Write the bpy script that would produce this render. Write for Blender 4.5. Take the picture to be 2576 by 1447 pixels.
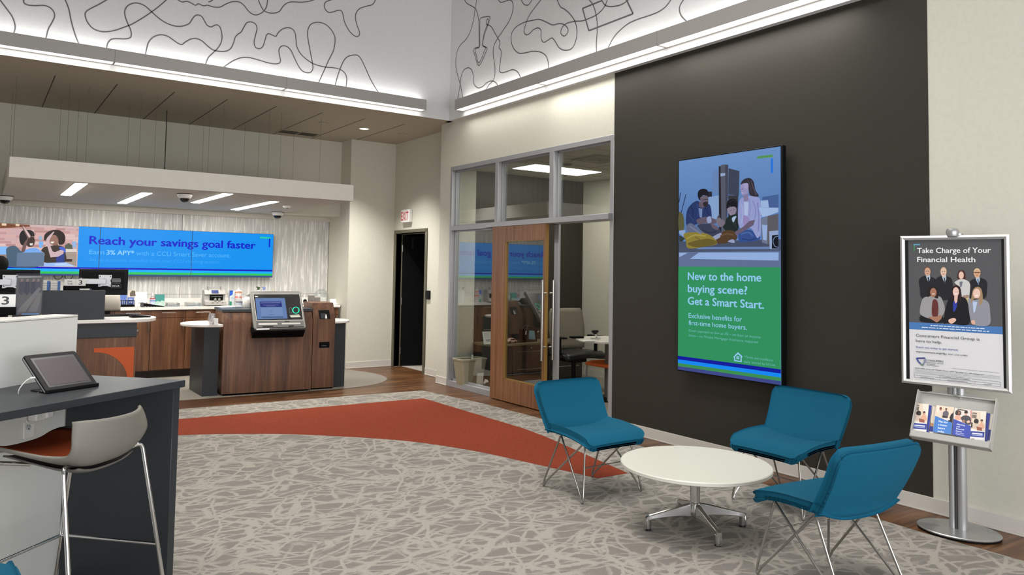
import bpy, bmesh, math, random
from mathutils import Vector, Matrix
PI = math.pi
sc = bpy.context.scene
COL = sc.collection
for o in list(bpy.data.objects):
    bpy.data.objects.remove(o, do_unlink=True)

# ------------------------------------------------------------------ camera
FPX, CYP, CAMH = 1905.8, 582.4, 1.56
YAW, PITCH, ROLL = math.radians(35.149), math.radians(3.010), math.radians(0.921)
FW = Vector((math.sin(YAW)*math.cos(PITCH), math.cos(YAW)*math.cos(PITCH), math.sin(PITCH)))
_r = Vector((math.cos(YAW), -math.sin(YAW), 0)); _u = _r.cross(FW)
RT = _r*math.cos(ROLL) + _u*math.sin(ROLL)
UP = -_r*math.sin(ROLL) + _u*math.cos(ROLL)
CAM = Vector((0, 0, CAMH))
cd = bpy.data.cameras.new('camera'); cam = bpy.data.objects.new('camera', cd); COL.objects.link(cam)
cam.matrix_world = Matrix(((RT.x, UP.x, -FW.x, CAM.x), (RT.y, UP.y, -FW.y, CAM.y), (RT.z, UP.z, -FW.z, CAM.z), (0, 0, 0, 1)))
cd.sensor_fit = 'HORIZONTAL'; cd.sensor_width = 36.0; cd.lens = FPX/2576*36.0
cd.shift_y = (CYP-723.5)/2576; cd.clip_start = .05; cd.clip_end = 100
sc.camera = cam

# ------------------------------------------------------------------ world, exposure, big lights
sc.view_settings.view_transform = 'Standard'; sc.view_settings.look = 'None'
sc.view_settings.gamma = 1.0; sc.view_settings.exposure = 0.0; sc.view_settings.use_curve_mapping = False
sc.cycles.use_denoising = True
sc.cycles.max_bounces = 8; sc.cycles.diffuse_bounces = 4; sc.cycles.glossy_bounces = 4
sc.cycles.transparent_max_bounces = 16; sc.cycles.transmission_bounces = 6
sc.cycles.sample_clamp_indirect = 4.0; sc.cycles.caustics_reflective = False; sc.cycles.caustics_refractive = False
w = bpy.data.worlds.new('daylight'); sc.world = w; w.use_nodes = True
w.node_tree.nodes['Background'].inputs[0].default_value = (0.80, 0.88, 1.0, 1)
w.node_tree.nodes['Background'].inputs[1].default_value = 0.30
LCOL = (1.0, .975, .93)
def area(name, loc, rot, sx, sy, power, col=LCOL, spread=180):
    l = bpy.data.lights.new(name, 'AREA'); l.shape = 'RECTANGLE'; l.size = sx; l.size_y = sy; l.energy = power; l.color = col; l.spread = math.radians(spread)
    o = bpy.data.objects.new(name, l); COL.objects.link(o); o.location = loc; o.rotation_euler = rot
    o.visible_glossy = True
    return o
def spot(name, loc, power, deg, blend=.6, rot=(0, 0, 0), col=LCOL, r=.05):
    l = bpy.data.lights.new(name, 'SPOT'); l.energy = power; l.spot_size = math.radians(deg); l.spot_blend = blend; l.color = col; l.shadow_soft_size = r
    o = bpy.data.objects.new(name, l); COL.objects.link(o); o.location = loc; o.rotation_euler = rot
    return o
area('added_ceiling_fill', (2.4, 4.2, 5.95), (0, 0, 0), 1.6, 5.0, 150, LCOL, 130)  # added overhead fill, this pair stands in for unseen ceiling lights
area('added_ceiling_fill', (-1.4, 4.2, 5.95), (0, 0, 0), 1.6, 5.0, 110, LCOL, 130)
area('unseen_daylight_fill', (-1.2, -3.0, 1.6), (math.radians(90), 0, math.radians(-50)), 3.4, 2.6, 240, (.95, .97, 1.0))  # added fill aimed at the right wall
area('unseen_daylight_fill', (3.0, -2.7, 1.5), (math.radians(90), 0, math.radians(-6)), 4.2, 2.6, 170, (.95, .97, 1.0))  # area light standing in for unseen windows behind the camera

# ------------------------------------------------------------------ pixel -> point on a real plane
def ray(u, v):
    return RT*((u-1288)/FPX) + UP*((CYP-v)/FPX) + FW
def at(u, v, ax, val):
    d = ray(u, v); i = 'xyz'.index(ax)
    return CAM + d*((val-CAM[i])/d[i])
def on(u, v, P, N):
    d = ray(u, v); P = Vector(P); N = Vector(N)
    return CAM + d*((P-CAM).dot(N)/d.dot(N))

# ------------------------------------------------------------------ materials
def lin(c):
    def f(x):
        x /= 255.0
        return x/12.92 if x <= .04045 else ((x+.055)/1.055)**2.4
    return (f(c[0]), f(c[1]), f(c[2]), 1)
def mat(name, rgb, rough=.6, metal=0.0, spec=.5, emit=0, coat=0):
    m = bpy.data.materials.get(name)
    if m: return m
    m = bpy.data.materials.new(name); m.use_nodes = True
    b = m.node_tree.nodes['Principled BSDF']
    b.inputs['Base Color'].default_value = lin(rgb); b.inputs['Roughness'].default_value = rough
    b.inputs['Metallic'].default_value = metal; b.inputs['Specular IOR Level'].default_value = spec
    if coat: b.inputs['Coat Weight'].default_value = coat; b.inputs['Coat Roughness'].default_value = .1
    if emit:
        b.inputs['Emission Color'].default_value = lin(rgb); b.inputs['Emission Strength'].default_value = emit
    m.diffuse_color = lin(rgb)
    return m
def nodes(m):
    nt = m.node_tree; return nt, nt.nodes['Principled BSDF'], nt.nodes.new, nt.links.new
def bump(m, scale, strength, dist=.002, detail=3):
    nt, b, N, L = nodes(m)
    tc = N('ShaderNodeTexCoord'); n = N('ShaderNodeTexNoise'); n.inputs['Scale'].default_value = scale; n.inputs['Detail'].default_value = detail
    bp = N('ShaderNodeBump'); bp.inputs['Strength'].default_value = strength; bp.inputs['Distance'].default_value = dist
    L(tc.outputs['Object'], n.inputs['Vector']); L(n.outputs['Fac'], bp.inputs['Height']); L(bp.outputs['Normal'], b.inputs['Normal'])
    return m
def ramp(N, stops):
    r = N('ShaderNodeValToRGB')
    e = r.color_ramp.elements
    while len(e) < len(stops): e.new(.5)
    for k, (p, c) in enumerate(stops): e[k].position = p; e[k].color = lin(c) if len(c) == 3 else c
    return r
def fine(name, rgb, var=.06, scale=60, rough=.8, bstr=.2, spec=.3, stretch=(1, 1, 1)):
    """paint / fabric: the colour with a slight procedural mottling and a fine bump"""
    m = mat(name, rgb, rough, spec=spec); nt, b, N, L = nodes(m)
    tc = N('ShaderNodeTexCoord'); mp = N('ShaderNodeMapping'); mp.inputs['Scale'].default_value = stretch
    n = N('ShaderNodeTexNoise'); n.inputs['Scale'].default_value = scale; n.inputs['Detail'].default_value = 4
    lo = tuple(max(0, c*(1-var)) for c in rgb); hi = tuple(min(255, c*(1+var)) for c in rgb)
    r = ramp(N, [(.3, lo), (.7, hi)])
    bp = N('ShaderNodeBump'); bp.inputs['Strength'].default_value = bstr; bp.inputs['Distance'].default_value = .001
    L(tc.outputs['Object'], mp.inputs['Vector']); L(mp.outputs['Vector'], n.inputs['Vector']); L(n.outputs['Fac'], r.inputs['Fac'])
    L(r.outputs['Color'], b.inputs['Base Color']); L(n.outputs['Fac'], bp.inputs['Height']); L(bp.outputs['Normal'], b.inputs['Normal'])
    return m
def wood(name, dark, midc, light, stretch=(14, 14, .9), rough=.42, spec=.4):
    m = mat(name, midc, rough, spec=spec); nt, b, N, L = nodes(m)
    tc = N('ShaderNodeTexCoord'); mp = N('ShaderNodeMapping'); mp.inputs['Scale'].default_value = stretch
    n1 = N('ShaderNodeTexNoise'); n1.inputs['Scale'].default_value = 1.0; n1.inputs['Detail'].default_value = 7; n1.inputs['Roughness'].default_value = .62; n1.inputs['Distortion'].default_value = .35
    r = ramp(N, [(.30, dark), (.5, midc), (.72, light)])
    mp2 = N('ShaderNodeMapping'); mp2.inputs['Scale'].default_value = tuple(s*9 if s > 3 else s*2 for s in stretch)
    n2 = N('ShaderNodeTexNoise'); n2.inputs['Scale'].default_value = 1.0; n2.inputs['Detail'].default_value = 3
    r2 = ramp(N, [(.35, (150, 150, 150)), (.65, (255, 255, 255))])
    mx = N('ShaderNodeMix'); mx.data_type = 'RGBA'; mx.blend_type = 'MULTIPLY'; mx.inputs[0].default_value = .45
    L(tc.outputs['Object'], mp.inputs['Vector']); L(tc.outputs['Object'], mp2.inputs['Vector'])
    L(mp.outputs['Vector'], n1.inputs['Vector']); L(mp2.outputs['Vector'], n2.inputs['Vector'])
    L(n1.outputs['Fac'], r.inputs['Fac']); L(n2.outputs['Fac'], r2.inputs['Fac'])
    L(r.outputs['Color'], mx.inputs[6]); L(r2.outputs['Color'], mx.inputs[7]); L(mx.outputs[2], b.inputs['Base Color'])
    return m
def emis(name, rgb, strength=1.0):
    m = bpy.data.materials.get(name)
    if m: return m
    m = bpy.data.materials.new(name); m.use_nodes = True; nt = m.node_tree; nt.nodes.clear()
    e = nt.nodes.new('ShaderNodeEmission'); o = nt.nodes.new('ShaderNodeOutputMaterial')
    e.inputs[0].default_value = lin(rgb); e.inputs[1].default_value = strength; nt.links.new(e.outputs[0], o.inputs[0])
    m.diffuse_color = lin(rgb)
    return m
def screen_em(rgb, k=1.0):
    """a lit screen colour under a slightly glossy face"""
    name = 'screen_%d_%d_%d_%d' % (rgb[0], rgb[1], rgb[2], int(k*100))
    m = bpy.data.materials.get(name)
    if m: return m
    m = mat(name, (2, 2, 2), .3, spec=.14)
    b = m.node_tree.nodes['Principled BSDF']
    b.inputs['Emission Color'].default_value = lin(rgb); b.inputs['Emission Strength'].default_value = k
    return m
def ink(rgb, rough=.35):
    return mat('print_%d_%d_%d' % tuple(rgb), rgb, rough, spec=.4)
def glass_mat(name, tint=(1, 1, 1), boost=1.0, rough=0.0):
    m = bpy.data.materials.new(name); m.use_nodes = True; nt = m.node_tree; nt.nodes.clear()
    N, L = nt.nodes.new, nt.links.new
    o = N('ShaderNodeOutputMaterial'); mx = N('ShaderNodeMixShader'); t = N('ShaderNodeBsdfTransparent'); g = N('ShaderNodeBsdfGlossy')
    f = N('ShaderNodeFresnel'); f.inputs[0].default_value = 1.5; mu = N('ShaderNodeMath'); mu.operation = 'MULTIPLY'; mu.use_clamp = True; mu.inputs[1].default_value = boost
    t.inputs[0].default_value = (*tint, 1); g.inputs['Roughness'].default_value = rough
    ge = N('ShaderNodeNewGeometry'); io = N('ShaderNodeMapRange'); io.inputs['To Min'].default_value = 1.5; io.inputs['To Max'].default_value = 1/1.5; L(ge.outputs['Backfacing'], io.inputs['Value']); L(io.outputs['Result'], f.inputs[0])
    L(f.outputs[0], mu.inputs[0]); L(mu.outputs[0], mx.inputs[0]); L(t.outputs[0], mx.inputs[1]); L(g.outputs[0], mx.inputs[2]); L(mx.outputs[0], o.inputs[0])
    return m

def milky(name, rgb, alpha, rough=.15):
    m = mat(name, rgb, rough, spec=.6); m.node_tree.nodes['Principled BSDF'].inputs['Alpha'].default_value = alpha
    return m

# ------------------------------------------------------------------ mesh building
class MB:
    def __init__(s): s.v = []; s.f = []; s.mi = []; s.mats = []; s.cur = 0; s.sm = []
    def use(s, m):
        if m not in s.mats: s.mats.append(m)
        s.cur = s.mats.index(m); return s
    def add(s, vs, fs, smooth=False):
        n = len(s.v); s.v += [Vector(p) for p in vs]
        for f in fs: s.f.append([n+i for i in f]); s.mi.append(s.cur); s.sm.append(smooth)
        return s
    def box(s, x0, x1, y0, y1, z0, z1):
        if x0 > x1: x0, x1 = x1, x0
        if y0 > y1: y0, y1 = y1, y0
        if z0 > z1: z0, z1 = z1, z0
        return s.add([(x0, y0, z0), (x1, y0, z0), (x1, y1, z0), (x0, y1, z0), (x0, y0, z1), (x1, y0, z1), (x1, y1, z1), (x0, y1, z1)],
                     [(0, 3, 2, 1), (4, 5, 6, 7), (0, 1, 5, 4), (1, 2, 6, 5), (2, 3, 7, 6), (3, 0, 4, 7)])
    def frame_box(s, o, ax, ay, az):
        o, ax, ay, az = map(Vector, (o, ax, ay, az))
        if ax.cross(ay).dot(az) < 0: o = o+az; az = -az
        v = [o, o+ax, o+ax+ay, o+ay]; v += [p+az for p in v]
        return s.add(v, [(0, 3, 2, 1), (4, 5, 6, 7), (0, 1, 5, 4), (1, 2, 6, 5), (2, 3, 7, 6), (3, 0, 4, 7)])
    def extr(s, poly, vec):
        poly = [Vector(p) for p in poly]; vec = Vector(vec); n = len(poly)
        nrm = sum(((poly[i]-poly[0]).cross(poly[(i+1) % n]-poly[0]) for i in range(1, n-1)), Vector())
        if nrm.dot(vec) < 0: poly = poly[::-1]
        v = poly + [p+vec for p in poly]
        return s.add(v, [tuple(range(n))[::-1], tuple(range(n, 2*n))] + [(i, (i+1) % n, n+(i+1) % n, n+i) for i in range(n)])
    def prism(s, poly, z0, z1):
        return s.extr([(p[0], p[1], z0) for p in poly], (0, 0, z1-z0))
    def quad(s, *pts): return s.add(pts, [tuple(range(len(pts)))])
    def cyl(s, p0, p1, r0, r1=None, n=16, cap=True):
        p0, p1 = Vector(p0), Vector(p1); r1 = r0 if r1 is None else r1
        d = (p1-p0).normalized(); a = d.orthogonal().normalized(); b = d.cross(a)
        v = []
        for p, r in ((p0, r0), (p1, r1)): v += [p + (a*math.cos(2*PI*k/n)+b*math.sin(2*PI*k/n))*r for k in range(n)]
        s.add(v, [(k, (k+1) % n, n+(k+1) % n, n+k) for k in range(n)], True)
        if cap: s.add(v[:n], [tuple(range(n))[::-1]]); s.add(v[n:], [tuple(range(n))])
        return s
    def tube(s, pts, r, n=8, closed=False, cap=True):
        P = [Vector(p) for p in pts]; m = len(P); rings = []; prev = None
        for i in range(m):
            if closed: t = P[(i+1) % m]-P[i-1]
            else: t = P[min(i+1, m-1)]-P[max(i-1, 0)]
            t.normalize()
            a = (prev - t*prev.dot(t)) if prev is not None else t.orthogonal()
            if a.length < 1e-6: a = t.orthogonal()
            a.normalize(); prev = a; b = t.cross(a)
            rings.append([P[i]+(a*math.cos(2*PI*k/n)+b*math.sin(2*PI*k/n))*r for k in range(n)])
        v = [p for rg in rings for p in rg]; fs = []
        for i in range(m if closed else m-1):
            j = (i+1) % m
            fs += [(i*n+k, i*n+(k+1) % n, j*n+(k+1) % n, j*n+k) for k in range(n)]
        s.add(v, fs, True)
        if cap and not closed: s.add(rings[0], [tuple(range(n))[::-1]]); s.add(rings[-1], [tuple(range(n))])
        return s
    def lathe(s, prof, c=(0, 0, 0), n=32, ax=None, ex=1.0, ey=1.0):
        """profile [(r,z)] turned about the vertical through c (or the axis ax)"""
        c = Vector(c); Z = Vector(ax or (0, 0, 1)).normalized()
        X = Vector((1, 0, 0)) if ax is None else Z.orthogonal().normalized(); Y = Z.cross(X)
        v = []; fs = []
        for (r, z) in prof: v += [c + X*(r*ex*math.cos(2*PI*k/n)) + Y*(r*ey*math.sin(2*PI*k/n)) + Z*z for k in range(n)]
        for i in range(len(prof)-1): fs += [(i*n+k, i*n+(k+1) % n, (i+1)*n+(k+1) % n, (i+1)*n+k) for k in range(n)]
        s.add(v, fs, True)
        if prof[0][0] > 1e-5: s.add(v[:n], [tuple(range(n))[::-1]])
        if prof[-1][0] > 1e-5: s.add(v[-n:], [tuple(range(n))])
        return s
    def grid(s, fn, nu, nv, smooth=True):
        v = [fn(i/(nu-1), j/(nv-1)) for i in range(nu) for j in range(nv)]
        return s.add(v, [(i*nv+j, (i+1)*nv+j, (i+1)*nv+j+1, i*nv+j+1) for i in range(nu-1) for j in range(nv-1)], smooth)

def obj(name, mb, m=None, parent=None, world=False, bevel=0, seg=2, sub=0, solid=0, solid_off=-1, smooth=None, weld=False):
    me = bpy.data.meshes.new(name)
    vs = mb.v
    if parent is not None and world:
        inv = (parent.matrix_basis).inverted(); p = parent.parent
        while p is not None: inv = inv @ p.matrix_basis.inverted(); p = p.parent
        vs = [inv @ q for q in vs]
    me.from_pydata([tuple(q) for q in vs], [], mb.f)
    if mb.mats:
        for mm in mb.mats: me.materials.append(mm)
        me.polygons.foreach_set('material_index', mb.mi)
    elif m: me.materials.append(m)
    me.polygons.foreach_set('use_smooth', mb.sm if smooth is None else [smooth]*len(mb.f))
    me.update(); me.set_sharp_from_angle(angle=math.radians(42))
    if weld or sub:
        bm = bmesh.new(); bm.from_mesh(me); bmesh.ops.remove_doubles(bm, verts=bm.verts, dist=1e-5); bm.to_mesh(me); bm.free(); me.set_sharp_from_angle(angle=math.radians(42))
    o = bpy.data.objects.new(name, me); COL.objects.link(o)
    if parent is not None: o.parent = parent
    if solid:
        md = o.modifiers.new('thickness', 'SOLIDIFY'); md.thickness = solid; md.offset = solid_off
    if bevel:
        md = o.modifiers.new('edges', 'BEVEL'); md.width = bevel; md.segments = seg; md.limit_method = 'ANGLE'; md.angle_limit = math.radians(40)
        md.use_clamp_overlap = True
    if sub:
        md = o.modifiers.new('smooth', 'SUBSURF'); md.levels = sub; md.render_levels = sub
    return o
def thing(name, label, cat, loc=(0, 0, 0), rotz=0, group=None):
    o = bpy.data.objects.new(name, None); COL.objects.link(o); o.empty_display_size = .1
    o.location = loc; o.rotation_euler = (0, 0, rotz)
    o.matrix_basis = Matrix.Translation(Vector(loc)) @ Matrix.Rotation(rotz, 4, 'Z')
    return tag(o, label, cat, group)
def tag(o, label, cat, group=None):
    o['label'] = label; o['category'] = cat
    if group: o['group'] = group
    return o
def struct(name, mb, m=None, parent=None, **k):
    o = obj(name, mb, m, parent, **k)
    if parent is None: o['kind'] = 'structure'
    return o
def copy_tree(o, parent=None):
    c = o.copy(); COL.objects.link(c); c.parent = parent
    for ch in list(o.children): copy_tree(ch, c)
    return c
def place(o, loc, rotz):
    o.location = loc; o.rotation_euler = (0, 0, rotz); return o

# ------------------------------------------------------------------ flat printed / displayed artwork on a real flat face
def catmull(pts, closed=True, n=6):
    P = [Vector(p) for p in pts]; m = len(P); out = []
    rng = range(m) if closed else range(m-1)
    for i in rng:
        if closed: a, b, c, d = P[i-1], P[i], P[(i+1) % m], P[(i+2) % m]
        else: a, b, c, d = P[max(i-1, 0)], P[i], P[i+1], P[min(i+2, m-1)]
        for k in range(n):
            t = k/n
            out.append(.5*((2*b)+(c-a)*t+(2*a-5*b+4*c-d)*t*t+(3*b-a-3*c+d)*t**3))
    if not closed: out.append(P[-1])
    return out
_txt = {}
def text_faces(s, bold=0.0, shear=0.0):
    key = (s, bold, shear)
    if key in _txt: return _txt[key]
    cu = bpy.data.curves.new('t', 'FONT'); cu.body = s; cu.size = 1; cu.offset = bold; cu.shear = shear; cu.resolution_u = 3; cu.fill_mode = 'FRONT'
    o = bpy.data.objects.new('t', cu); COL.objects.link(o)
    bpy.context.view_layer.update()
    dg = bpy.context.evaluated_depsgraph_get(); me = bpy.data.meshes.new_from_object(o.evaluated_get(dg))
    vs = [(q.co.x, q.co.y) for q in me.vertices]; fs = [tuple(p.vertices) for p in me.polygons]
    bpy.data.objects.remove(o, do_unlink=True); bpy.data.curves.remove(cu); bpy.data.meshes.remove(me)
    xs = [p[0] for p in vs] or [0, 1]
    _txt[key] = (vs, fs, min(xs), max(xs)); return _txt[key]
class Art(MB):
    """pieces of flat colour on the face through O with right R and up U (N points at the viewer)"""
    def __init__(s, O, R, U, fn, step=.0004):
        super().__init__(); s.O = Vector(O); s.R = Vector(R).normalized(); s.U = Vector(U).normalized(); s.N = s.R.cross(s.U); s.fn = fn; s.step = step; s.layer = 1
        s.pm = None
    def px(s, u, v):
        q = on(u, v, s.O, s.N)-s.O; return (q.dot(s.R), q.dot(s.U))
    def crop(s, x0, y0, k): s.pm = lambda x, y: s.px(x0+x/k, y0+y/k); return s
    def P(s, a, b): return s.O + s.R*a + s.U*b + s.N*(s.layer*s.step)
    def poly(s, pts, c, px=True, smooth=False):
        if px: pts = [s.pm(*p) for p in pts]
        if smooth: pts = [tuple(q)[:2] for q in catmull([(p[0], p[1], 0) for p in pts])]
        s.use(s.fn(c)); a = sum(pts[i-1][0]*pts[i][1]-pts[i][0]*pts[i-1][1] for i in range(len(pts)))
        if a < 0: pts = pts[::-1]
        s.add([s.P(*p) for p in pts], [tuple(range(len(pts)))]); s.layer += .12; return s
    def blob(s, pts, c): return s.poly(pts, c, smooth=True)
    def ell(s, cx, cy, rx, ry, c, n=20):
        return s.poly([(cx+rx*math.cos(2*PI*k/n), cy+ry*math.sin(2*PI*k/n)) for k in range(n)], c)
    def rect(s, a0, b0, a1, b1, c): return s.poly([(a0, b0), (a1, b0), (a1, b1), (a0, b1)], c, px=False)
    def line(s, pts, wd, c, px=True, closed=False, smooth=False):
        if px: pts = [s.pm(*p) for p in pts]
        if smooth: pts = [tuple(q)[:2] for q in catmull([(p[0], p[1], 0) for p in pts], closed)]
        V = [Vector(p) for p in pts]; m = len(V); L = []; Rr = []
        for i in range(m):
            t = (V[(i+1) % m]-V[i-1]) if closed else (V[min(i+1, m-1)]-V[max(i-1, 0)])
            if t.length < 1e-9: t = Vector((1, 0))
            t.normalize(); nn = Vector((-t.y, t.x))*wd/2; L.append(V[i]+nn); Rr.append(V[i]-nn)
        s.use(s.fn(c)); v = [s.P(*p) for p in Rr]+[s.P(*p) for p in L]
        s.add(v, [(i, (i+1) % m, m+(i+1) % m, m+i) for i in range(m if closed else m-1)]); s.layer += .12; return s
    def text(s, body, a, b, c, h, width=None, bold=0.0, shear=0.0, center=False):
        """baseline starts at (a,b); cap height h; squeezed to width"""
        vs, fs, x0, x1 = text_faces(body, 0.0, shear)
        sy = h/.70; sx = sy if width is None else width/(x1-x0)
        if center: a -= (x1-x0)*sx/2
        s.use(s.fn(c))
        for dx, dy in ([(0, 0)] if bold <= 0 else [(-bold, 0), (bold, 0), (0, bold*.6), (0, -bold*.6)]):
            s.add([s.P(a+(x+dx-x0)*sx, b+(y+dy)*sy) for x, y in vs], fs); s.layer += .03
        s.layer += .1; return s
    def textpx(s, body, p0, p1, ptop, c, bold=0.0, shear=0.0):
        a, b = s.pm(*p0); a1, b1 = s.pm(*p1); _, bt = s.pm(*ptop)
        return s.text(body, a, b, c, bt-b, a1-a, bold, shear)
# ================================================================== materials of the place
M_cream = fine('cream_wall_paint', (205, 202, 188), .012, 30, .75, .015)
M_white = fine('white_drywall_paint', (214, 214, 214), .01, 30, .8, .05)
M_dark = fine('charcoal_wall_paint', (50, 47, 41), .02, 40, .55, .06, spec=.3)
M_ceil = fine('ceiling_paint', (176, 166, 150), .015, 20, .85, .05)
M_can = fine('canopy_paint', (200, 195, 186), .01, 20, .8, .05)
M_base = mat('baseboard_vinyl', (205, 200, 192), .4)
M_line = mat('wall_line_paint', (98, 97, 97), .7)
M_alu = mat('satin_aluminium', (176, 176, 178), .38, .75)
M_frame = mat('anodised_frame', (168, 168, 170), .42, .35)
M_chrome = mat('chrome', (215, 215, 215), .10, 1.0)
M_brush = mat('brushed_steel', (168, 165, 160), .30, 1.0)
M_black = mat('black_plastic', (9, 9, 10), .5, spec=.2)
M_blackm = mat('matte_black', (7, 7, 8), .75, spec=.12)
M_grey = mat('mid_grey_plastic', (128, 126, 122), .45)
M_fix = mat('light_housing_grey', (158, 154, 150), .5)
M_whitep = mat('white_plastic', (228, 226, 222), .4)
M_top = mat('white_solid_surface', (232, 228, 222), .3, coat=.2)
M_char = fine('charcoal_laminate', (45, 49, 53), .04, 90, .42, .03, spec=.38)
M_oran = mat('orange_laminate', (196, 84, 22), .5)
M_wal = wood('walnut_laminate', (72, 43, 26), (104, 67, 42), (132, 92, 62))
M_walx = wood('walnut_laminate_lighter', (88, 57, 38), (118, 81, 55), (142, 105, 76))
M_door = wood('door_veneer', (112, 74, 50), (142, 98, 66), (160, 118, 84), (40, 40, 1.0))
M_doore = wood('door_edge', (122, 90, 40), (146, 112, 54), (160, 126, 66), (30, 30, 1.2))
M_glass = glass_mat('office_glass', (.93, .95, .94), 2.5)
M_clear = glass_mat('clear_glass', (.93, .95, .96), 2.0)
M_milk = milky('milky_plastic', (232, 230, 234), .30)
M_lamp = emis('lamp_lens', (255, 251, 243), 3.2)
M_lampup = emis('lamp_uplens', (255, 252, 248), 5.5)
M_bar = emis('bar_lens', (255, 250, 240), 50.0)
M_trof = emis('troffer_lens', (255, 252, 238), 14.0)

def wood_floor():
    m = mat('floor_planks', (92, 66, 44), .34, spec=.32); nt, b, N, L = nodes(m)
    tc = N('ShaderNodeTexCoord'); br = N('ShaderNodeTexBrick')
    br.inputs['Color1'].default_value = lin((60, 60, 60)); br.inputs['Color2'].default_value = lin((190, 190, 190)); br.inputs['Mortar'].default_value = lin((0, 0, 0))
    br.inputs['Scale'].default_value = 1.0; br.inputs['Mortar Size'].default_value = .0016; br.inputs['Brick Width'].default_value = 1.2; br.inputs['Row Height'].default_value = .15
    mp = N('ShaderNodeMapping'); mp.inputs['Scale'].default_value = (1.6, 17, 1); n = N('ShaderNodeTexNoise'); n.inputs['Scale'].default_value = 1.0; n.inputs['Detail'].default_value = 8; n.inputs['Distortion'].default_value = .9
    ad = N('ShaderNodeMath'); ad.operation = 'MULTIPLY_ADD'; ad.inputs[1].default_value = .28
    r = ramp(N, [(.32, (48, 29, 16)), (.55, (84, 54, 32)), (.78, (118, 82, 52))])
    L(tc.outputs['Object'], br.inputs['Vector']); L(tc.outputs['Object'], mp.inputs['Vector']); L(mp.outputs['Vector'], n.inputs['Vector'])
    L(br.outputs['Color'], ad.inputs[0]); L(n.outputs['Fac'], ad.inputs[2]); L(ad.outputs[0], r.inputs['Fac']); L(r.outputs['Color'], b.inputs['Base Color'])
    bp = N('ShaderNodeBump'); bp.inputs['Strength'].default_value = .15; bp.inputs['Distance'].default_value = .002
    L(n.outputs['Fac'], bp.inputs['Height']); L(bp.outputs['Normal'], b.inputs['Normal'])
    return m
def carpet_mat():
    """grey carpet with pale scribbled strokes crossing at many angles"""
    m = mat('scribble_carpet', (140, 134, 125), .95, spec=.1); nt, b, N, L = nodes(m)
    tc = N('ShaderNodeTexCoord')
    wn = N('ShaderNodeTexNoise'); wn.inputs['Scale'].default_value = 1.6; wn.inputs['Detail'].default_value = 2
    sub = N('ShaderNodeVectorMath'); sub.operation = 'SUBTRACT'; sub.inputs[1].default_value = (.5, .5, .5)
    scl = N('ShaderNodeVectorMath'); scl.operation = 'SCALE'; scl.inputs['Scale'].default_value = .34
    add = N('ShaderNodeVectorMath'); add.operation = 'ADD'
    L(tc.outputs['Object'], wn.inputs['Vector']); L(wn.outputs['Color'], sub.inputs[0]); L(sub.outputs[0], scl.inputs[0]); L(tc.outputs['Object'], add.inputs[0]); L(scl.outputs[0], add.inputs[1])
    fr = N('ShaderNodeTexNoise'); fr.inputs['Scale'].default_value = 34; fr.inputs['Detail'].default_value = 3
    L(tc.outputs['Object'], fr.inputs['Vector'])
    last = None
    for (rot, sc_, st, wdt) in ((10, 6.0, 2.5, .07), (-26, 6.2, 2.9, .055), (46, 6.0, 3.2, .05), (-62, 5.2, 2.6, .05), (22, 10, 3.2, .045), (-10, 4.0, 4.4, .03)):
        mr = N('ShaderNodeMapping'); mr.inputs['Rotation'].default_value = (0, 0, math.radians(rot))
        ms = N('ShaderNodeMapping'); ms.inputs['Scale'].default_value = (sc_/st, sc_, 1); ms.inputs['Location'].default_value = (rot*.37, rot*.11, 0)
        vo = N('ShaderNodeTexVoronoi'); vo.voronoi_dimensions = '2D'; vo.feature = 'DISTANCE_TO_EDGE'; vo.inputs['Scale'].default_value = 1.0; vo.inputs['Randomness'].default_value = 1.0
        L(add.outputs[0], mr.inputs['Vector']); L(mr.outputs['Vector'], ms.inputs['Vector']); L(ms.outputs['Vector'], vo.inputs['Vector'])
        e = N('ShaderNodeMath'); e.operation = 'MULTIPLY_ADD'; e.inputs[1].default_value = .10; L(fr.outputs['Fac'], e.inputs[0]); L(vo.outputs['Distance'], e.inputs[2])
        r = N('ShaderNodeMapRange'); r.inputs['From Min'].default_value = wdt+.066; r.inputs['From Max'].default_value = wdt+.030; L(e.outputs[0], r.inputs['Value'])
        # strokes fade in and out along their length
        fd = N('ShaderNodeTexNoise'); fd.inputs['Scale'].default_value = .9; fd.inputs['Detail'].default_value = 1; L(ms.outputs['Vector'], fd.inputs['Vector'])
        fm = N('ShaderNodeMapRange'); fm.inputs['From Min'].default_value = .40; fm.inputs['From Max'].default_value = .50; L(fd.outputs['Fac'], fm.inputs['Value'])
        mu = N('ShaderNodeMath'); mu.operation = 'MULTIPLY'; L(r.outputs['Result'], mu.inputs[0]); L(fm.outputs['Result'], mu.inputs[1])
        if last is None: last = mu
        else:
            mxm = N('ShaderNodeMath'); mxm.operation = 'MAXIMUM'; L(last.outputs[0], mxm.inputs[0]); L(mu.outputs[0], mxm.inputs[1]); last = mxm
    fi = N('ShaderNodeTexNoise'); fi.inputs['Scale'].default_value = 260; fi.inputs['Detail'].default_value = 2; L(tc.outputs['Object'], fi.inputs['Vector'])
    mx = N('ShaderNodeMix'); mx.data_type = 'RGBA'; mx.inputs[6].default_value = lin((133, 128, 122)); mx.inputs[7].default_value = lin((167, 161, 152)); L(last.outputs[0], mx.inputs[0])
    rr = ramp(N, [(.25, (196, 196, 196)), (.75, (255, 255, 255))]); L(fi.outputs['Fac'], rr.inputs['Fac'])
    m2 = N('ShaderNodeMix'); m2.data_type = 'RGBA'; m2.blend_type = 'MULTIPLY'; m2.inputs[0].default_value = .8; L(mx.outputs[2], m2.inputs[6]); L(rr.outputs['Color'], m2.inputs[7])
    L(m2.outputs[2], b.inputs['Base Color'])
    return m
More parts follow.
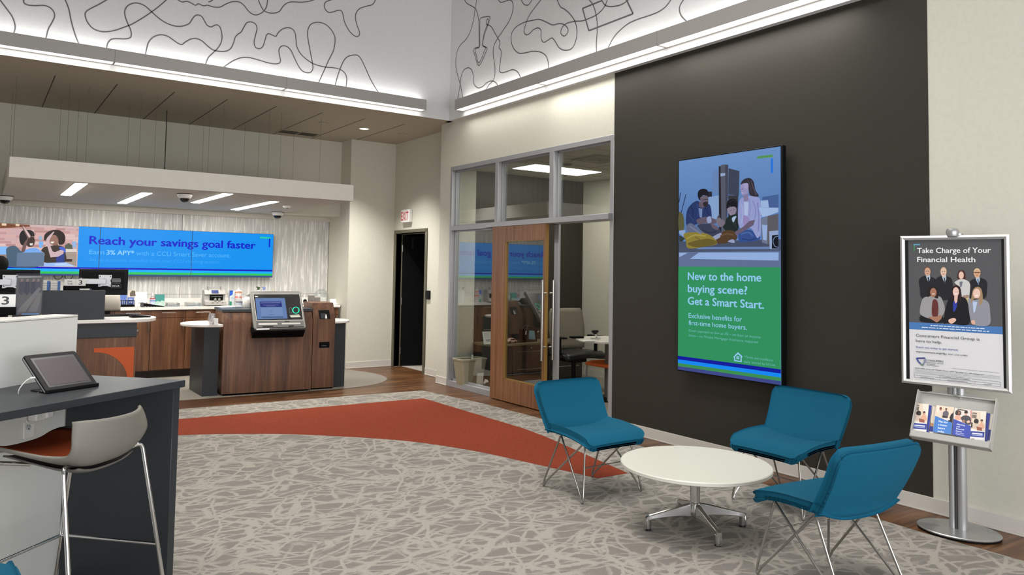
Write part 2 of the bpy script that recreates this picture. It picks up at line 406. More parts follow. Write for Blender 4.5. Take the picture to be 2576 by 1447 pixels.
def panel_mat():
    """grey wall panel with pale vertical wisps"""
    m = mat('streaked_panel', (170, 168, 162), .5, spec=.35); nt, b, N, L = nodes(m)
    tc = N('ShaderNodeTexCoord'); mp = N('ShaderNodeMapping'); mp.inputs['Scale'].default_value = (34, 1, 2.2)
    n = N('ShaderNodeTexNoise'); n.inputs['Scale'].default_value = 1.0; n.inputs['Detail'].default_value = 4; n.inputs['Distortion'].default_value = .5
    r = ramp(N, [(.36, (186, 185, 181)), (.54, (200, 198, 194)), (.61, (232, 230, 226)), (.68, (204, 202, 198))])
    L(tc.outputs['Object'], mp.inputs['Vector']); L(mp.outputs['Vector'], n.inputs['Vector']); L(n.outputs['Fac'], r.inputs['Fac']); L(r.outputs['Color'], b.inputs['Base Color'])
    return m
M_floor = wood_floor(); M_carpet = carpet_mat(); M_panel = panel_mat()
M_ocar = fine('orange_carpet', (122, 54, 36), .16, 90, .95, .3, .1, (1, 2.2, 1))
M_gcar = fine('plain_grey_carpet', (134, 128, 119), .10, 70, .95, .3, .1, (1, 2.5, 1))
M_teal = fine('teal_wool', (9, 82, 108), .04, 420, .9, .25, .2)
M_seam = mat('teal_seam', (11, 64, 86), .9, spec=.1)

# ================================================================== the shell
W, XS, YS, ZS = 5.27, 5.204, 8.93, 3.608      # right wall, upper right wall, upper back wall, soffit height
ZT = 6.2
m = MB(); m.quad((-5.2, -4.2, 0), (8.4, -4.2, 0), (8.4, 14.5, 0), (-5.2, 14.5, 0)); struct('floor', m, M_floor)
# carpets are laid into the floor
R2 = lambda L: [(p[0], p[1]) for p in L]
m = MB().use(M_carpet); m.prism([(-5.1, 9.02), (1.9, 8.883), (3.2, 8.825), (4.77, 8.736), (4.925, 7.6), (4.975, 6.2), (4.965, 4.9), (4.86, 3.4), (4.80, 2.4), (4.815, 1.6), (4.82, -4.1), (-5.1, -4.1)], .0002, .003)
carpet = struct('floor_carpet', m); carpet.name = 'floor.001'
sw = [(-2.4, 8.44), (1.777, 8.303), (4.493, 8.193), (4.50, 7.1), (4.501, 6.12), (4.455, 5.7), (4.30, 4.85), (4.212, 4.36), (3.912, 4.374)]
arc = [(3.912, 4.374), (3.734, 5.07), (3.56, 5.65), (3.216, 6.30), (2.56, 6.97), (2.065, 7.30), (1.613, 7.51), (.6, 7.78), (-.7, 7.9), (-2.4, 7.92)]
swp = sw[:-1]+[tuple(q)[:2] for q in catmull([(p[0], p[1], 0) for p in arc], False)]
m = MB(); m.prism(swp, .003, .0042); o = obj('orange_swoosh', m, M_ocar, carpet); o['label'] = 'orange swoosh-shaped carpet inset'
m = MB(); m.prism([(-5.1, 9.62), (2.0, 9.46), (3.0, 9.43)]+[tuple(q)[:2] for q in catmull([(p[0], p[1], 0) for p in [(3.7, 9.39), (4.05, 9.385), (4.4, 9.48), (4.68, 9.68), (4.86, 9.96), (4.93, 10.3), (4.90, 10.62), (4.80, 10.95), (4.72, 11.18)]], False)]+[(4.72, 12.03), (-5.1, 12.03)], .0002, .003)
o = obj('floor.002', m, M_gcar); o['kind'] = 'structure'

# upper clerestory walls with painted line drawings
def wall_lines(m, lines, ax, val, wd, off):
    """painted lines on the wall, in plan coordinates taken on that wall"""
    for (x0, k, pts) in lines:
        Q = [at(x0+p[0]/k, p[1]/k, ax, val) for p in pts]
        P = catmull(Q, False, 7); i0 = 0 if ax == 'y' else 1
        nn = Vector((0, 1, 0)) if ax == 'y' else Vector((1, 0, 0)); L = []; R = []
        for i in range(len(P)):
            t = (P[min(i+1, len(P)-1)]-P[max(i-1, 0)])
            if t.length < 1e-9: t = Vector((0, 0, 1))
            s = t.normalized().cross(nn).normalized()*wd/2; d = -nn*off
            L.append(P[i]+s+d); R.append(P[i]-s+d)
        n = len(P); m.add(L+R, [(i, i+1, n+i+1, n+i) for i in range(n-1)])
K1 = 3.617
bl = [
 [(0,0),(60,80),(110,150),(135,220),(135,270),(122,310)],
 [(222,-30),(216,20),(250,45),(320,52),(400,50),(455,70),(490,110),(495,155),(470,210),(440,265),(416,355)],
 [(585,-20),(625,80),(650,200),(685,320),(722,408)],
 [(1000,-20),(968,0),(900,40),(830,75),(785,105),(775,140),(795,200),(840,255),(900,283),(960,290),(1040,278),(1130,248),(1200,220),(1290,168),(1380,108),(1450,55),(1525,-12)],
 [(968,445),(980,395),(1010,360),(1060,352),(1130,355),(1180,345),(1195,315),(1185,265),(1160,210),(1140,150),(1135,100),(1160,55),(1210,30),(1260,30),(1320,55),(1380,108),(1450,170),(1520,213),(1590,237),(1660,238),(1720,215),(1745,180),(1770,148),(1800,136),(1835,150),(1860,190),(1885,230),(1920,245),(1950,232),(1975,227),(2000,245),(2015,290),(2020,340),(2008,395),(1980,440),(1945,475),(1895,525),(1870,585)],
 [(1323,500),(1335,440),(1355,380),(1400,335),(1460,317),(1520,328),(1570,360),(1620,395),(1655,405),(1690,380),(1740,355),(1790,352),(1840,375),(1890,420),(1940,455),(2000,468),(2060,465),(2100,440),(2125,390),(2140,340),(2165,312),(2195,290),(2220,245),(2245,208),(2285,200),(2325,220),(2338,262),(2325,320),(2312,385),(2325,430),(2360,443),(2390,425),(2410,370),(2425,320),(2445,307),(2475,318),(2510,330),(2530,300),(2570,265),(2620,252),(2660,265),(2685,300),(2693,360),(2700,420),(2725,475),(2770,525),(2840,575),(2910,600),(2970,612),(3040,618),(3100,635),(3140,670),(3155,720),(3148,795)],
 [(2030,615),(2110,560),(2180,530),(2250,523),(2330,540),(2430,570),(2500,582),(2540,575),(2552,550),(2542,500),(2538,455),(2555,425),(2585,417),(2620,430),(2650,465),(2680,530),(2715,600),(2750,645),(2795,663),(2830,655),(2847,620),(2840,560),(2825,480),(2810,400),(2798,320),(2802,270),(2825,225),(2870,205),(2920,207),(2970,228),(3020,280),(3047,340),(3045,410),(3030,470),(2990,550),(2950,640),(2898,755)],
 [(1600,-20),(1620,0),(1660,18),(1700,12),(1740,28),(1778,48),(1805,35),(1850,53),(1890,48),(1940,63),(2000,65),(2060,35),(2120,15),(2180,20),(2220,50),(2260,100),(2300,130),(2340,135),(2390,110),(2425,60),(2436,-15)],
 [(2352,-20),(2358,20),(2395,90),(2440,115),(2490,120),(2540,105),(2570,65),(2600,35),(2650,18),(2740,20),(2810,12),(2880,-10)],
 [(3040,-10),(2970,15),(2950,45),(2960,85),(2990,113),(3030,108),(3075,95),(3105,98),(3120,130),(3135,200),(3170,270),(3210,315),(3245,333),(3268,320),(3270,290),(3250,235),(3235,170),(3240,120),(3270,80),(3330,58),(3390,40),(3420,-10)],
 [(3048,780),(3070,700),(3095,625),(3130,550),(3170,512),(3230,500),(3265,512),(3295,555),(3330,630),(3370,720),(3410,790),(3442,840)],
 [(1895,18),(1920,10),(1945,-10)],
]
m = MB().use(M_white); m.box(-5.1, XS, YS, YS+.12, ZS+.001, ZT)
m.use(M_line); wall_lines(m, [(0, K1, L) for L in bl], 'y', YS, .0125, .0015)
struct('wall_back', m)
rl = [
 [(363,-15),(345,75),(330,180),(300,290),(260,360),(215,405),(185,460),(170,540),(172,620),(190,700),(215,790),(234,895)],
 [(243,-15),(270,30),(340,72),(365,120),(378,200),(380,320),(380,420),(348,436),(332,462),(345,510),(380,597),(442,478),(452,436),(415,412),(430,320),(462,225),(479,155),(420,157),(394,168),(388,200),(387,320),(386,425),(360,438),(345,457),(357,505),(380,572),(430,465),(438,434),(422,420),(412,404),(425,310),(452,235),(468,195),(460,172),(447,190),(450,222),(490,242),(530,310),(570,385),(562,430),(582,470),(575,560),(565,640),(590,663),(640,650),(690,635),(735,660),(763,718)],
 [(548,-15),(575,20),(610,15),(660,0),(688,30),(685,110),(650,200),(600,275),(550,350),(515,420),(510,500),(523,590),(525,670),(510,730),(470,775),(437,830)],
 [(186,912),(205,790),(220,690),(245,635),(285,617),(315,640),(330,700),(335,765),(370,800),(410,790),(450,755),(490,738),(530,750),(558,788)],
 [(758,-15),(785,35),(815,48),(840,35),(868,-15)],
 [(955,-15),(880,80),(830,155),(800,240),(790,285),(805,315),(835,310),(880,268),(920,255),(945,280),(945,350),(970,385),(1010,365),(1045,347),(1075,380),(1110,435),(1160,458),(1220,445),(1258,380),(1272,290),(1255,200),(1210,130),(1160,85),(1120,60),(1088,-10)],
 [(1014,635),(1010,570),(990,510),(940,475),(870,467),(800,482),(740,483),(695,440),(673,370),(680,300),(720,245),(790,205),(860,187),(930,178),(990,200),(1050,227),(1110,215),(1155,225),(1190,265),(1180,310),(1150,328),(1125,300),(1135,255),(1175,215),(1250,195),(1320,190),(1390,165),(1450,135),(1500,90),(1530,45),(1553,-15)],
 [(1372,-15),(1415,40),(1440,110),(1455,200),(1455,300),(1448,390),(1450,482)],
 [(1488,-15),(1525,45),(1570,60),(1630,55),(1690,35),(1755,-15)],
 [(2135,-15),(2080,60),(2010,110),(1920,145),(1830,175),(1740,215),(1660,280),(1600,350),(1550,448)],
 [(2250,-15),(2210,50),(2205,100),(2225,150),(2272,198)],
]
m = MB().use(M_white); m.box(XS, XS+.35, -4.1, YS+.12, ZS, ZT)
m.use(M_line); wall_lines(m, [(1100, K1, L) for L in rl], 'x', XS, .0125, .0015)
sq = [at(1100+p[0]/K1, p[1]/K1, 'x', XS) for p in [(1500,5),(1322,77),(1380,280),(1783,125),(1715,-15)]]
for a, b in zip(sq, sq[1:]):
    t = (b-a).normalized().cross(Vector((1, 0, 0)))*.008; d = Vector((-.0017, 0, 0)); m.quad(a+t+d, b+t+d, b-t+d, a-t+d)
struct('wall_right_upper', m).name = 'wall_right.001'
m = MB(); m.quad((-5.1, -4.1, ZT), (5.3, -4.1, ZT), (5.3, 9, ZT), (-5.1, 9, ZT)); struct('ceiling', m, M_white)

# lower ceiling over the teller area, 60 cm panels with dark joints
m = MB().use(M_ceil); m.box(-5.1, 5.6, YS+.004, 12.3, ZS, ZS+.1); m.use(mat('ceiling_joint', (70, 62, 50), .9))
for k in range(-9, 9): m.box(k*.605-.005, k*.605+.005, 9.54, 11.6 if k*.605 < 4.76 else 11.21, ZS-.002, ZS+.01)
m.use(M_ceil); struct('ceiling.001', m).name = 'ceiling.001'

# back wall bulkhead, recess with streaked panel, corner column
m = MB().use(M_cream); m.box(-5.1, 4.76, 11.6, 12.3, 2.40, ZS); m.box(4.76, 5.75, 11.21, 12.3, 0, ZS)
struct('wall_back.001', m).name = 'wall_back.001'
m = MB().use(M_panel); m.box(-5.1, 4.76, 12.04, 12.3, 0, 2.40)
m.use(mat('panel_seam', (120, 116, 110), .8))
for x in (.17, 2.47, 4.755): m.box(x-.003, x+.003, 12.036, 12.05, 1.0, 2.33)
m.box(-5.1, 4.75, 12.0385, 12.05, 1.138, 1.143)
struct('wall_back.002', m).name = 'wall_back.002'
m = MB(); m.box(-5.1, 4.76, 12.0, 12.04, 2.325, 2.398); struct('trim_1', m, M_can)

# right wall: exit passage, jog, storefront opening, dark accent wall, cream end
YJ = 9.25; YF0, YF1 = 5.69, 8.963; WX = 5.538
m = MB().use(M_cream)
m.box(WX, WX+.14, YJ, 10.126, 0, ZS); m.box(WX, WX+.14, 11.112, 11.3, 0, ZS); m.box(WX, WX+.14, 10.126, 11.112, 2.139, ZS)
m.box(W, WX+.14, YF1, YJ, 0, ZS)                      # pier between the passage and the office glass
m.box(W, W+.14, YF0, YF1, 2.975, ZS)                  # over the office glass
m.box(W, W+.14, -4.1, 2.562, 0, ZS)
m.use(M_dark); m.box(W-.004, W+.14, 2.562, YF0, 0, ZS)
struct('wall_right', m)
# side and rear of the room outside the frame
m = MB(); m.box(-5.2, -5.06, -4.1, 12.3, 0, ZT); struct('wall_left', m, M_cream)

# baseboards
def baseboard(name, segs):
    m = MB().use(M_base)
    for (x0, y0, x1, y1, nx, ny) in segs:
        t = .009
        m.box(min(x0, x1)-(t if nx < 0 else 0), max(x0, x1)+(t if nx > 0 else 0), min(y0, y1)-(t if ny < 0 else 0), max(y0, y1), .012, .101)
        t = .016
        m.box(min(x0, x1)-(t if nx < 0 else 0), max(x0, x1)+(t if nx > 0 else 0), min(y0, y1)-(t if ny < 0 else 0), max(y0, y1), .0, .012)
    return struct(name, m, bevel=.002, seg=1)
baseboard('baseboard_right', [(W-.004, -4.1, W-.004, YF0, -1, 0), (W, YF1+.002, W, YJ+.009, -1, 0), (WX, YJ+.0, WX, 10.07, -1, 0), (WX, 11.168, WX, 11.21, -1, 0)])
baseboard('baseboard_back', [(4.76, 11.21, WX, 11.21, 0, -1)])

# ------------------------------------------------------------------ exit doorway (dark frame, black door standing ajar in an unlit corridor)
M_dfr = mat('dark_door_frame', (92, 88, 72), .5)
m = MB()
for (y0, y1) in ((10.126-.06, 10.126), (11.112, 11.112+.06)): m.box(WX-.02, WX+.16, y0, y1, 0, 2.1385)
m.box(WX-.02, WX+.16, 10.126-.052, 11.164, 2.139, 2.139+.052)
m.box(WX+.09, WX+.11, 10.126, 10.142, 0, 2.139); m.box(WX+.09, WX+.11, 11.096, 11.112, 0, 2.139); m.box(WX+.09, WX+.11, 10.126, 11.112, 2.123, 2.139)
d2 = struct('door_2', m, M_dfr, bevel=.003, seg=1)
m = MB(); ang = math.radians(76); hx, hy = WX+.115, 11.085
ax = Vector((math.sin(ang), -math.cos(ang), 0)); ay = Vector((math.cos(ang), math.sin(ang), 0))
m.frame_box(Vector((hx, hy, .012)), ax*.93, ay*.045, Vector((0, 0, 2.10))); leaf = obj('door_leaf', m, M_blackm, d2)
for z in (.25, 1.05, 1.9):
    m = MB(); m.cyl((hx-.012, hy+.008, z-.055), (hx-.012, hy+.008, z+.055), .009); obj('hinge', m, M_brush, d2)
m = MB(); m.box(hx+.12, hx+.145, hy-.075, hy-.055, 1.9, 2.08); obj('door_closer', m, M_brush, d2)
m = MB().use(M_blackm); m.box(WX+.14, 8.3, 9.26, 9.3, 0, 2.6); m.box(WX+.14, 8.3, 12.28, 12.32, 0, 2.6); m.box(8.26, 8.3, 9.26, 12.3, 0, 2.6); m.box(WX+.141, 8.3, 9.26, 12.3, 2.5, 2.55)  # walls coloured black to stand in for the darkness of an unlit room
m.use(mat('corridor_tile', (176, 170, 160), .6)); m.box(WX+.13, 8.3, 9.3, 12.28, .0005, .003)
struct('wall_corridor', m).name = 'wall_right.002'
# card reader and exit sign by that door
m = MB(); a, b = at(1074, 731, 'x', WX), at(1083, 753, 'x', WX); m.box(WX-.03, WX, b.y, a.y, b.z, a.z)
o = obj('card_reader', m, M_black, bevel=.006); tag(o, 'small black card reader on the cream wall right of the dark exit doorway', 'card reader')
t = thing('exit_sign', 'white exit sign with red letters above the dark doorway', 'sign', (WX, 10.73, 2.40))
m = MB(); m.box(-.06, 0, -.15, .13, -.10, .105); obj('sign_body', m, M_whitep, t, bevel=.008)
a = Art((WX-.0605, 10.86, 2.30), (0, -1, 0), (0, 0, 1), lambda c: screen_em(c, .8)); a.text('EXIT', .018, .035, (206, 44, 58), .135, .235, .015)
obj('lettering', a, None, t, world=True)
# ================================================================== linear lights on the clerestory walls
def linear_light(name, label, p0, p1, axis, watt=1.5):
    t = thing(name, label, 'light fixture', ((p0[0]+p1[0])/2, (p0[1]+p1[1])/2, 3.678), 0, 'linear wall lights')
    def bx(mb, a, b, z0, z1, d0, d1):
        # a..b along the wall, d0..d1 out of the wall
        if axis == 'y': mb.box(XS-d1, XS-d0, a, b, z0, z1)
        else: mb.box(a, b, YS-d1, YS-d0, z0, z1)
    i = 1 if axis == 'y' else 0; a, b = p0[i], p1[i]
    m = MB(); bx(m, a, b, 3.690, 3.803, .004, .134); bx(m, a, b, 3.676, 3.812, .128, .137); bx(m, a, b, 3.676, 3.70, .0005, .010)
    for q in (a, b-.008 if b > a else b): bx(m, q+.0003, q+.0077, 3.6755, 3.8125, .0007, .1374)
    obj('housing', m, M_fix, t, world=True)
    m = MB(); bx(m, a+.012, b-.012, 3.682, 3.688, .012, .126); obj('diffuser', m, M_lamp, t, world=True)
    m = MB(); bx(m, a+.012, b-.012, 3.804, 3.8075, .012, .124); o = obj('uplight_diffuser', m, M_lampup, t, world=True)
    l = bpy.data.lights.new('lamp', 'AREA'); l.shape = 'RECTANGLE'; l.size = .10; l.size_y = b-a-.05; l.energy = watt; l.color = LCOL; l.spread = math.radians(125)
    lo = bpy.data.objects.new('lamp', l); COL.objects.link(lo); lo.parent = t
    lo.location = (-.07, 0, -.006) if axis == 'y' else (0, -.07, -.006)
    if axis == 'y': lo.location.x = XS-.069-t.location.x
    else: lo.location.y = YS-.069-t.location.y; lo.rotation_euler = (0, 0, PI/2)
    return t
LB = [(2.899, 4.772, 'nearest the corner'), (1.083, 2.897, 'second from the corner'), (-.735, 1.081, 'third from the corner'), (-2.555, -.745, 'fourth from the corner')]
for a, b, s in LB: linear_light('linear_wall_light', 'slim grey linear wall light above the teller canopy, '+s, (a, YS), (b, YS), 'x')
LR = [(6.755, 8.555, 'nearest the corner'), (4.913, 6.753, 'second from the corner'), (3.08, 4.911, 'third from the corner')]
for a, b, s in LR: linear_light('linear_wall_light', 'slim grey linear wall light above the office glass and dark wall, '+s, (XS, a), (XS, b), 'y', {6.755: 3.5, 4.913: 9}.get(a, 14))

# ================================================================== lower ceiling fittings
t = thing('recessed_downlight', 'round lit recessed downlight in the low ceiling near the corner column', 'light fixture', (4.54, 10.247, ZS))
m = MB(); m.lathe([(.085, -.001), (.085, -.004), (.066, -.004), (.06, .0)], n=28); obj('trim_ring', m, M_whitep, t)
m = MB(); m.lathe([(.0, -.0022), (.063, -.0022), (.063, -.001)], n=28); obj('lens', m, emis('downlight_lens', (255, 248, 225), 3.0), t)
sp = spot('downlight_beam', (4.54, 10.247, 3.58), 420, 100, .9)
t = thing('air_vent', 'dark two-part slot air vent in the low ceiling above the canopy', 'vent', (3.90, 11.22, ZS))
m = MB(); m.box(-.295, .295, -.14, .14, -.006, -.001); obj('vent_frame', m, M_ceil, t)
for s, x0 in (('l', -.275), ('r', .015)):
    m = MB().use(mat('vent_dark', (52, 50, 40), .8)); m.box(x0, x0+.26, -.115, .115, -.008, -.005)
    m.use(mat('vent_slat', (80, 76, 64), .7))
    for k in range(7): m.box(x0, x0+.26, -.105+k*.033, -.098+k*.033, -.012, -.007)
    obj('grille', m, None, t)
for (x, y, s) in ((5.172, 10.258, 'beside the wall by the exit sign'), (3.899, 10.204, 'in front of the air vent')):
    t = thing('ceiling_sprinkler', 'flat round sprinkler cover in the low ceiling '+s, 'sprinkler', (x, y, ZS), 0, 'sprinkler covers in the low ceiling')
    m = MB(); m.lathe([(.062, -.001), (.062, -.004), (.058, -.009), (0, -.009)], n=24); obj('cover_plate', m, M_ceil, t)
    m = MB(); m.lathe([(.066, -.0004), (.066, -.002), (.062, -.002)], n=24); obj('shadow_gap', m, mat('vent_dark', (52, 50, 40), .8), t)

# ================================================================== floating canopy over the tellers
CX0, CX1, CY0, CY1, CZ0, CZ1 = .215, 3.80, 8.85, 11.6, 2.402, 2.603
t = thing('floating_canopy', 'long white box canopy hung on wires above the teller counters', 'canopy', ((CX0+CX1)/2, (CY0+CY1)/2, CZ0))
m = MB(); m.box(CX0, CX1, CY0, CY1-.002, CZ0, CZ1); obj('canopy_body', m, M_can, t, world=True)
wires = [(.264, 9.855), (.775, 9.897), (.965, 9.886), (1.52, 9.888), (1.686, 9.886), (2.318, 9.957), (2.475, 9.888), (3.062, 9.93), (3.203, 9.878), (3.761, 9.922),
         (.20+.06, 10.78), (.761, 10.774), (.949, 10.761), (1.513, 10.737), (2.335, 11.177), (2.537, 11.228), (3.019, 10.901), (3.225, 10.917), (3.744, 10.957)]
M_wire = mat('wire', (110, 106, 96), .5, .4)
for k, (x, y) in enumerate(wires):
    m = MB(); m.tube([(x, y, CZ1-.001), (x, y, ZS+.001)], .0016, 6); o = obj('suspension_wire', m, M_wire)
    row = 'front row' if y < 10.3 else 'rear row'
    tag(o, 'thin wire holding up the canopy, one of the %s' % row, 'wire', 'canopy suspension wires, '+row)
m = MB(); m.tube([(1.96, 10.743, CZ1-.001), (1.96, 10.743, ZS+.001)], .0055, 8); o = obj('conduit', m, mat('conduit_black', (26, 26, 22), .5)); tag(o, 'thick black conduit rising from the canopy top to the ceiling', 'conduit')
for (x, y0, y1, s) in ((.848, 8.98, 10.668, 'leftmost'), (1.573, 9.60, 11.47, 'second from the left'), (2.326, 9.0, 10.61, 'third from the left'), (3.066, 9.62, 11.47, 'rightmost')):
    t = thing('canopy_bar_light', 'bright bar light set in the canopy underside, '+s, 'light fixture', (x, (y0+y1)/2, CZ0), 0, 'bar lights in the canopy')
    m = MB(); h = (y1-y0)/2; m.box(-.062, .062, -h-.012, h+.012, -.003, -.0005); obj('trim', m, M_whitep, t)
    m = MB(); m.box(-.053, .053, -h, h, -.0055, -.0028); obj('diffuser', m, M_bar, t)
def dome_camera(x, y, r, label):
    t = thing('dome_camera', label, 'security camera', (x, y, CZ0), 0, 'dome cameras under the canopy')
    m = MB(); m.lathe([(r*1.08, -.001), (r*1.08, -.006), (r, -.008)], n=28); obj('mount_ring', m, M_black, t)
    m = MB(); m.lathe([(r, -.006), (r*.98, -.03), (r*.80, -.052), (r*.66, -.056)], n=28); obj('body', m, M_whitep, t)
    m = MB(); m.lathe([(r*.68, -.052), (r*.62, -.074), (r*.42, -.094), (0, -.102)], n=24); obj('dome', m, mat('camera_dome', (10, 10, 12), .1, spec=.6), t)
dome_camera(.246, 11.40, .088, 'white security dome camera at the left edge of the photo under the canopy')
dome_camera(1.944, 9.402, .080, 'white security dome camera between the second and third canopy bar lights')
dome_camera(3.70, 11.45, .088, 'white security dome camera under the right rear corner of the canopy')
t = thing('smoke_detector', 'small white smoke detector under the right end of the canopy', 'smoke detector', (3.41, 10.17, CZ0))
m = MB(); m.lathe([(.06, -.001), (.058, -.015), (.044, -.03), (.02, -.034)], n=24); obj('body', m, M_whitep, t)
m = MB(); m.lathe([(.02, -.033), (.016, -.045), (0, -.046)], n=16); obj('sensor', m, M_grey, t)

# ================================================================== video wall behind the tellers
t = thing('video_wall', 'long blue video wall of three screens advertising savings, behind the tellers', 'screen', (1.985, 12.0, 1.402))
VY = 11.935
for k in range(3):
    m = MB(); x0 = .175+k*1.2095; m.box(x0+.001, x0+1.2085, VY+.003, 12.03, 1.402, 2.083); obj('display_panel', m, M_black, t, world=True, bevel=.002, seg=1)
a = Art((.175, VY, 1.402), (1, 0, 0), (0, 0, 1), lambda c: screen_em(c, 1.0)); a.step = .0006
VW, VH = 3.6285, .681
a.rect(.002, .002, VW-.002, VH-.002, (12, 146, 240))
a.rect(.002, .002, VW-.002, .026, (58, 84, 140)); a.rect(.002, .026, VW-.002, .058, (52, 198, 92)); a.rect(.002, .058, VW-.002, .093, (22, 176, 255)); a.rect(.002, .093, VW-.002, .118, (12, 24, 190))
pe = a.px(195.5, 640)[0]
a.rect(.002, .118, pe, VH-.002, (206, 178, 176))
rnd = random.Random(4); row = 0; z = .30
while z < VH-.05:
    x = -.1*(row % 2)
    while x < pe:
        wd = rnd.uniform(.10, .17); g = rnd.choice([(214, 170, 166), (196, 150, 148), (222, 190, 186), (205, 168, 170), (186, 140, 136)])
        x0, x1 = max(x, .004), min(x+wd, pe-.002)
        if x1 > x0+.01: a.rect(x0, z, x1, min(z+.033, VH-.003), g)
        x += wd+.006
    z += .039; row += 1
a.crop(0, 560, 5.79)
a.poly([(0,10),(430,35),(440,60),(0,85)], (120, 70, 44)); a.poly([(25,12),(95,15),(92,48),(25,44)], (230, 205, 170)); a.poly([(225,18),(285,22),(282,56),(228,52)], (230, 205, 170))
a.poly([(0,350),(105,350),(105,465),(0,465)], (128, 186, 246)); a.poly([(0,465),(110,465),(150,640),(0,640)], (150, 130, 120))
a.poly([(950,385),(1118,385),(1118,428),(950,430)], (222, 212, 205)); a.poly([(930,430),(1118,428),(1110,640),(930,640)], (166, 150, 140))
a.poly([(945,330),(1000,300),(1050,330),(1060,385),(945,385)], (86, 92, 74)); a.poly([(1050,275),(1112,275),(1108,365),(1055,365)], (150, 180, 220)); a.poly([(565,280),(625,275),(632,320),(600,372),(568,366)], (120, 176, 240))
a.blob([(565,205),(600,195),(615,230),(590,268),(565,245)], (150, 175, 200))
a.poly([(930,530),(1050,535),(1050,570),(930,570)], (60, 40, 34))
a.blob([(90,390),(150,345),(230,345),(320,420),(450,400),(590,440),(560,640),(110,640),(100,520)], (74, 96, 118))
a.blob([(345,425),(400,385),(520,372),(585,410),(600,440),(345,440)], (116, 168, 236))
a.blob([(285,180),(330,115),(430,108),(490,140),(500,205),(470,200),(430,240),(400,330),(320,330),(285,270)], (30, 24, 26))
a.blob([(395,240),(480,205),(505,250),(500,310),(470,350),(410,350),(380,300)], (66, 46, 42)); a.poly([(430,305),(480,300),(470,335),(440,335)], (232, 226, 222)); a.line([(425,240),(492,238)], .006, (20, 18, 20))
a.blob([(330,58),(352,62),(410,140),(445,195),(430,235),(405,250),(360,420),(312,412),(350,300),(395,230),(365,160),(336,100)], (112, 84, 80)); a.blob([(335,60),(350,64),(440,190),(420,215),(380,150)], (214, 186, 184))
a.blob([(640,250),(655,170),(740,116),(850,108),(930,160),(952,240),(925,310),(860,320),(830,240),(760,190),(700,250),(668,262)], (40, 28, 26))
a.blob([(722,270),(745,200),(800,180),(840,225),(848,290),(800,325),(745,318)], (152, 112, 96)); a.poly([(735,280),(790,276),(775,302),(745,302)], (240, 236, 232)); a.poly([(770,310),(840,300),(850,345),(770,345)], (140, 100, 84))
a.blob([(600,410),(640,362),(720,342),(860,335),(945,375),(955,440),(940,580),(645,580),(650,460)], (58, 48, 40)); a.poly([(815,500),(938,450),(935,578),(820,578)], (44, 62, 140))
a.blob([(865,355),(940,372),(956,445),(930,430),(880,400)], (70, 98, 208))
a.poly([(672,250),(690,215),(778,130),(792,138),(735,225),(712,290),(765,420),(800,432),(880,398),(930,410),(922,455),(845,498),(735,508),(690,350)], (206, 178, 184))
a.poly([(250,440),(648,436),(637,637),(240,640)], (100, 122, 150)); a.poly([(640,590),(960,580),(1105,640),(640,640)], (158, 190, 244)); a.poly([(800,600),(960,590),(1100,636),(800,628)], (186, 210, 250))
a.layer = 3
DB = (10, 30, 205); LT = (120, 200, 255)
a.pm = a.px
a.textpx('Reach your savings goal faster', (225.2, 613.9), (642.2, 626), (225.2, 593.5), DB, .03)
a.textpx('Earn', (224.2, 639.1), (262, 640.4), (224.2, 627.8), (96, 190, 250))
a.textpx('3% APY*', (268, 640.6), (337, 642.5), (268, 629.2), (138, 206, 252), .03)
a.textpx('with a CCU Smart Saver account.', (342.6, 642.6), (579.7, 647.3), (342.6, 631.2), (84, 182, 250))
a.textpx('Set up automatic transfers from your CCU checking account.', (224, 657), (554.8, 662), (224, 648.6), (56, 166, 248), 0, .2)
a.poly([(653.8, 595.6), (681, 597.3), (681, 601.2), (653.8, 599.6)], (40, 205, 160)); a.poly([(676.6, 600.2), (680.3, 600.4), (679, 622.4), (675.8, 622.2)], DB)
a.fn = lambda c: mat('bezel_gap', c, .6)
for x in (1.2095, 2.419): a.rect(x-.0035, 0, x+.0035, VH, (12, 14, 24))
for p in ((0, 0, VW, .003), (0, VH-.003, VW, VH), (0, 0, .003, VH), (VW-.003, 0, VW, VH)): a.rect(*p, (12, 14, 24))
obj('screen_picture', a, None, t, world=True)
for x in (.86, .985):
    m = MB(); m.tube(catmull([(x, 12.02, 1.41), (x+.01, 11.99, 1.365), (x+.045, 11.99, 1.350), (x+.085, 11.99, 1.37), (x+.10, 12.02, 1.41)], False, 5), .004, 6); obj('cable', m, M_black, t, world=True)

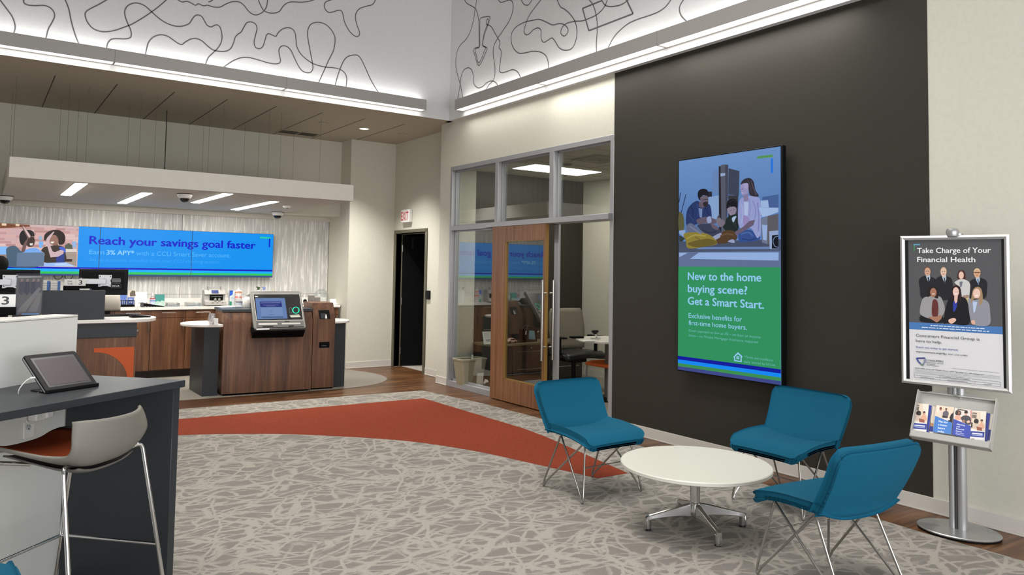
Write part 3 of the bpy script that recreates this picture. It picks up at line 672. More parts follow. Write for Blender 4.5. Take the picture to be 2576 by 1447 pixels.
# ================================================================== back counter: cabinet units, worktop
BY, BZ = 11.45, .975
edges = [.64+.45*k for k in range(10)]
def pull(mb, p0, p1, out=.03, r=.005):
    p0, p1 = Vector(p0), Vector(p1); o = Vector((0, -out, 0)); d = (p1-p0).normalized()
    mb.cyl(p0+o, p1+o, r, n=10); mb.cyl(p0+d*.012, p0+d*.012+o, r*.9, n=8); mb.cyl(p1-d*.012, p1-d*.012+o, r*.9, n=8); return mb
cab_lab = ['left end', 'second from the left', 'third from the left', 'fourth from the left', 'fifth from the left', 'sixth from the left', 'seventh from the left', 'eighth from the left', 'right end beside the cream wall']
for k in range(len(edges)-1):
    x0, x1 = edges[k], edges[k+1] if k < 8 else 4.72
    t = thing('base_cabinet', 'walnut base cabinet of the rear counter row, '+cab_lab[k], 'cabinet', ((x0+x1)/2, 11.72, 0), 0, 'walnut cabinets behind the tellers')
    m = MB(); m.box(x0+.001, x1-.001, BY+.02, 12.025, .105, BZ-.032); obj('carcass', m, M_wal, t, world=True)
    m = MB(); m.box(x0+.001, x1-.001, BY+.09, 12.02, 0, .105); obj('toe_kick', m, mat('toe_kick', (44, 28, 22), .6), t, world=True)
    m = MB(); m.box(x0+.0025, x1-.0025, BY, BY+.019, .836, BZ-.036); d = obj('drawer', m, M_wal, t, world=True, bevel=.001, seg=1)
    m = MB(); pull(m, ((x0+x1)/2-.09, BY, .905), ((x0+x1)/2+.09, BY, .905)); obj('handle', m, M_brush, d, world=True)
    m = MB(); m.box(x0+.0025, x1-.0025, BY, BY+.019, .118, .831); d = obj('door', m, M_wal, t, world=True, bevel=.001, seg=1)
    m = MB(); hx = x1-.035; pull(m, (hx, BY, .66), (hx, BY, .81)); obj('handle', m, M_brush, d, world=True)
m = MB(); m.box(.6, 4.735, 12.012, 12.033, BZ+.0085, BZ+.11); o = obj('backsplash', m, M_top, bevel=.002); tag(o, 'low white backsplash strip along the streaked wall behind the rear worktop', 'backsplash')
m = MB(); m.box(.6, 4.735, BY-.025, 12.03, BZ-.03, BZ+.008); o = obj('worktop', m, M_top, bevel=.003)
tag(o, 'long white worktop on the walnut cabinets under the video wall', 'worktop')

# ================================================================== left teller station counter
t = thing('teller_counter', 'white-topped teller counter with walnut front and orange quarter-curve inlay', 'counter', (.8, 9.1, 0))
def half_ell(cx, cy, rx, ry, a0, a1, n=20): return [(cx+rx*math.cos(a0+(a1-a0)*k/n), cy+ry*math.sin(a0+(a1-a0)*k/n)) for k in range(n+1)]
TY = 8.775
m = MB(); m.prism([(-.6, TY-.03)]+half_ell(1.36, TY+.345, .27, .375, -PI/2, PI/2)+[(-.6, TY+.72)], .962, 1.0); obj('counter_top', m, M_top, t, world=True, bevel=.006)
m = MB(); m.box(-.5, 1.395, TY, TY+.58, .815, .961); obj('apron', m, M_char, t, world=True, bevel=.002, seg=1)
m = MB(); m.box(-.5, 1.397, TY+.012, TY+.58, .03, .814); obj('front_panel', m, M_walx, t, world=True, bevel=.002, seg=1)
m = MB(); m.box(-.5, 1.38, TY+.06, TY+.56, 0, .03); obj('plinth', m, M_blackm, t, world=True)
c0 = at(236.6, 876.2, 'y', TY+.012); c1 = at(338, 872.4, 'y', TY+.012)
x0, x1, zt = c0.x, c1.x, c1.z; sw_ = x1-x0
arcp = [(x0+sw_*f, zt-sw_*g) for f, g in ((.86, 1.02), (.83, .74), (.76, .56), (.61, .36), (.39, .20), (.2, .135), (0, .11))]
cur = [tuple(q)[:2] for q in catmull([(p[0], p[1], 0) for p in arcp], False)]
m = MB(); m.extr([(p[0], TY+.0125, p[1]) for p in [(x0, zt), (x1, zt), (x1, zt-sw_*1.02)]+cur], (0, -.003, 0)); obj('orange_inlay', m, M_oran, t, world=True)
m = MB(); m.lathe([(0, .03), (.03, .028), (.042, .018), (.045, 0)], (1.397, TY+.10, .855), 24, (1, 0, 0)); obj('round_bumper', m, M_brush, t, world=True)
# privacy box on that counter
t = thing('privacy_screen', 'low charcoal privacy box standing on the white teller counter', 'privacy screen', (.9, TY+.1, 1.0))
a0 = at(265.5, 731, 'y', TY+.0); m = MB(); m.box(.30, a0.x, TY+.0, TY+.16, 1.001, a0.z); obj('box_body', m, M_char, t, world=True, bevel=.002, seg=1)
PZ = a0.z
# small stacked boxes on the privacy box
q0 = at(99, 731, 'y', TY+.10); q1 = at(125.5, 731, 'y', TY+.10); q2 = at(152, 731, 'y', TY+.10)
bh = (at(100, 707, 'y', TY+.10).z-PZ)/4
M_bxw = mat('box_white', (214, 210, 204), .6); M_bxb = mat('box_blue', (62, 104, 168), .5)
rows = ['bottom', 'second', 'third', 'top']
for ci, (xa, xb, cl) in enumerate(((q0.x, q1.x, 'left'), (q1.x, q2.x, 'right'))):
    for k in range(4):
        m = MB().use(M_bxw); z0 = PZ+.0012+k*bh; xm = xa+(xb-xa)*.66
        m.box(xa, xm, TY+.05, TY+.145, z0, z0+bh-.002); m.use(M_bxb); m.box(xm, xb-.006, TY+.05, TY+.145, z0, z0+bh-.002)
        m.use(mat('box_print', (150, 140, 132), .6)); m.box(xa+.01, xm-.02, TY+.0595, TY+.0600, z0+bh*.45, z0+bh*.62)
        o = obj('cardboard_box', m); tag(o, 'small white and blue box on the charcoal privacy box, %s stack, %s box' % (cl, rows[k]), 'box', 'small boxes stacked at the teller')
# perpetual calendar on the privacy box
def calendar(loc, rot, s, label, three_only=False):
    t = thing('block_calendar', label, 'calendar', loc, rot, 'desk calendars')
    m = MB(); m.box(-.075*s, .155*s, -.03*s, .045*s, 0, .052*s); obj('base', m, M_blackm, t, bevel=.003)
    a = Art((-.07*s, -.012*s, .050*s), (1, 0, 0), (0, 0, 1), lambda c: ink(c)); a.step = .0008
    for (x0, x1) in ((0, .115*s), (.118*s, .220*s)): a.use(M_whitep); a.frame_box((-.07*s+x0, -.012*s, .048*s), (x1-x0, 0, 0), (0, .012*s, 0), (0, 0, .082*s))
    a.layer = 1; a.text('3', .148*s, .018*s, (18, 18, 20), .05*s, .036*s, .02)
    a.text('TUE', .030*s, .018*s, (60, 56, 56), .018*s, .055*s, .01); a.line([(.03*s, .055*s), (.08*s, .055*s)], .007*s, (110, 104, 100), px=False)
    obj('date_cards', a, None, t)
q = at(161, 731, 'y', TY+.05); calendar((q.x+.062, TY+.09, PZ+.001), 0, .86, 'small desk calendar showing TUE 3 on the charcoal privacy box')
# clear holders with pens on the box
t = thing('pen', 'white pens lying on the charcoal privacy box right of the small calendar', 'pen', (at(210, 727, 'y', TY+.06).x, TY+.06, PZ+.009))
m = MB(); m.cyl((-.035, 0, 0), (.055, .01, .0), .0075, n=10); obj('barrel', m, M_whitep, t)
m = MB(); m.cyl((.055, .01, 0), (.075, .012, 0), .006, .002, n=10); obj('tip', m, mat('pen_violet', (120, 100, 150), .5), t)

def teller_monitor(loc, rot, label, w_=.50, h_=.285):
    """seen from behind: back shell, raised housing, arm plate, little sign"""
    t = thing('computer_monitor', label, 'monitor', loc, rot, 'teller monitors')
    m = MB(); m.box(-w_/2, w_/2, .0, .035, 0, h_); obj('back_shell', m, M_black, t, bevel=.006)
    m = MB(); m.box(-w_/2+.012, w_/2-.012, .0352, .037, .014, h_-.012); obj('screen', m, mat('screen_glass_off', (20, 24, 34), .15), t)
    m = MB(); m.box(-.20, .19, -.018, .001, .06, .245); m.box(-.195, .185, -.0185, -.017, .236, .240); m.box(-.19, -.10, -.0185, -.017, .064, .068); m.box(.10, .17, -.0185, -.017, .064, .068); obj('housing', m, mat('monitor_housing', (13, 13, 14), .6, spec=.15), t, bevel=.003)
    m = MB(); m.extr([(x, -.020, z) for x, z in half_plate(.01, .152, .062)], (0, -.004, 0)); p = obj('mount_plate', m, M_alu, t)
    m = MB()
    for dx in (-.048, .048):
        for dz in (-.045, .045): m.cyl((.01+dx, -.024, .152+dz), (.01+dx, -.0255, .152+dz), .005, n=8)
    obj('screw', m, M_blackm, p)
    m = MB(); m.cyl((.01, -.024, .152), (.01, -.075, .150), .026, n=20); m.frame_box((-.235, -.083, .118), (.25, 0, 0), (0, .03, 0), (0, 0, .055)); m.cyl((-.215, -.068, .11), (-.215, -.068, .18), .026, n=18); m.cyl((-.215, -.068, .11), (-.215, -.068, .03-loc[2]+1.0), .018, n=14); obj('monitor_arm', m, M_alu, t, bevel=.004)
    a = Art((.065, -.0195, .07), (1, 0, 0), (0, 0, 1), lambda c: ink(c)); a.use(M_black); a.frame_box((.066, -.026, .075), (.098, 0, 0), (0, .008, 0), (0, 0, .05)); a.O.y = -.0262
    a.line([(.004, .008), (.096, .008), (.096, .045), (.082, .053), (.016, .053), (.004, .045)], .0018, (120, 120, 122), px=False, closed=True)
    a.text('NCUA', .014, .02, (235, 235, 235), .016, .068, .02)
    a.poly([(.008, .066), (.092, .066), (.096, .092), (.088, .104), (.012, .104), (.004, .092)], (92, 92, 92), px=False); a.poly([(.010, .106), (.088, .106), (.09, .109), (.008, .109)], (120, 120, 120), px=False)
    obj('insurance_plaque', a, None, t)
    return t
def half_plate(cx, cz, s): return [(cx-s, cz-s), (cx-s*.7, cz-s), (cx-s*.35, cz-s*.86), (cx+s*.35, cz-s*.86), (cx+s*.7, cz-s), (cx+s, cz-s), (cx+s*.98, cz-s*.5), (cx+s*.8, cz), (cx+s*.98, cz+s*.5), (cx+s, cz+s), (cx-s, cz+s), (cx-s*.98, cz+s*.5), (cx-s*.8, cz), (cx-s*.98, cz-s*.5)]
mr0, mr1 = at(197, 743, 'y', 9.05), at(323, 678, 'y', 9.05)
teller_monitor(((mr0.x+mr1.x)/2, 9.05, mr0.z), -.04, 'black monitor seen from behind on the right, its NCUA plaque uncovered', mr1.x-mr0.x, mr1.z-mr0.z)
ml1 = at(102, 679, 'y', 8.55)
teller_monitor((ml1.x-.25, 8.55, ml1.z-.265), .05, 'black monitor seen from behind at the left edge above the big desk calendar', .50, .265)
# things on the left teller counter
t = thing('card_terminal', 'dark card terminal lying on the white end of the teller counter', 'card terminal', (at(305, 783, 'z', 1.0).x, 9.0, 1.0015), .15)
m = MB(); m.extr([(-.09, -.05, 0), (.10, -.05, 0), (.10, -.05, .012), (-.09, -.05, .03)], (0, .12, 0)); obj('body', m, M_black, t, bevel=.006)
m = MB(); m.frame_box((-.06, -.03, .0305), (.11, 0, -.010), (0, .07, 0), (0, 0, .002)); obj('screen', m, mat('dark_screen', (36, 42, 54), .2), t)
t = thing('keyboard', 'black keyboard lying on the teller counter behind the card terminal', 'keyboard', (1.28, 9.28, 1.0015), .05)
m = MB(); m.box(-.2, .2, -.065, .065, 0, .016); obj('case', m, M_black, t, bevel=.004)
m = MB()
for r in range(4):
    for c in range(14): m.box(-.187+c*.027, -.164+c*.027, -.053+r*.028, -.031+r*.028, .0165, .021)
obj('keys', m, M_blackm, t)
t = thing('counter_pen', 'silver pen on a thin wire standing on the rounded end of the teller counter', 'pen', (at(346, 780, 'y', 9.05).x, 9.05, 1.0015))
m = MB(); m.lathe([(.02, 0), (.02, .004), (.006, .008), (0, .008)], n=16); obj('base', m, M_whitep, t)
m = MB(); m.cyl((-.01, 0, .008), (.008, 0, .05), .004, n=8); obj('barrel', m, M_chrome, t)
m = MB(); m.tube(catmull([(.008, 0, .05), (.012, .01, .075), (-.005, .02, .088), (-.02, .03, .07), (-.026, .03, .04)], False, 5), .0012, 6); obj('wire', m, M_black, t)
# teller's grey chair behind the counter
t = thing('teller_chair', 'grey task chair backrest showing behind the right teller monitor', 'chair', (1.27, 10.1, 0))
m = MB(); q0, q1, q2, q3 = at(262, 742, 'y', 10.0), at(301, 741, 'y', 10.0), at(306, 776, 'y', 10.0), at(258, 774, 'y', 10.0)
wdt = (q1.x-q0.x)*1.5; cx = q1.x-wdt/2; hh = q0.z-q2.z
m.grid(lambda u, v: Vector((cx+(u-.5)*wdt*(.98+.10*(1-v)), 10.0-.03*math.cos((u-.5)*PI)-.02*math.sin(v*PI)+.0, q2.z-.02+v*(hh+.02)-(.010*(abs(u-.5)*2)**4 if v > .9 else 0))), 9, 9); obj('backrest', m, mat('chair_grey_fabric', (182, 176, 166), .85), t, world=True, solid=.03, solid_off=0, weld=True)
m = MB(); m.box(cx-wdt*.45, cx+wdt*.45, 10.0, 10.42, q2.z-.20, q2.z-.12); obj('seat', m, M_blackm, t, world=True, bevel=.03, seg=3)
m = MB(); m.box(cx-.03, cx+.03, 9.985, 10.05, q2.z-.18, q2.z+.06); m.cyl((cx, 10.2, .08), (cx, 10.2, q2.z-.19), .03); obj('column', m, M_black, t, world=True)
for k in range(5):
    a_ = 2*PI*k/5; m = MB(); m.cyl((cx, 10.2, .09), (cx+.27*math.cos(a_), 10.2+.27*math.sin(a_), .06), .022, .014, 10); m.cyl((cx+.27*math.cos(a_), 10.2+.27*math.sin(a_)-.012, .028), (cx+.27*math.cos(a_), 10.2+.27*math.sin(a_)+.012, .028), .025, n=14); m.cyl((cx+.27*math.cos(a_), 10.2+.27*math.sin(a_), .028), (cx+.27*math.cos(a_), 10.2+.27*math.sin(a_), .062), .008); obj('leg', m, M_black, t, world=True)
# dark high-back chair at the far left station
t = thing('high_back_chair', 'black rounded headrest of an office chair at the left edge, above the left monitor', 'chair', (.02, 10.2, 0))
q = at(0, 663, 'y', 10.2)
m = MB(); m.lathe([(0, -.10), (.07, -.095), (.105, -.05), (.112, 0), (.10, .05), (.06, .085), (0, .09)], (q.x-.03, 10.2, q.z), 24, None, 1.0, .55); obj('headrest', m, M_blackm, t, world=True)
m = MB(); m.box(q.x-.24, q.x+.10, 10.18, 10.24, .55, q.z-.16); obj('backrest', m, M_blackm, t, world=True, bevel=.025, seg=3)
m = MB(); m.box(q.x-.10, q.x-.04, 10.20, 10.225, q.z-.2, q.z-.05); m.box(q.x-.28, q.x+.14, 10.2, 10.66, .42, .50); m.cyl((q.x-.07, 10.4, .0), (q.x-.07, 10.4, .43), .03); m.lathe([(.28, 0.001), (.27, .03), (.03, .06)], (q.x-.07, 10.4, 0), 24); obj('base', m, M_black, t, world=True)
# ================================================================== things on the rear worktop
BT = BZ+.0085
def bx_px(u0, u1, y): return at(u0, 765, 'y', y).x, at(u1, 765, 'y', y).x
def htop(v, u, y): return at(u, v, 'y', y).z
def art_front(x0, y, z, fn=None): return Art((x0, y-.0005, z), (1, 0, 0), (0, 0, 1), fn or (lambda c: ink(c)))
yb = 11.72
x0, x1 = bx_px(300, 337, yb); zt = htop(727, 330, yb)
t = thing('brochure_rack', 'black wire rack of blue brochures on the rear worktop below the right teller monitor', 'brochure holder', ((x0+x1)/2, yb, BT))
m = MB(); m.box(x0, x1, yb-.04, yb+.06, BT, BT+.01)
for k in range(9): m.box(x0+k*(x1-x0)/8-.003, x0+k*(x1-x0)/8+.003, yb-.042, yb-.036, BT, BT+.085)
m.box(x0, x1, yb-.042, yb-.034, BT+.08, BT+.088); m.box(x0, x1, yb-.040, yb-.036, BT, BT+.03)
obj('rack', m, M_blackm, t, world=True)
for k in range(2):
    xa = x0+.008+k*(x1-x0)/2; xb = xa+(x1-x0)/2-.012; m = art_front(xa, yb-.01, BT+.012); hh = (zt-BT-.03) if k else (zt-BT)*.72
    t2 = m; m.use(ink((92, 118, 190))); m.frame_box((xa, yb-.01, BT+.012), (xb-xa, 0, 0), (0, .02, 0), (0, 0, hh)); m.layer = 1; m.O.y = yb-.0105
    if k: m.rect(0, hh*.55, xb-xa, hh, (206, 196, 180)); m.poly([(.03, hh*.6), (.10, hh*.62), (.09, hh*.95), (.05, hh*.98), (.025, hh*.8)], (92, 82, 70), px=False)
    for r in range(3): m.line([(.015, hh*(.42-.1*r)), ((xb-xa)*.75, hh*(.42-.1*r))], .010, (206, 216, 240), px=False)
    o = obj('brochure', m); tag(o, ('blue brochure with a photo on top, right-hand one in the black wire rack' if k else 'shorter plain blue brochure, left-hand one in the black wire rack'), 'brochure')
x0, x1 = bx_px(339, 370, yb); zt = htop(735, 350, yb)
m = art_front(x0, yb-.02, BT); m.use(M_whitep); m.extr([(x0, yb-.02, BT), (x1, yb-.02, BT), (x1, yb+.03, zt), (x0, yb+.03, zt)], (0, .008, 0)); m.box(x0, x1, yb-.02, yb+.08, BT, BT+.004)
d = Vector((0, .05, zt-BT)).normalized(); m.O = Vector((x0, yb-.021, BT)); m.U = d; m.N = m.R.cross(m.U); m.layer = 1
m.text('NCUA', .05, .035, (52, 54, 60), .026, .115)
for r in range(3): m.line([(.03, .10+.025*r), (x1-x0-.03, .10+.025*r)], .004, (200, 198, 196), px=False)
o = obj('insurance_sign', m); tag(o, 'white NCUA sign standing on the rear worktop beside the wire rack', 'sign')
def bottle(name, label, cat, x, y, z, prof, colr, cap_prof, capc, rough=.25, clear=False, band=None):
    t = thing(name, label, cat, (x, y, z))
    m = MB(); m.lathe(prof, n=20, ey=.7); obj('bottle_body', m, M_clear if clear else mat('bottle_%d_%d_%d' % colr, colr, rough), t)
    m = MB(); m.lathe(cap_prof, n=16); obj('cap', m, mat('cap_%d_%d_%d' % capc, capc, .4), t)
    if band:
        for (za, zb, r, c) in band:
            m = MB(); m.lathe([(r, za), (r, zb)], n=20, ey=.7); obj('label', m, mat('label_%d_%d_%d' % c, c, .5), t)
    return t
x0, x1 = bx_px(379, 388, yb); h = htop(735, 383, yb)-BT
bottle('sanitizer_bottle', 'clear hand sanitizer bottle on the rear worktop between the NCUA sign and the green card', 'bottle', (x0+x1)/2, yb, BT, [(.03, 0), (.036, .01), (.036, h*.6), (.014, h*.74)], (210, 220, 226), [(.014, h*.74), (.014, h*.9), (.005, h*.92), (.005, h)], (232, 232, 232), clear=True, band=[(h*.12, h*.5, .0365, (206, 216, 232)), (h*.5, h*.56, .0367, (206, 60, 66)), (h*.36, h*.42, .0367, (90, 120, 200))])
x0, x1 = bx_px(390, 413, yb); zt = htop(741, 400, yb)
m = art_front(x0, yb-.01, BT); m.use(ink((64, 140, 134))); m.box(x0, x1, yb-.01, yb+.03, BT, zt); w_ = x1-x0; h = zt-BT
m.layer = 1; m.poly([(0, 0), (w_, 0), (w_, h*.42), (w_*.7, h*.5), (w_*.5, h*.38), (w_*.25, h*.46), (0, h*.36)], (178, 208, 196), px=False); m.poly([(w_*.2, h*.1), (w_*.8, h*.1), (w_*.6, h*.3), (w_*.4, h*.26)], (206, 222, 210), px=False)
o = obj('tissue_box', m); tag(o, 'green tissue box with pale leaf print on the rear worktop', 'tissue box')
p0, p1, p2 = at(358, 766, 'z', BT+.002), at(413, 767, 'z', BT+.002), at(358, 756, 'y', 11.50)
y_ = 11.5; xa, xb = at(357, 766, 'y', y_).x, at(414, 766, 'y', y_).x
t = thing('wire_file_tray', 'black wedge-shaped wire file tray on the rear worktop in front of the green tissue box', 'file tray', ((xa+xb)/2, y_, BT))
m = MB()
for yy in (y_, y_+.12): m.extr([(xa, yy, BT+.012), (xb, yy, BT+.001), (xb, yy, BT+.007), (xa+.02, yy, BT+.055), (xa, yy, BT+.055)], (0, .006, 0))
for k in range(9): m.box(xa+k*(xb-xa)/8.2, xa+k*(xb-xa)/8.2+.004, y_, y_+.126, BT+.001, BT+.006)
obj('wire_frame', m, M_blackm, t, world=True)
m = MB(); m.box(xa, xa+.022, y_-.001, y_+.127, BT, BT+.06); obj('end_panel', m, mat('file_tray_end', (60, 58, 56), .5), t, world=True)
for (u0, u1, s) in ((418, 449, 'just right of the tissue box'), (467, 502, 'just left of the money counter')):
    xa, xb = bx_px(u0, u1, 11.68); t = thing('clear_tray', 'low clear acrylic tray on the rear worktop, '+s, 'tray', ((xa+xb)/2, 11.68, BT))
    m = MB(); m.box(xa, xb, 11.6, 11.76, BT, BT+.004); m.box(xa, xb, 11.6, 11.604, BT, BT+.045); m.box(xa, xb, 11.756, 11.76, BT, BT+.055); m.box(xa, xa+.004, 11.6, 11.76, BT, BT+.05); m.box(xb-.004, xb, 11.6, 11.76, BT, BT+.05); obj('tray_body', m, M_clear, t, world=True)
# banknote counter
y_ = 11.56; xa, xb = at(515, 760, 'y', y_).x, at(569, 760, 'y', y_).x; zt = htop(729, 540, y_); h = zt-BT; w_ = xb-xa
t = thing('money_counter', 'light grey banknote counting machine with blue display on the rear worktop', 'money counter', ((xa+xb)/2, y_, BT))
M_mc = mat('counter_plastic', (178, 176, 172), .4)
m = MB(); m.extr([(xa, y_-.02, BT+.01), (xa, y_+.2, BT+.01), (xa, y_+.18, BT+h*.97), (xa, y_+.06, BT+h), (xa, y_+.02, BT+h*.70), (xa, y_+.05, BT+h*.66), (xa, y_+.05, BT+h*.36), (xa, y_-.02, BT+h*.30)], (w_, 0, 0)); obj('machine_body', m, M_mc, t, world=True, bevel=.008)
m = MB(); m.box(xa+w_*.26, xa+w_*.85, y_+.012, y_+.055, BT+h*.36, BT+h*.68); obj('note_slot', m, M_blackm, t, world=True)
m = MB(); m.box(xa+w_*.30, xa+w_*.80, y_+.0, y_+.02, BT+h*.56, BT+h*.585); obj('slot_bar', m, M_alu, t, world=True)
m = MB(); m.frame_box((xa+w_*.33, y_+.028, BT+h*.78), (w_*.32, 0, 0), (0, .030, h*.18), (0, -.006, .002)); obj('display', m, screen_em((66, 92, 190), .6), t, world=True)
for k in (.48, .66):
    m = MB(); m.lathe([(.014, 0), (.022, .02), (.018, .045), (0, .06)], (xa+w_*k, y_-.01, BT+h*.26), 14); obj('stacker_wheel', m, M_grey, t, world=True)
m = MB(); m.box(xa+w_*.20, xa+w_*.78, y_+.10, y_+.112, BT+h, BT+h*1.16); m.box(xa+w_*.18, xa+w_*.215, y_+.04, y_+.112, BT+h*.95, BT+h*1.18); m.box(xa+w_*.775, xa+w_*.80, y_+.04, y_+.112, BT+h*.95, BT+h*1.18); obj('hopper', m, M_mc, t, world=True)
m = MB()
for (k0, k1) in ((.30, .42), (.53, .62), (.78, .86)): m.box(xa+w_*k0, xa+w_*k1, y_-.023, y_-.018, BT+h*.17, BT+h*.23)
obj('buttons', m, M_grey, t, world=True)
m = MB(); m.box(xa+w_*.15, xa+w_*.75, y_-.01, y_+.18, BT-.0005, BT+.012); obj('foot', m, M_black, t, world=True)
# wipes pack, orange-banded bottle, spray bottles, globe, organisers
y_ = 11.70; xa, xb = at(577, 765, 'y', y_).x, at(592, 765, 'y', y_).x; zt = htop(731, 585, y_)
m = art_front(xa, y_, BT); m.use(ink((214, 222, 226))); m.box(xa, xb, y_, y_+.06, BT, zt); w_ = xb-xa; h = zt-BT
m.layer = 1; m.poly([(0, h*.62), (w_*.5, h*.72), (w_*.55, h), (0, h)], (44, 92, 190), px=False); m.poly([(0, 0), (w_*.4, 0), (w_*.4, h*.24), (0, h*.28)], (40, 132, 104), px=False); m.line([(w_*.3, h*.5), (w_*.8, h*.5)], h*.06, (150, 190, 210), px=False)
o = obj('wipes_box', m); tag(o, 'upright blue white and green wipes box right of the money counter', 'box')
x = at(599, 765, 'y', 11.66).x; h = htop(724, 599, 11.66)-BT
bottle('sanitizer_bottle', 'tall white bottle with orange band on the rear worktop right of the wipes box', 'bottle', x, 11.66, BT, [(.045, 0), (.05, .01), (.05, h*.76), (.042, h*.80)], (206, 200, 196), [(.042, h*.80), (.030, h*.86), (.012, h*.92), (.006, h)], (236, 234, 230), band=[(h*.70, h*.77, .0505, (204, 130, 90)), (h*.42, h*.52, .0505, (210, 120, 110))])
for (u, vt, c, s) in ((649, 721, (58, 78, 44), 'dark green'), (663.5, 721.5, (128, 140, 190), 'pale violet'), (685.5, 725.5, (196, 196, 176), 'cream')):
    y_ = 11.66; x = at(u, 740, 'y', y_).x; h = htop(vt, u, y_)-BT
    t = thing('spray_bottle', s+' trigger spray bottle on the rear worktop behind the teller machine', 'spray bottle', (x, y_, BT), 0, 'spray bottles behind the machine')
    m = MB(); m.lathe([(.035, 0), (.04, .01), (.04, h*.55), (.014, h*.74), (.014, h*.82)], n=18, ey=.7); obj('bottle_body', m, mat('spray_body', (214, 220, 222), .3), t)
    m = MB(); m.extr([(-.014, -.012, h*.82), (.016, -.012, h*.82), (.020, -.012, h*.88), (.030, -.012, h*.93), (.026, -.012, h*.96), (-.005, -.012, h*.99), (-.026, -.012, h), (-.030, -.012, h*.97), (-.012, -.012, h*.90)], (0, .024, 0)); obj('trigger_head', m, mat('spray_%d' % c[0], c, .45), t, bevel=.002, seg=1)
    m = MB(); m.box(-.030, -.022, -.004, .004, h*.86, h*.93); obj('trigger', m, M_whitep, t)
y_ = 11.80; xc = at(808, 745, 'y', y_).x; r = abs(at(826, 745, 'y', y_).x-xc)
t = thing('glass_globe', 'round clear glass fishbowl jar on the rear worktop near the cream wall', 'jar', (xc, y_, BT))
m = MB(); m.lathe([(.055, 0)]+[(r*math.sin(a_), r*.96-r*.96*math.cos(a_)) for a_ in [PI*k/16 for k in range(3, 15)]], n=28); obj('globe', m, M_clear, t)
m = MB(); zz = r*.96-r*.96*math.cos(PI*14/16); m.lathe([(r*math.sin(PI*14/16), zz), (r*math.sin(PI*14/16)+.008, zz+.01), (r*math.sin(PI*14/16), zz+.016)], n=28); obj('rim', m, M_clear, t)
y_ = 11.55
for (u0, u1, vt, s) in ((778.5, 792, 742, 'taller left one of two before the glass jar'), (792, 806.5, 747, 'shorter right one of two before the glass jar')):
    xa, xb = at(u0, 755, 'y', y_).x, at(u1, 755, 'y', y_).x; zt = htop(vt, u0, y_)
    t = thing('desk_organiser', 'small grey desk organiser, '+s, 'organiser', ((xa+xb)/2, y_, BT))
    m = MB(); m.extr([(xa+.002, y_, BT), (xa+.002, y_+.08, BT), (xa+.002, y_+.08, zt), (xa+.002, y_+.012, zt-.01)], (xb-xa-.004, 0, 0)); obj('tray_body', m, mat('organiser_grey', (112, 106, 100), .5), t, world=True)
    m = MB(); m.frame_box((xa+.001, y_+.008, zt-.012), (xb-xa-.002, 0, 0), (0, .075, .010), (0, -.001, .006)); obj('rim', m, mat('organiser_rim', (180, 172, 166), .5), t, world=True)
    m = MB(); m.box(xa+.02, xb-.02, y_-.002, y_+.003, (BT+zt)/2, (BT+zt)/2+.006); obj('ledge', m, M_grey, t, world=True)
xa, xb = at(760, 758, 'y', y_).x, at(777, 758, 'y', y_).x
t = thing('webcam_stand', 'small black camera on a grey foot on the rear worktop right of the machine', 'camera', ((xa+xb)/2, y_+.05, BT))
m = MB(); m.box(xa, xb, y_+.02, y_+.12, BT, BT+.02); obj('foot', m, M_grey, t, world=True, bevel=.004)
xq = at(771, 748, 'y', y_).x; m = MB(); m.lathe([(.02, 0), (.03, .03), (.026, .055), (.012, .066), (0, .068)], (xq, y_+.06, BT+.02), 18); obj('camera_head', m, M_blackm, t, world=True)
xa, xb = at(833, 760, 'y', 11.62).x, at(857, 760, 'y', 11.62).x; zt = htop(750, 857, 11.62)
m = MB(); m.box(xa, xb, 11.55, 11.68, BT, BT+.01); m.box(xb-.02, xb, 11.55, 11.68, BT, zt); m.box(xa, xb, 11.665, 11.68, BT, zt-.015); o = obj('letter_tray', m, M_whitep, bevel=.003); tag(o, 'white open letter tray at the right end of the rear worktop', 'tray')

# ================================================================== self-service teller machine pedestal
KR = -.104
t = thing('machine_pedestal', 'walnut pedestal of the self-service teller machine with dark wings and white side shelves', 'kiosk', (2.463, 9.515, 0), KR)
m = MB(); m.extr([(0, 0, .025), (0, .70, .025), (0, .70, 1.006), (0, .072, 1.006), (0, 0, .888)], (1.075, 0, 0)); obj('main_cabinet', m, M_wal, t, bevel=.0015, seg=1)
m = MB(); m.box(.03, 1.05, .04, .66, 0, .025); m.box(1.11, 1.38, .10, .6, 0, .025); obj('plinth', m, M_blackm, t)
m = MB(); m.box(-.012, 1.09, .058, .72, 1.0065, 1.040); obj('counter_slab', m, M_char, t, bevel=.002, seg=1)
m = MB(); m.extr([(1.098, .065, .022), (1.098, .58, .022), (1.098, .58, 1.108), (1.098, .185, 1.108), (1.098, .065, .892)], (.288, 0, 0)); p = obj('side_pillar', m, M_wal, t, bevel=.0015, seg=1)
def pil(u, v, lift=.0):   # points on the sloping pillar face
    n_ = Vector((0, -.216, .12)).normalized(); R_ = Matrix.Rotation(KR, 3, 'Z'); n_ = R_ @ n_; P_ = Vector((2.463, 9.515, 0)) + R_ @ Vector((1.098, .065, .892))
    return on(u, v, P_ + n_*lift, n_), n_
c4 = [pil(*q) for q in ((800.5, 781), (828, 780.5), (831, 802.5), (804.4, 803))]; nn = c4[0][1]
m = MB(); m.extr([q[0] for q in c4], nn*.004); pk = obj('reader_pocket', m, M_blackm, t, world=True)
c4 = [pil(u, v, .0045)[0] for (u, v) in ((806, 789.5), (819.5, 788.5), (821.5, 801.5), (807.5, 801.8))]; m = MB(); m.extr(c4, nn*.004); obj('reader_face', m, mat('reader_dark', (34, 38, 44), .3), pk, world=True)
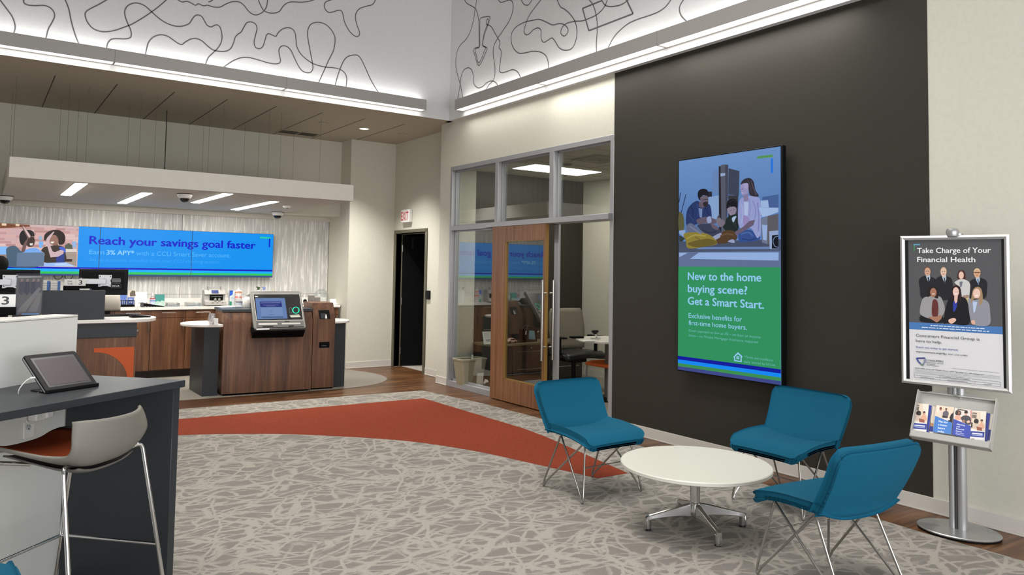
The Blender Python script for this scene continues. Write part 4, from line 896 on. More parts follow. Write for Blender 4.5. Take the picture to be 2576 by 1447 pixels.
c4 = [pil(u, v, .009)[0] for (u, v) in ((819, 791.5), (821, 791.5), (823, 801.5), (818, 801.5))]; m = MB(); m.extr(c4, nn*.003); obj('paper_slip', m, M_whitep, pk, world=True)
a_ = [Vector((1.098, .065, 0))]; R_ = Matrix.Rotation(KR, 3, 'Z'); pn = R_ @ Vector((0, -1, 0)); pP = Vector((2.463, 9.515, 0)) + R_ @ a_[0]
c4 = [on(u, v, pP, pn) for (u, v) in ((802.6, 861), (828.7, 860), (828.7, 874.3), (802.6, 875.4))]; m = MB(); m.extr(c4, pn*.006); sl = obj('receipt_slot', m, M_blackm, t, world=True)
m = MB(); c = sum(c4, Vector())/4; m.frame_box(c+pn*.0062-R_ @ Vector((.035, 0, .012)), R_ @ Vector((.06, 0, 0)), R_ @ Vector((0, -.002, 0)), (0, 0, .004)); obj('slot_lip', m, M_grey, sl, world=True)
m = MB(); m.box(2.262, 2.44, 9.60, 10.26, 0, .838); obj('left_wing', m, M_char, t, world=True, bevel=.002, seg=1)
m = MB(); m.box(3.86, 4.035, 9.53, 10.2, 0, .838); obj('right_wing', m, M_char, t, world=True, bevel=.002, seg=1)
m = MB(); m.prism([(2.43, 9.40)]+[(2.40-.365*math.sin(PI*k/24), 9.78-.39*math.cos(PI*k/24)) for k in range(25)]+[(2.43, 10.17)], .839, .870); obj('left_shelf', m, M_top, t, world=True, bevel=.006)
m = MB(); m.prism([(3.83, 9.47)]+[(3.93+.235*math.sin(PI*k/20), 9.80-.32*math.cos(PI*k/20)) for k in range(21)]+[(3.83, 10.12)], .839, .870); obj('right_shelf', m, M_top, t, world=True, bevel=.006)
# the teller machine itself
TH, PH, MW, MH = -.12, .703, .626, .590
R_ = Matrix.Rotation(TH, 3, 'Z'); mo = Vector((2.764, 9.30, .812)); mx_ = R_ @ Vector((1, 0, 0)); mu_ = R_ @ Vector((0, math.sin(PH), math.cos(PH))); mn = mx_.cross(mu_)
t = thing('teller_machine', 'grey interactive teller machine with tilted touch screen and glowing green ring', 'machine', tuple(mo))
def mf(a, b, d): return mo + mx_*a + mu_*b + mn*d
rad = .03; oc = []
for (cx, cy, a0) in ((rad, rad, PI), (MW-rad, rad, 1.5*PI), (MW-rad, MH-rad, 0), (rad, MH-rad, .5*PI)): oc += [(cx+rad*math.cos(a0+PI/2*k/5), cy+rad*math.sin(a0+PI/2*k/5)) for k in range(6)]
m = MB(); m.extr([mf(a, b, -.06) for a, b in oc], mn*.06); obj('bezel', m, mat('machine_grey', (122, 121, 117), .42, .3), t, world=True, bevel=.006)
m = MB(); m.extr([mf(.015, -.005, -.055), mf(MW-.015, -.005, -.055), mf(MW-.03, MH-.02, -.16), mf(.03, MH-.02, -.16)], -mn*.08); m.extr([mf(-.005, -.02, -.03), mf(MW-.01, -.02, -.03), mf(MW-.02, .20, -.10), mf(.0, .20, -.10)], -mn*.13)
m.box(2.76, 3.34, 9.33, 9.44, .765, .83); obj('rear_housing', m, M_blackm, t, world=True, bevel=.006)
a = Art(mf(0, 0, .0006), mx_, mu_, lambda c: screen_em(c, .9)); a.pm = a.px
blk = lambda c: mat('machine_%d_%d_%d' % c, c, .3)
a.crop(600, 680, 6.2925); a.fn = blk
a.poly([(228,372),(968,372),(1028,792),(285,800)], (196, 194, 190)); a.poly([(236,381),(962,379),(1020,783),(292,792)], (10, 10, 12))
a.poly([(258,412),(275,408),(310,416),(308,424),(262,424)], (210, 210, 210))
a.fn = lambda c: screen_em(c, .85)
a.poly([(265,440),(732,440),(778,765),(300,778)], (104, 134, 186)); a.poly([(335,497),(678,495),(690,580),(346,584)], (40, 52, 128)); a.line([(352,518),(665,514)], .010, (120, 132, 190)); a.line([(385,552),(640,549)], .008, (110, 122, 184)); a.line([(440,568),(580,566)], .006, (110, 122, 184))
a.poly([(352,592),(692,588),(708,722),(362,724)], (120, 148, 196)); a.line([(495,640),(530,640)], .006, (96, 120, 170)); a.line([(500,662),(540,662)], .006, (96, 120, 170)); a.line([(480,705),(565,703)], .006, (80, 90, 130)); a.poly([(365,740),(705,735),(712,750),(372,756)], (70, 100, 130)); a.line([(300,462),(380,458)], .006, (80, 104, 160))
a.fn = blk; a.poly([(775,522),(968,520),(985,570),(790,572)], (16, 17, 19)); a.poly([(808,712),(955,700),(985,742),(830,748)], (186, 190, 178)); a.line([(815,722),(960,714)], .004, (90, 92, 90)); a.line([(850,757),(975,754)], .006, (70, 70, 70)); a.line([(808,600),(825,588),(842,600),(848,650),(840,678),(818,682),(806,668),(803,620)], .004, (120, 124, 124), closed=True)
a.fn = lambda c: screen_em(c, 1.6); cx, cy = 908, 633; a.line([(cx+49*math.cos(2*PI*k/28), cy+49*math.sin(2*PI*k/28)) for k in range(28)], .011, (40, 222, 168), closed=True)
obj('touch_screen', a, None, t, world=True)
a = Art(mf(0, 0, .0006), mx_, mu_, blk); a.crop(600, 680, 6.2925)
a.poly([(278,806),(1022,796),(1040,905),(285,920)], (100, 99, 96)); a.poly([(315,840),(612,836),(618,862),(318,868)], (188, 187, 184)); a.poly([(682,836),(978,830),(982,852),(688,858)], (188, 187, 184)); a.poly([(732,808),(805,806),(806,818),(735,820)], (12, 12, 12)); a.poly([(380,886),(550,880),(554,898),(384,904)], (10, 10, 10)); a.poly([(790,876),(876,872),(880,890),(795,896)], (10, 10, 10)); a.poly([(285,908),(1035,890),(1038,902),(286,922)], (14, 14, 14)); a.poly([(283,926),(488,922),(490,938),(284,944)], (226, 226, 222))
obj('note_and_card_slots', a, None, t, world=True)
m = MB(); q = on(701, 838, mf(0, -.02, .0), R_ @ Vector((0, -1, 0))); m.cyl((q.x, 9.365, .80), (q.x, 9.352, .80), .009, n=12); obj('lock', m, M_chrome, t, world=True)
# things on the pedestal
zt = 1.0405
y_ = 9.80; xx = at(601, 771, 'y', y_).x; h = at(599, 737, 'y', y_).z-zt
bottle('sanitizer_bottle', 'clear pump sanitizer bottle on the charcoal pedestal top left of the machine', 'bottle', xx, y_, zt, [(.038, 0), (.042, .01), (.042, h*.55), (.03, h*.66), (.013, h*.72)], (200, 214, 224), [(.014, h*.72), (.014, h*.84), (.006, h*.86), (.006, h)], (236, 236, 236), clear=True, band=[(h*.2, h*.45, .0425, (206, 216, 226)), (h*.38, h*.44, .0428, (90, 70, 80))])
xx = at(622, 772, 'y', 9.95).x; h = at(622, 743, 'y', 9.95).z-zt
t = thing('white_jug', 'white plastic jug with side handle on the pedestal top beside the machine', 'jug', (xx, 9.95, zt))
m = MB(); m.lathe([(.062, 0), (.068, .01), (.068, h*.62), (.03, h*.88), (.022, h*.9), (.022, h)], n=24, ey=.65); obj('jug_body', m, M_whitep, t)
m = MB(); m.tube(catmull([(.03, -.0, h*.85), (.07, -.0, h*.80), (.085, -.0, h*.6), (.066, -.0, h*.4)], False, 5), .009, 8); obj('handle', m, M_whitep, t)
m = MB(); m.cyl((0, 0, h), (0, 0, h+.02), .024, n=16); obj('cap', m, M_whitep, t)
pa = [at(u, v, 'z', zt+.001) for (u, v) in ((547, 771.5), (572, 770), (585, 772.5), (556, 774))]
m = MB(); m.prism([(p.x, p.y) for p in pa], zt+.0005, zt+.002); o = obj('paper_sheet', m, mat('paper_cream', (238, 234, 222), .8)); tag(o, 'cream sheet of paper lying on the charcoal pedestal top', 'paper')
q = at(532, 817, 'z', .871); zt = .8705
t = thing('pen_tumbler', 'clear plastic tumbler of pens on the left white pedestal shelf', 'tumbler', (q.x, q.y, zt))
m = MB(); m.lathe([(.036, 0), (.044, .03), (.046, .06), (.034, .125), (.036, .13)], n=24); obj('tumbler_body', m, M_milk, t)
rnd = random.Random(2)
for k in range(7):
    a_ = 2*PI*k/7; m = MB(); c = rnd.choice([(232, 230, 228), (226, 224, 224), (60, 52, 78), (210, 206, 206)]); d_ = Vector((.02*math.cos(a_), .02*math.sin(a_), .0)); e_ = Vector((.028*math.cos(a_+1.0), .028*math.sin(a_+1), .10+.03*rnd.random()+(.03 if k == 3 else 0)))
    m.cyl(d_+Vector((0, 0, .004)), e_, .0042, n=8); o = obj('pen', m, mat('pen_%d' % c[0], c, .4)); o.location = (q.x, q.y, zt); tag(o, 'one of the pens standing in the clear tumbler on the pedestal shelf', 'pen', 'pens in the clear tumbler')
m = MB(); q2 = at(544, 818, 'z', .8705); m.frame_box((q2.x-.028, q2.y-.005, zt+.0005), (.05, -.004, 0), (0, .03, 0), (0, .012, .075)); o = obj('card_holder', m, M_whitep, bevel=.003); tag(o, 'small white card holder in front of the pen tumbler', 'card holder')
# ================================================================== office glass front
FD = .115                                            # frame depth, from W-.005 into the wall
X0, X1 = W-.006, W-.006+FD
YM2, YM3 = 7.83, 6.72                                # mullions (centre lines)
win = MB(); H1, H0 = 2.975, 2.10
win.box(X0, X1, YF1-.045, YF1, 0, H1)
win.box(X0, X1, YM2-.035, YM2+.035, 0, H1-.05); win.box(X0, X1, YM3-.04, YM3+.04, H0, H1-.05); win.box(X0, X1, YF0, YF0+.055, 0, H1)
win.box(X0-.0006, X1-.001, YF0-.0005, YF1+.0005, H1-.055, H1+.0005)
win.box(X0-.0008, X1-.001, YF0+.001, YF1-.001, H0-.0, H0+.06)
win.box(X0-.0006, X1-.001, YM2, YF1+.0006, 0.0005, .075)
win.box(X1-.03, X1, YM3-.04, YM3+.04, 0, H0)
# glazing stops
for (ya, yb_) in ((YM2+.035, YF1-.045), (YM3+.04, YM2-.035), (YF0+.055, YM3-.04)):
    for z_ in ((H0+.06, H1-.055),):
        win.box(X0+.055, X0+.085, ya, ya+.018, z_[0], z_[1]); win.box(X0+.055, X0+.085, yb_-.018, yb_, z_[0], z_[1]); win.box(X0+.055, X0+.085, ya, yb_, z_[0], z_[0]+.018); win.box(X0+.055, X0+.085, ya, yb_, z_[1]-.018, z_[1])
ya, yb_ = YM2+.035, YF1-.045
win.box(X0+.055, X0+.085, ya, ya+.018, .075, H0); win.box(X0+.055, X0+.085, yb_-.018, yb_, .075, H0); win.box(X0+.055, X0+.085, ya, yb_, .075, .10); win.box(X0+.055, X0+.085, ya, yb_, H0-.018, H0)
w1 = struct('window_1', win, M_frame, bevel=.0015, seg=1)
for (ya, yb_, z0, z1) in ((YM2+.035, YF1-.045, .08, H0), (YM2+.035, YF1-.045, H0+.06, H1-.055), (YM3+.04, YM2-.035, H0+.06, H1-.055), (YF0+.055, YM3-.04, H0+.06, H1-.055)):
    m = MB(); m.box(X0+.066, X0+.074, ya+.002, yb_-.002, z0+.002, z1-.002); obj('pane', m, M_glass, w1)
m = MB(); m.box(X0-.062, X0-.001, YF0+.01, 8.0, H0+.005, H0+.062); obj('door_track', m, M_frame, w1, bevel=.0015, seg=1)
m = MB(); m.box(X0-.063, X0-.001, YF0+.002, YF0+.0095, H0+.003, H0+.064); obj('track_end_cap', m, mat('end_cap', (112, 112, 114), .5), w1)
# sliding timber door hung in front of the glass
DX = X0-.056; DY0, DY1 = 6.735, 7.815
g0, g1 = at(1271.6, 606, 'x', DX), at(1368.5, 601, 'x', DX); g2 = at(1265.9, 954, 'x', DX)
GY1, GY0, GZ1, GZ0 = g0.y, g1.y, g0.z, g2.z
m = MB().use(M_door)
m.box(DX, DX+.044, DY0, GY0, .012, H0+.004); m.box(DX, DX+.044, GY1, DY1, .012, H0+.004); m.box(DX, DX+.044, GY0, GY1, .012, GZ0); m.box(DX, DX+.044, GY0, GY1, GZ1, H0+.004)
m.use(M_doore); m.box(DX+.0005, DX+.0435, DY0-.0012, DY0+.001, .012, H0+.004)
m.box(DX+.001, DX+.043, GY0-.001, GY0+.012, GZ0, GZ1); m.box(DX+.001, DX+.043, GY1-.012, GY1+.001, GZ0, GZ1); m.box(DX+.001, DX+.043, GY0, GY1, GZ0-.001, GZ0+.012); m.box(DX+.001, DX+.043, GY0, GY1, GZ1-.012, GZ1+.001)
d1 = struct('door_1', m)
m = MB(); m.box(DX+.018, DX+.026, GY0+.002, GY1-.002, GZ0+.002, GZ1-.002); obj('pane', m, M_glass, d1)
h0, h1 = at(1365, 704.6, 'x', DX-.055), at(1361.5, 908, 'x', DX-.055)
for sx in (-1, 1):
    xx = DX-.055 if sx < 0 else DX+.044+.055; xd = DX if sx < 0 else DX+.044; hy = GY0-.035 if sx > 0 else h0.y
    hy = h0.y
    m = MB(); m.cyl((xx, hy, h1.z), (xx, hy, h0.z), .016, n=20)
    for f in (.165, .835): m.cyl((xx, hy, h1.z+(h0.z-h1.z)*f), (xd, hy, h1.z+(h0.z-h1.z)*f), .010, n=14)
    obj('pull_handle', m, M_brush, d1)
m = MB(); m.box(DX+.012, DX+.032, DY0+.03, DY1-.03, .0035, .012); obj('floor_guide', m, M_blackm, d1)

# office room behind the glass
OX1, OY1, OZ = 7.645, 8.95, 2.96; OY0 = 3.6
m = MB().use(M_cream); m.box(W+.14, 5.675, OY1, OY1+.1, 0, 3.2); m.use(M_dark); m.box(5.675, OX1+.1, OY1, OY1+.1, 0, 3.2); struct('wall_office_back', m).name = 'wall_back.003'
m = MB().use(M_cream); m.box(OX1, OX1+.1, OY0, OY1, 0, 3.2); m.box(W+.14, OX1, OY0-.1, OY0, 0, 3.2); struct('wall_office_right', m).name = 'wall_right.003'
m = MB().use(mat('ceiling_tile', (206, 202, 190), .9)); m.box(W+.14, OX1, OY0, OY1, OZ, OZ+.05); m.use(mat('tile_grid', (170, 166, 156), .6))
for k in range(12):
    y = OY1-.12-.6*k
    if y > OY0: m.box(W+.14, OX1, y-.010, y+.010, OZ-.002, OZ)
for k in range(5): m.box(W+.2+.6*k-.010, W+.2+.6*k+.010, OY0, OY1, OZ-.0021, OZ)
struct('ceiling.002', m).name = 'ceiling.002'
m = MB(); m.box(W+.141, OX1, OY0, OY1, .0002, .003); o = obj('floor.003', m, M_gcar); o['kind'] = 'structure'
m = MB(); m.box(5.42, OX1, OY1-.009, OY1, 0, .10); m.box(OX1-.009, OX1, OY0, OY1-.009, 0, .10); struct('baseboard_office', m, M_base).name = 'baseboard_back.001'
tr = [at(u, v, 'z', OZ) for (u, v) in ((1287.5, 422.6), (1346, 411), (1514.6, 432.9), (1451, 441.9))]
tx, ty = (tr[0].x+tr[2].x)/2, (tr[0].y+tr[2].y)/2
def troffer(x, y, label):
    t = thing('ceiling_troffer', label, 'light fixture', (x, y, OZ), 0, 'office ceiling lights')
    m = MB(); m.box(-.60, .60, -.29, .29, -.004, -.0005); obj('trim_frame', m, M_whitep, t)
    m = MB(); m.box(-.57, .57, -.26, .26, -.007, -.0035); obj('diffuser', m, M_trof, t)
troffer(tx, ty, 'bright rectangular office ceiling light seen through the middle upper panes')
troffer(tx+.25, ty-2.45, 'second office ceiling light cut off by the right edge of the upper pane')
av = at(1505, 400, 'z', OZ)
t = thing('ceiling_diffuser', 'square louvred air diffuser in the office ceiling seen through the right upper pane', 'vent', (av.x, av.y, OZ))
m = MB()
for k in range(4):
    r0 = .29-.07*k; r1 = r0-.03
    for (a_, b_, c_, d_) in ((-r0, r0, -r0, -r1), (-r0, r0, r1, r0), (-r0, -r1, -r1, r1), (r1, r0, -r1, r1)): m.box(a_, b_, c_, d_, -.006-.004*k, -.001)
obj('louvre', m, mat('diffuser_white', (190, 186, 176), .6), t)
m = MB(); m.box(-.26, .26, -.26, .26, -.0008, -.0002); obj('dark_gap', m, mat('vent_dark', (52, 50, 40), .8), t)
q = at(1427, 412, 'z', OZ); t = thing('smoke_detector', 'small round detector on the office ceiling beside the louvred diffuser', 'smoke detector', (q.x, q.y, OZ))
m = MB(); m.lathe([(.06, -.0005), (.058, -.02), (.03, -.03), (0, -.031)], n=20); obj('body', m, M_grey, t)

# office furniture
CRY = 8.46; CRZ = .572
t = thing('office_credenza', 'low dark credenza with drawers seen through the sliding door glass', 'credenza', (6.4, CRY+.24, 0))
M_cre = mat('credenza_dark', (44, 40, 36), .5)
m = MB(); m.box(5.66, 7.3, CRY, OY1-.01, CRZ-.028, CRZ); obj('worktop', m, mat('credenza_top', (120, 110, 84), .45), t, world=True, bevel=.002, seg=1)
m = MB(); m.box(5.70, 7.26, CRY+.03, OY1-.02, .0, CRZ-.029); obj('carcass', m, M_cre, t, world=True)
for (xa, xb, za, zb) in ((6.02, 6.62, .30, .535), (6.02, 6.62, .06, .295), (6.63, 7.25, .30, .535), (6.63, 7.25, .06, .295)):
    m = MB(); m.box(xa, xb, CRY+.010, CRY+.029, za, zb); d = obj('drawer', m, M_cre, t, world=True, bevel=.002, seg=1)
    m = MB(); m.cyl((xa+.06, CRY-.012, zb-.075), (xb-.08, CRY-.012, zb-.075), .006, n=8)
    for x_ in (xa+.09, xb-.11): m.cyl((x_, CRY-.012, zb-.075), (x_, CRY+.012, zb-.075), .005, n=8)
    obj('handle', m, M_brush, d, world=True)
m = MB(); m.cyl((6.32, CRY+.012, .507), (6.32, CRY+.006, .507), .011, n=12); obj('lock', m, M_chrome, t, world=True)
def cz(u, y=CRY+.18): return at(u, 860, 'y', y).x
# NCUA sign, notecard, toy car, phone, bag
y_ = CRY+.12; xa = cz(1216, y_); z1 = at(1216, 835, 'y', y_).z
m = Art((xa+.01, y_, CRZ+.001), (1, 0, 0), (0, .12, z1-CRZ), lambda c: ink(c)); m.use(M_whitep); m.frame_box((xa+.01, y_+.0005, CRZ+.001), (.27, 0, 0), (0, .045, z1-CRZ-.002), (0, .004, 0)); m.O = Vector((xa+.01, y_-.0005, CRZ+.001)); m.U = Vector((0, .045, z1-CRZ)).normalized(); m.N = m.R.cross(m.U)
m.text('NCUA', .045, .035, (40, 42, 44), .030, .15, .01)
for r in range(5): m.line([(.02, .10+.024*r), (.24, .10+.024*r)], .005, (170, 168, 160), px=False)
o = obj('insurance_sign', m); tag(o, 'white NCUA sign leaning on the office credenza, left of the sliding door', 'sign')
y_ = CRY+.10; xa, xb = at(1267, 860, 'y', y_).x, at(1278, 860, 'y', y_).x; z1 = at(1270, 843, 'y', y_).z
m = MB(); m.frame_box((xa-.03, y_, CRZ+.001), (xb-xa+.03, 0, 0), (0, .02, z1-CRZ), (0, .004, 0)); o = obj('note_card', m, mat('note_cream', (196, 196, 170), .7)); tag(o, 'small cream card standing on the office credenza behind the door stile', 'card')
y_ = CRY+.08; xc = at(1287, 860, 'y', y_).x
t = thing('toy_car', 'small pale pink toy car on the office credenza', 'toy car', (xc, y_, CRZ+.001))
M_pk = mat('toy_pink', (206, 172, 160), .35)
m = MB(); m.extr([(-.075, -.03, .016), (.075, -.03, .016), (.078, -.03, .036), (.045, -.03, .045), (.025, -.03, .072), (-.03, -.03, .072), (-.055, -.03, .045), (-.078, -.03, .038)], (0, .06, 0)); obj('car_body', m, M_pk, t, bevel=.006)
m = MB(); m.extr([(.036, -.0305, .047), (.021, -.0305, .067), (-.026, -.0305, .067), (-.046, -.0305, .047)], (0, .061, 0)); obj('car_window', m, M_black, t)
for x_ in (-.045, .045):
    m = MB(); m.cyl((x_, -.033, .017), (x_, .033, .017), .0165, n=16); obj('wheel', m, M_black, t)
y_ = CRY+.2; xc = at(1302, 860, 'y', y_).x
t = thing('desk_phone', 'black desk phone between the toy car and the bag on the office credenza', 'phone', (xc, y_, CRZ+.001))
m = MB(); m.extr([(-.08, -.09, 0), (-.08, .09, 0), (-.08, .09, .075), (-.08, -.09, .02)], (.13, 0, 0)); obj('base', m, M_black, t, bevel=.006)
m = MB(); m.tube([(-.075, -.09, .045), (-.07, -.05, .075), (-.07, .04, .10), (-.075, .08, .095)], .018, 10); obj('handset', m, M_black, t)
y_ = CRY+.12; xa, xb = at(1318, 860, 'y', y_).x, at(1352, 860, 'y', y_).x; z1 = at(1330, 826, 'y', y_).z; hh = z1-CRZ
xa += .012
t = thing('gift_bag', 'black bag with pale blue tissue standing on the office credenza', 'bag', ((xa+xb)/2, y_+.06, CRZ+.001))
w_ = xb-xa
m = MB(); m.extr([(xa, y_, CRZ+.001), (xb, y_, CRZ+.001), (xb+.01, y_+.01, CRZ+hh*.9), (xa-.01, y_+.01, CRZ+hh*.92)], (0, .12, 0)); obj('bag_body', m, M_black, t, world=True, bevel=.008)
m = MB(); m.extr([(xa+w_*.30, y_-.006, CRZ+hh*.20), (xa+w_*.82, y_-.006, CRZ+hh*.16), (xa+w_*.74, y_-.004, CRZ+hh*.80), (xa+w_*.34, y_-.004, CRZ+hh*.84)], (0, .006, 0)); obj('tissue', m, mat('tissue_blue', (120, 160, 172), .8), t, world=True)
m = MB()
for s in (0, 1): m.tube(catmull([(xa+w_*.15, y_+.02+.08*s, CRZ+hh*.88), (xa+w_*.28, y_+.02+.08*s, CRZ+hh*1.12), (xa+w_*.6, y_+.02+.08*s, CRZ+hh*1.10), (xa+w_*.88, y_+.02+.08*s, CRZ+hh*.86)], False, 5), .009, 8)
obj('handle', m, mat('bag_handle', (52, 48, 40), .6), t, world=True)
m = MB(); m.frame_box((xa+w_*.04, y_-.004, CRZ+hh*.55), (w_*.06, 0, 0), (0, .003, 0), (w_*.03, 0, hh*.28)); m.frame_box((xa+w_*.96, y_-.004, CRZ+hh*.68), (w_*.10, 0, 0), (0, .003, 0), (.01, 0, hh*.10)); obj('price_tag', m, M_whitep, t, world=True)
# waste bin
bq0, bq1 = at(1150, 900, 'y', 8.62), at(1213, 903, 'y', 8.62)
t = thing('waste_bin', 'beige plastic waste bin behind the left office pane', 'waste bin', ((bq0.x+bq1.x)/2, 8.62, .003))
bw = bq1.x-bq0.x; bh = (bq0.z+bq1.z)/2-.003
def rrect(wx, wy, r=.03, n=4):
    o = []
    for (cx, cy, a0) in ((wx/2-r, wy/2-r, 0), (-wx/2+r, wy/2-r, PI/2), (-wx/2+r, -wy/2+r, PI), (wx/2-r, -wy/2+r, 1.5*PI)): o += [(cx+r*math.cos(a0+PI/2*k/n), cy+r*math.sin(a0+PI/2*k/n)) for k in range(n+1)]
    return o
def loft(mb, rings):
    n = len(rings[0]); v = [Vector(p) for r in rings for p in r]
    mb.add(v, [(i*n+k, i*n+(k+1) % n, (i+1)*n+(k+1) % n, (i+1)*n+k) for i in range(len(rings)-1) for k in range(n)], True); return mb
M_bin = mat('bin_beige', (150, 142, 118), .5)
L_ = lambda wx, wy, z: [(p[0], p[1], z) for p in rrect(wx, wy)]
m = MB(); loft(m, [L_(bw*.74, .19, .0), L_(bw*.98, .25, bh-.02), L_(bw*1.02, .27, bh-.02), L_(bw*1.02, .27, bh), L_(bw*.96, .24, bh), L_(bw*.72, .18, .01)]); m.add(L_(bw*.73, .185, .004), [tuple(range(20))]); obj('bin_body', m, M_bin, t)
m = MB(); loft(m, [[(p[0], p[1]-.0, bh+.003) for p in rrect(bw*1.03, .275)], L_(bw*.97, .25, bh+.004), L_(bw*.94, .23, bh-.08)]); obj('bin_liner', m, mat('bin_liner', (206, 202, 186), .4), t)
m = MB(); m.frame_box((.02, .0, bh-.06), (.03, 0, .0), (.01, .02, 0), (.005, 0, .10)); obj('crumpled_paper', m, mat('paper_cream', (238, 234, 222), .8), t)
# shoes and box by the bin
y_ = 8.36; xc = at(1213, 962, 'y', y_).x
t = thing('shoe', 'brown shoe on the office floor right of the waste bin', 'shoe', (xc, y_, .003), 2.2)
m = MB(); m.grid(lambda u, v: Vector(((u-.5)*.27, math.cos(v*PI)*(.045-.012*abs(u-.4)), .01+math.sin(v*PI)*(.05+.05*math.exp(-((u-.2)/.2)**2)))), 14, 10); obj('upper', m, mat('shoe_brown', (52, 34, 20), .6), t, solid=.004)
m = MB(); m.box(-.135, .135, -.045, .045, 0, .012); obj('sole', m, M_black, t, bevel=.01)
m = MB(); q = at(1221, 955, 'y', 8.40); m.frame_box((q.x-.03, 8.38, .06), (.05, .0, -.015), (0, .02, .03), (.02, 0, .05)); o = obj('shoe_tag', m, mat('paper_cream', (238, 234, 222), .8), t, world=True)
xa, xb = at(1206, 950, 'y', 8.42).x, at(1219, 950, 'y', 8.42).x
m = MB(); m.frame_box((xa-.03, 8.45, .0035), (xb-xa+.02, 0, 0), (0, .004, 0), (.015, .0, at(1212, 940, 'y', 8.42).z)); o = obj('paper_sheet', m, mat('paper_cream', (238, 234, 222), .8)); tag(o, 'white folded paper leaning behind the brown shoe in the office', 'paper')
# office chair, round table and guest chair
y_ = 7.95; xa = at(1390, 800, 'y', y_).x; xb = at(1475, 800, 'y', y_).x; zt = at(1440, 776, 'y', y_).z; zs = at(1440, 882, 'y', y_).z
t = thing('office_chair', 'grey-backed office chair with black seat seen right of the sliding door', 'chair', ((xa+xb)/2, y_, 0))
cx = (xa+xb)/2-.02; wv = (xb-xa)*1.02
m = MB(); m.grid(lambda u, v: Vector((cx+(u-.5)*wv*(.92+.08*(1-abs(2*v-1)))*(1-.10*max(0, v-.9)*10*(abs(u-.5)*2)**6), y_+.05*math.cos((u-.5)*PI*1.0)+.06*v, zs+.03+v*(zt-zs-.03))), 11, 11); obj('backrest', m, mat('office_back', (120, 112, 100), .8), t, world=True, solid=.03, solid_off=0, weld=True)
m = MB(); m.grid(lambda u, v: Vector((cx+.04+(u-.5)*wv*1.1, y_-.36+v*.42, zs+.015-.035*((u-.5)*2)**2*0-.04*max(0, .25-v)*4+.012*math.cos((u-.5)*2*PI))), 11, 9); obj('seat', m, mat('black_leather', (26, 28, 30), .35), t, world=True, solid=.06, solid_off=-1, weld=True)
for s in (-1, 1):
    m = MB(); m.box(cx+s*wv*.52-.02, cx+s*wv*.52+.02, y_-.22, y_-.18, zs-.02, zs+.19); m.box(cx+s*wv*.52-.04, cx+s*wv*.52+.04, y_-.32, y_-.06, zs+.19, zs+.215); obj('armrest', m, M_black, t, world=True, bevel=.01)
m = MB(); m.box(cx-.12, cx+.12, y_-.24, y_+.02, zs-.13, zs-.06); m.cyl((cx, y_-.12, .09), (cx, y_-.12, zs-.12), .032); obj('column', m, M_black, t, world=True)
for k in range(5):
    a_ = 2*PI*k/5+.3; c_ = Vector((cx+.29*math.cos(a_), y_-.12+.29*math.sin(a_), 0)); m = MB(); m.cyl((cx, y_-.12, .10), (c_.x, c_.y, .07), .024, .015, 10); m.cyl((c_.x, c_.y-.012, .031), (c_.x, c_.y+.012, .031), .028, n=14); m.cyl((c_.x, c_.y, .03), (c_.x, c_.y, .072), .009); obj('leg', m, M_black, t, world=True)
tq = at(1430, 850, 'z', .74); tq2 = at(1480, 861, 'z', .74)
tcx, tcy, tr_ = tq.x+.36, 7.02, .42
t = thing('meeting_table', 'round white table on a grey pedestal inside the office', 'table', (tcx, tcy, 0))
m = MB(); m.lathe([(0, .715), (tr_-.004, .715), (tr_, .722), (tr_, .737), (tr_-.004, .741), (0, .741)], (tcx, tcy, 0), 40); obj('table_top', m, M_top, t, world=True)
m = MB(); m.cyl((tcx, tcy, .02), (tcx, tcy, .715), .055, n=22); obj('column', m, mat('pedestal_grey', (112, 108, 102), .45, .3), t, world=True)
m = MB(); m.lathe([(.26, .003), (.26, .014), (.24, .022), (.05, .03)], (tcx, tcy, 0), 32); obj('base', m, M_black, t, world=True)
zz = .742
p = at(1455, 851, 'z', zz); m = MB(); m.frame_box((p.x-.10, p.y-.02, zz), (.16, -.02, 0), (.02, .10, 0), (0, 0, .022)); o = obj('notebook', m, M_blackm, bevel=.004); tag(o, 'black notebook on the round office table', 'notebook')
p = at(1470, 857, 'z', zz); m = MB(); m.frame_box((p.x-.10, p.y-.10, zz), (.21, -.03, 0), (.04, .14, 0), (0, 0, .003)); o = obj('paper_sheet', m, M_whitep); tag(o, 'white paper sheet on the round office table', 'paper')
p = at(1500, 853, 'z', zz); t = thing('chrome_stapler', 'chrome and black desk punch with black head on the round office table', 'hole punch', (p.x, p.y, zz))
m = MB(); m.box(-.07, .05, -.03, .03, 0, .012); m.frame_box((-.0, -.012, .01), (.018, 0, 0), (0, .024, 0), (-.02, 0, .07)); obj('foot', m, M_chrome, t, bevel=.003)
m = MB(); m.lathe([(0, .055), (.02, .06), (.045, .085), (.05, .098), (.04, .108), (0, .11)], (-.02, 0, 0), 20, None, 1.1, .6); obj('head', m, M_black, t)
gx, gy = at(1520, 912, 'z', .45).x+.10, at(1520, 912, 'z', .45).y
t = thing('guest_chair', 'orange-seated guest chair with grey legs by the round office table', 'chair', (gx, gy, .003))
m = MB(); m.grid(lambda u, v: Vector((-.22+u*.44, -.22+v*.44, .45-.02*math.cos((u-.5)*PI)*math.cos((v-.5)*PI)-.02*max(0, .2-u)*5)), 9, 9); obj('seat', m, fine('orange_fabric', (214, 104, 52), .05, 300, .9, .2, .1), t, solid=.03, weld=True)
m = MB(); m.grid(lambda u, v: Vector((.20+.10*v+.03*math.cos((u-.5)*PI), -.21+u*.42, .50+v*.38)), 9, 7); obj('backrest', m, mat('guest_back', (92, 84, 74), .8), t, solid=.02, weld=True)
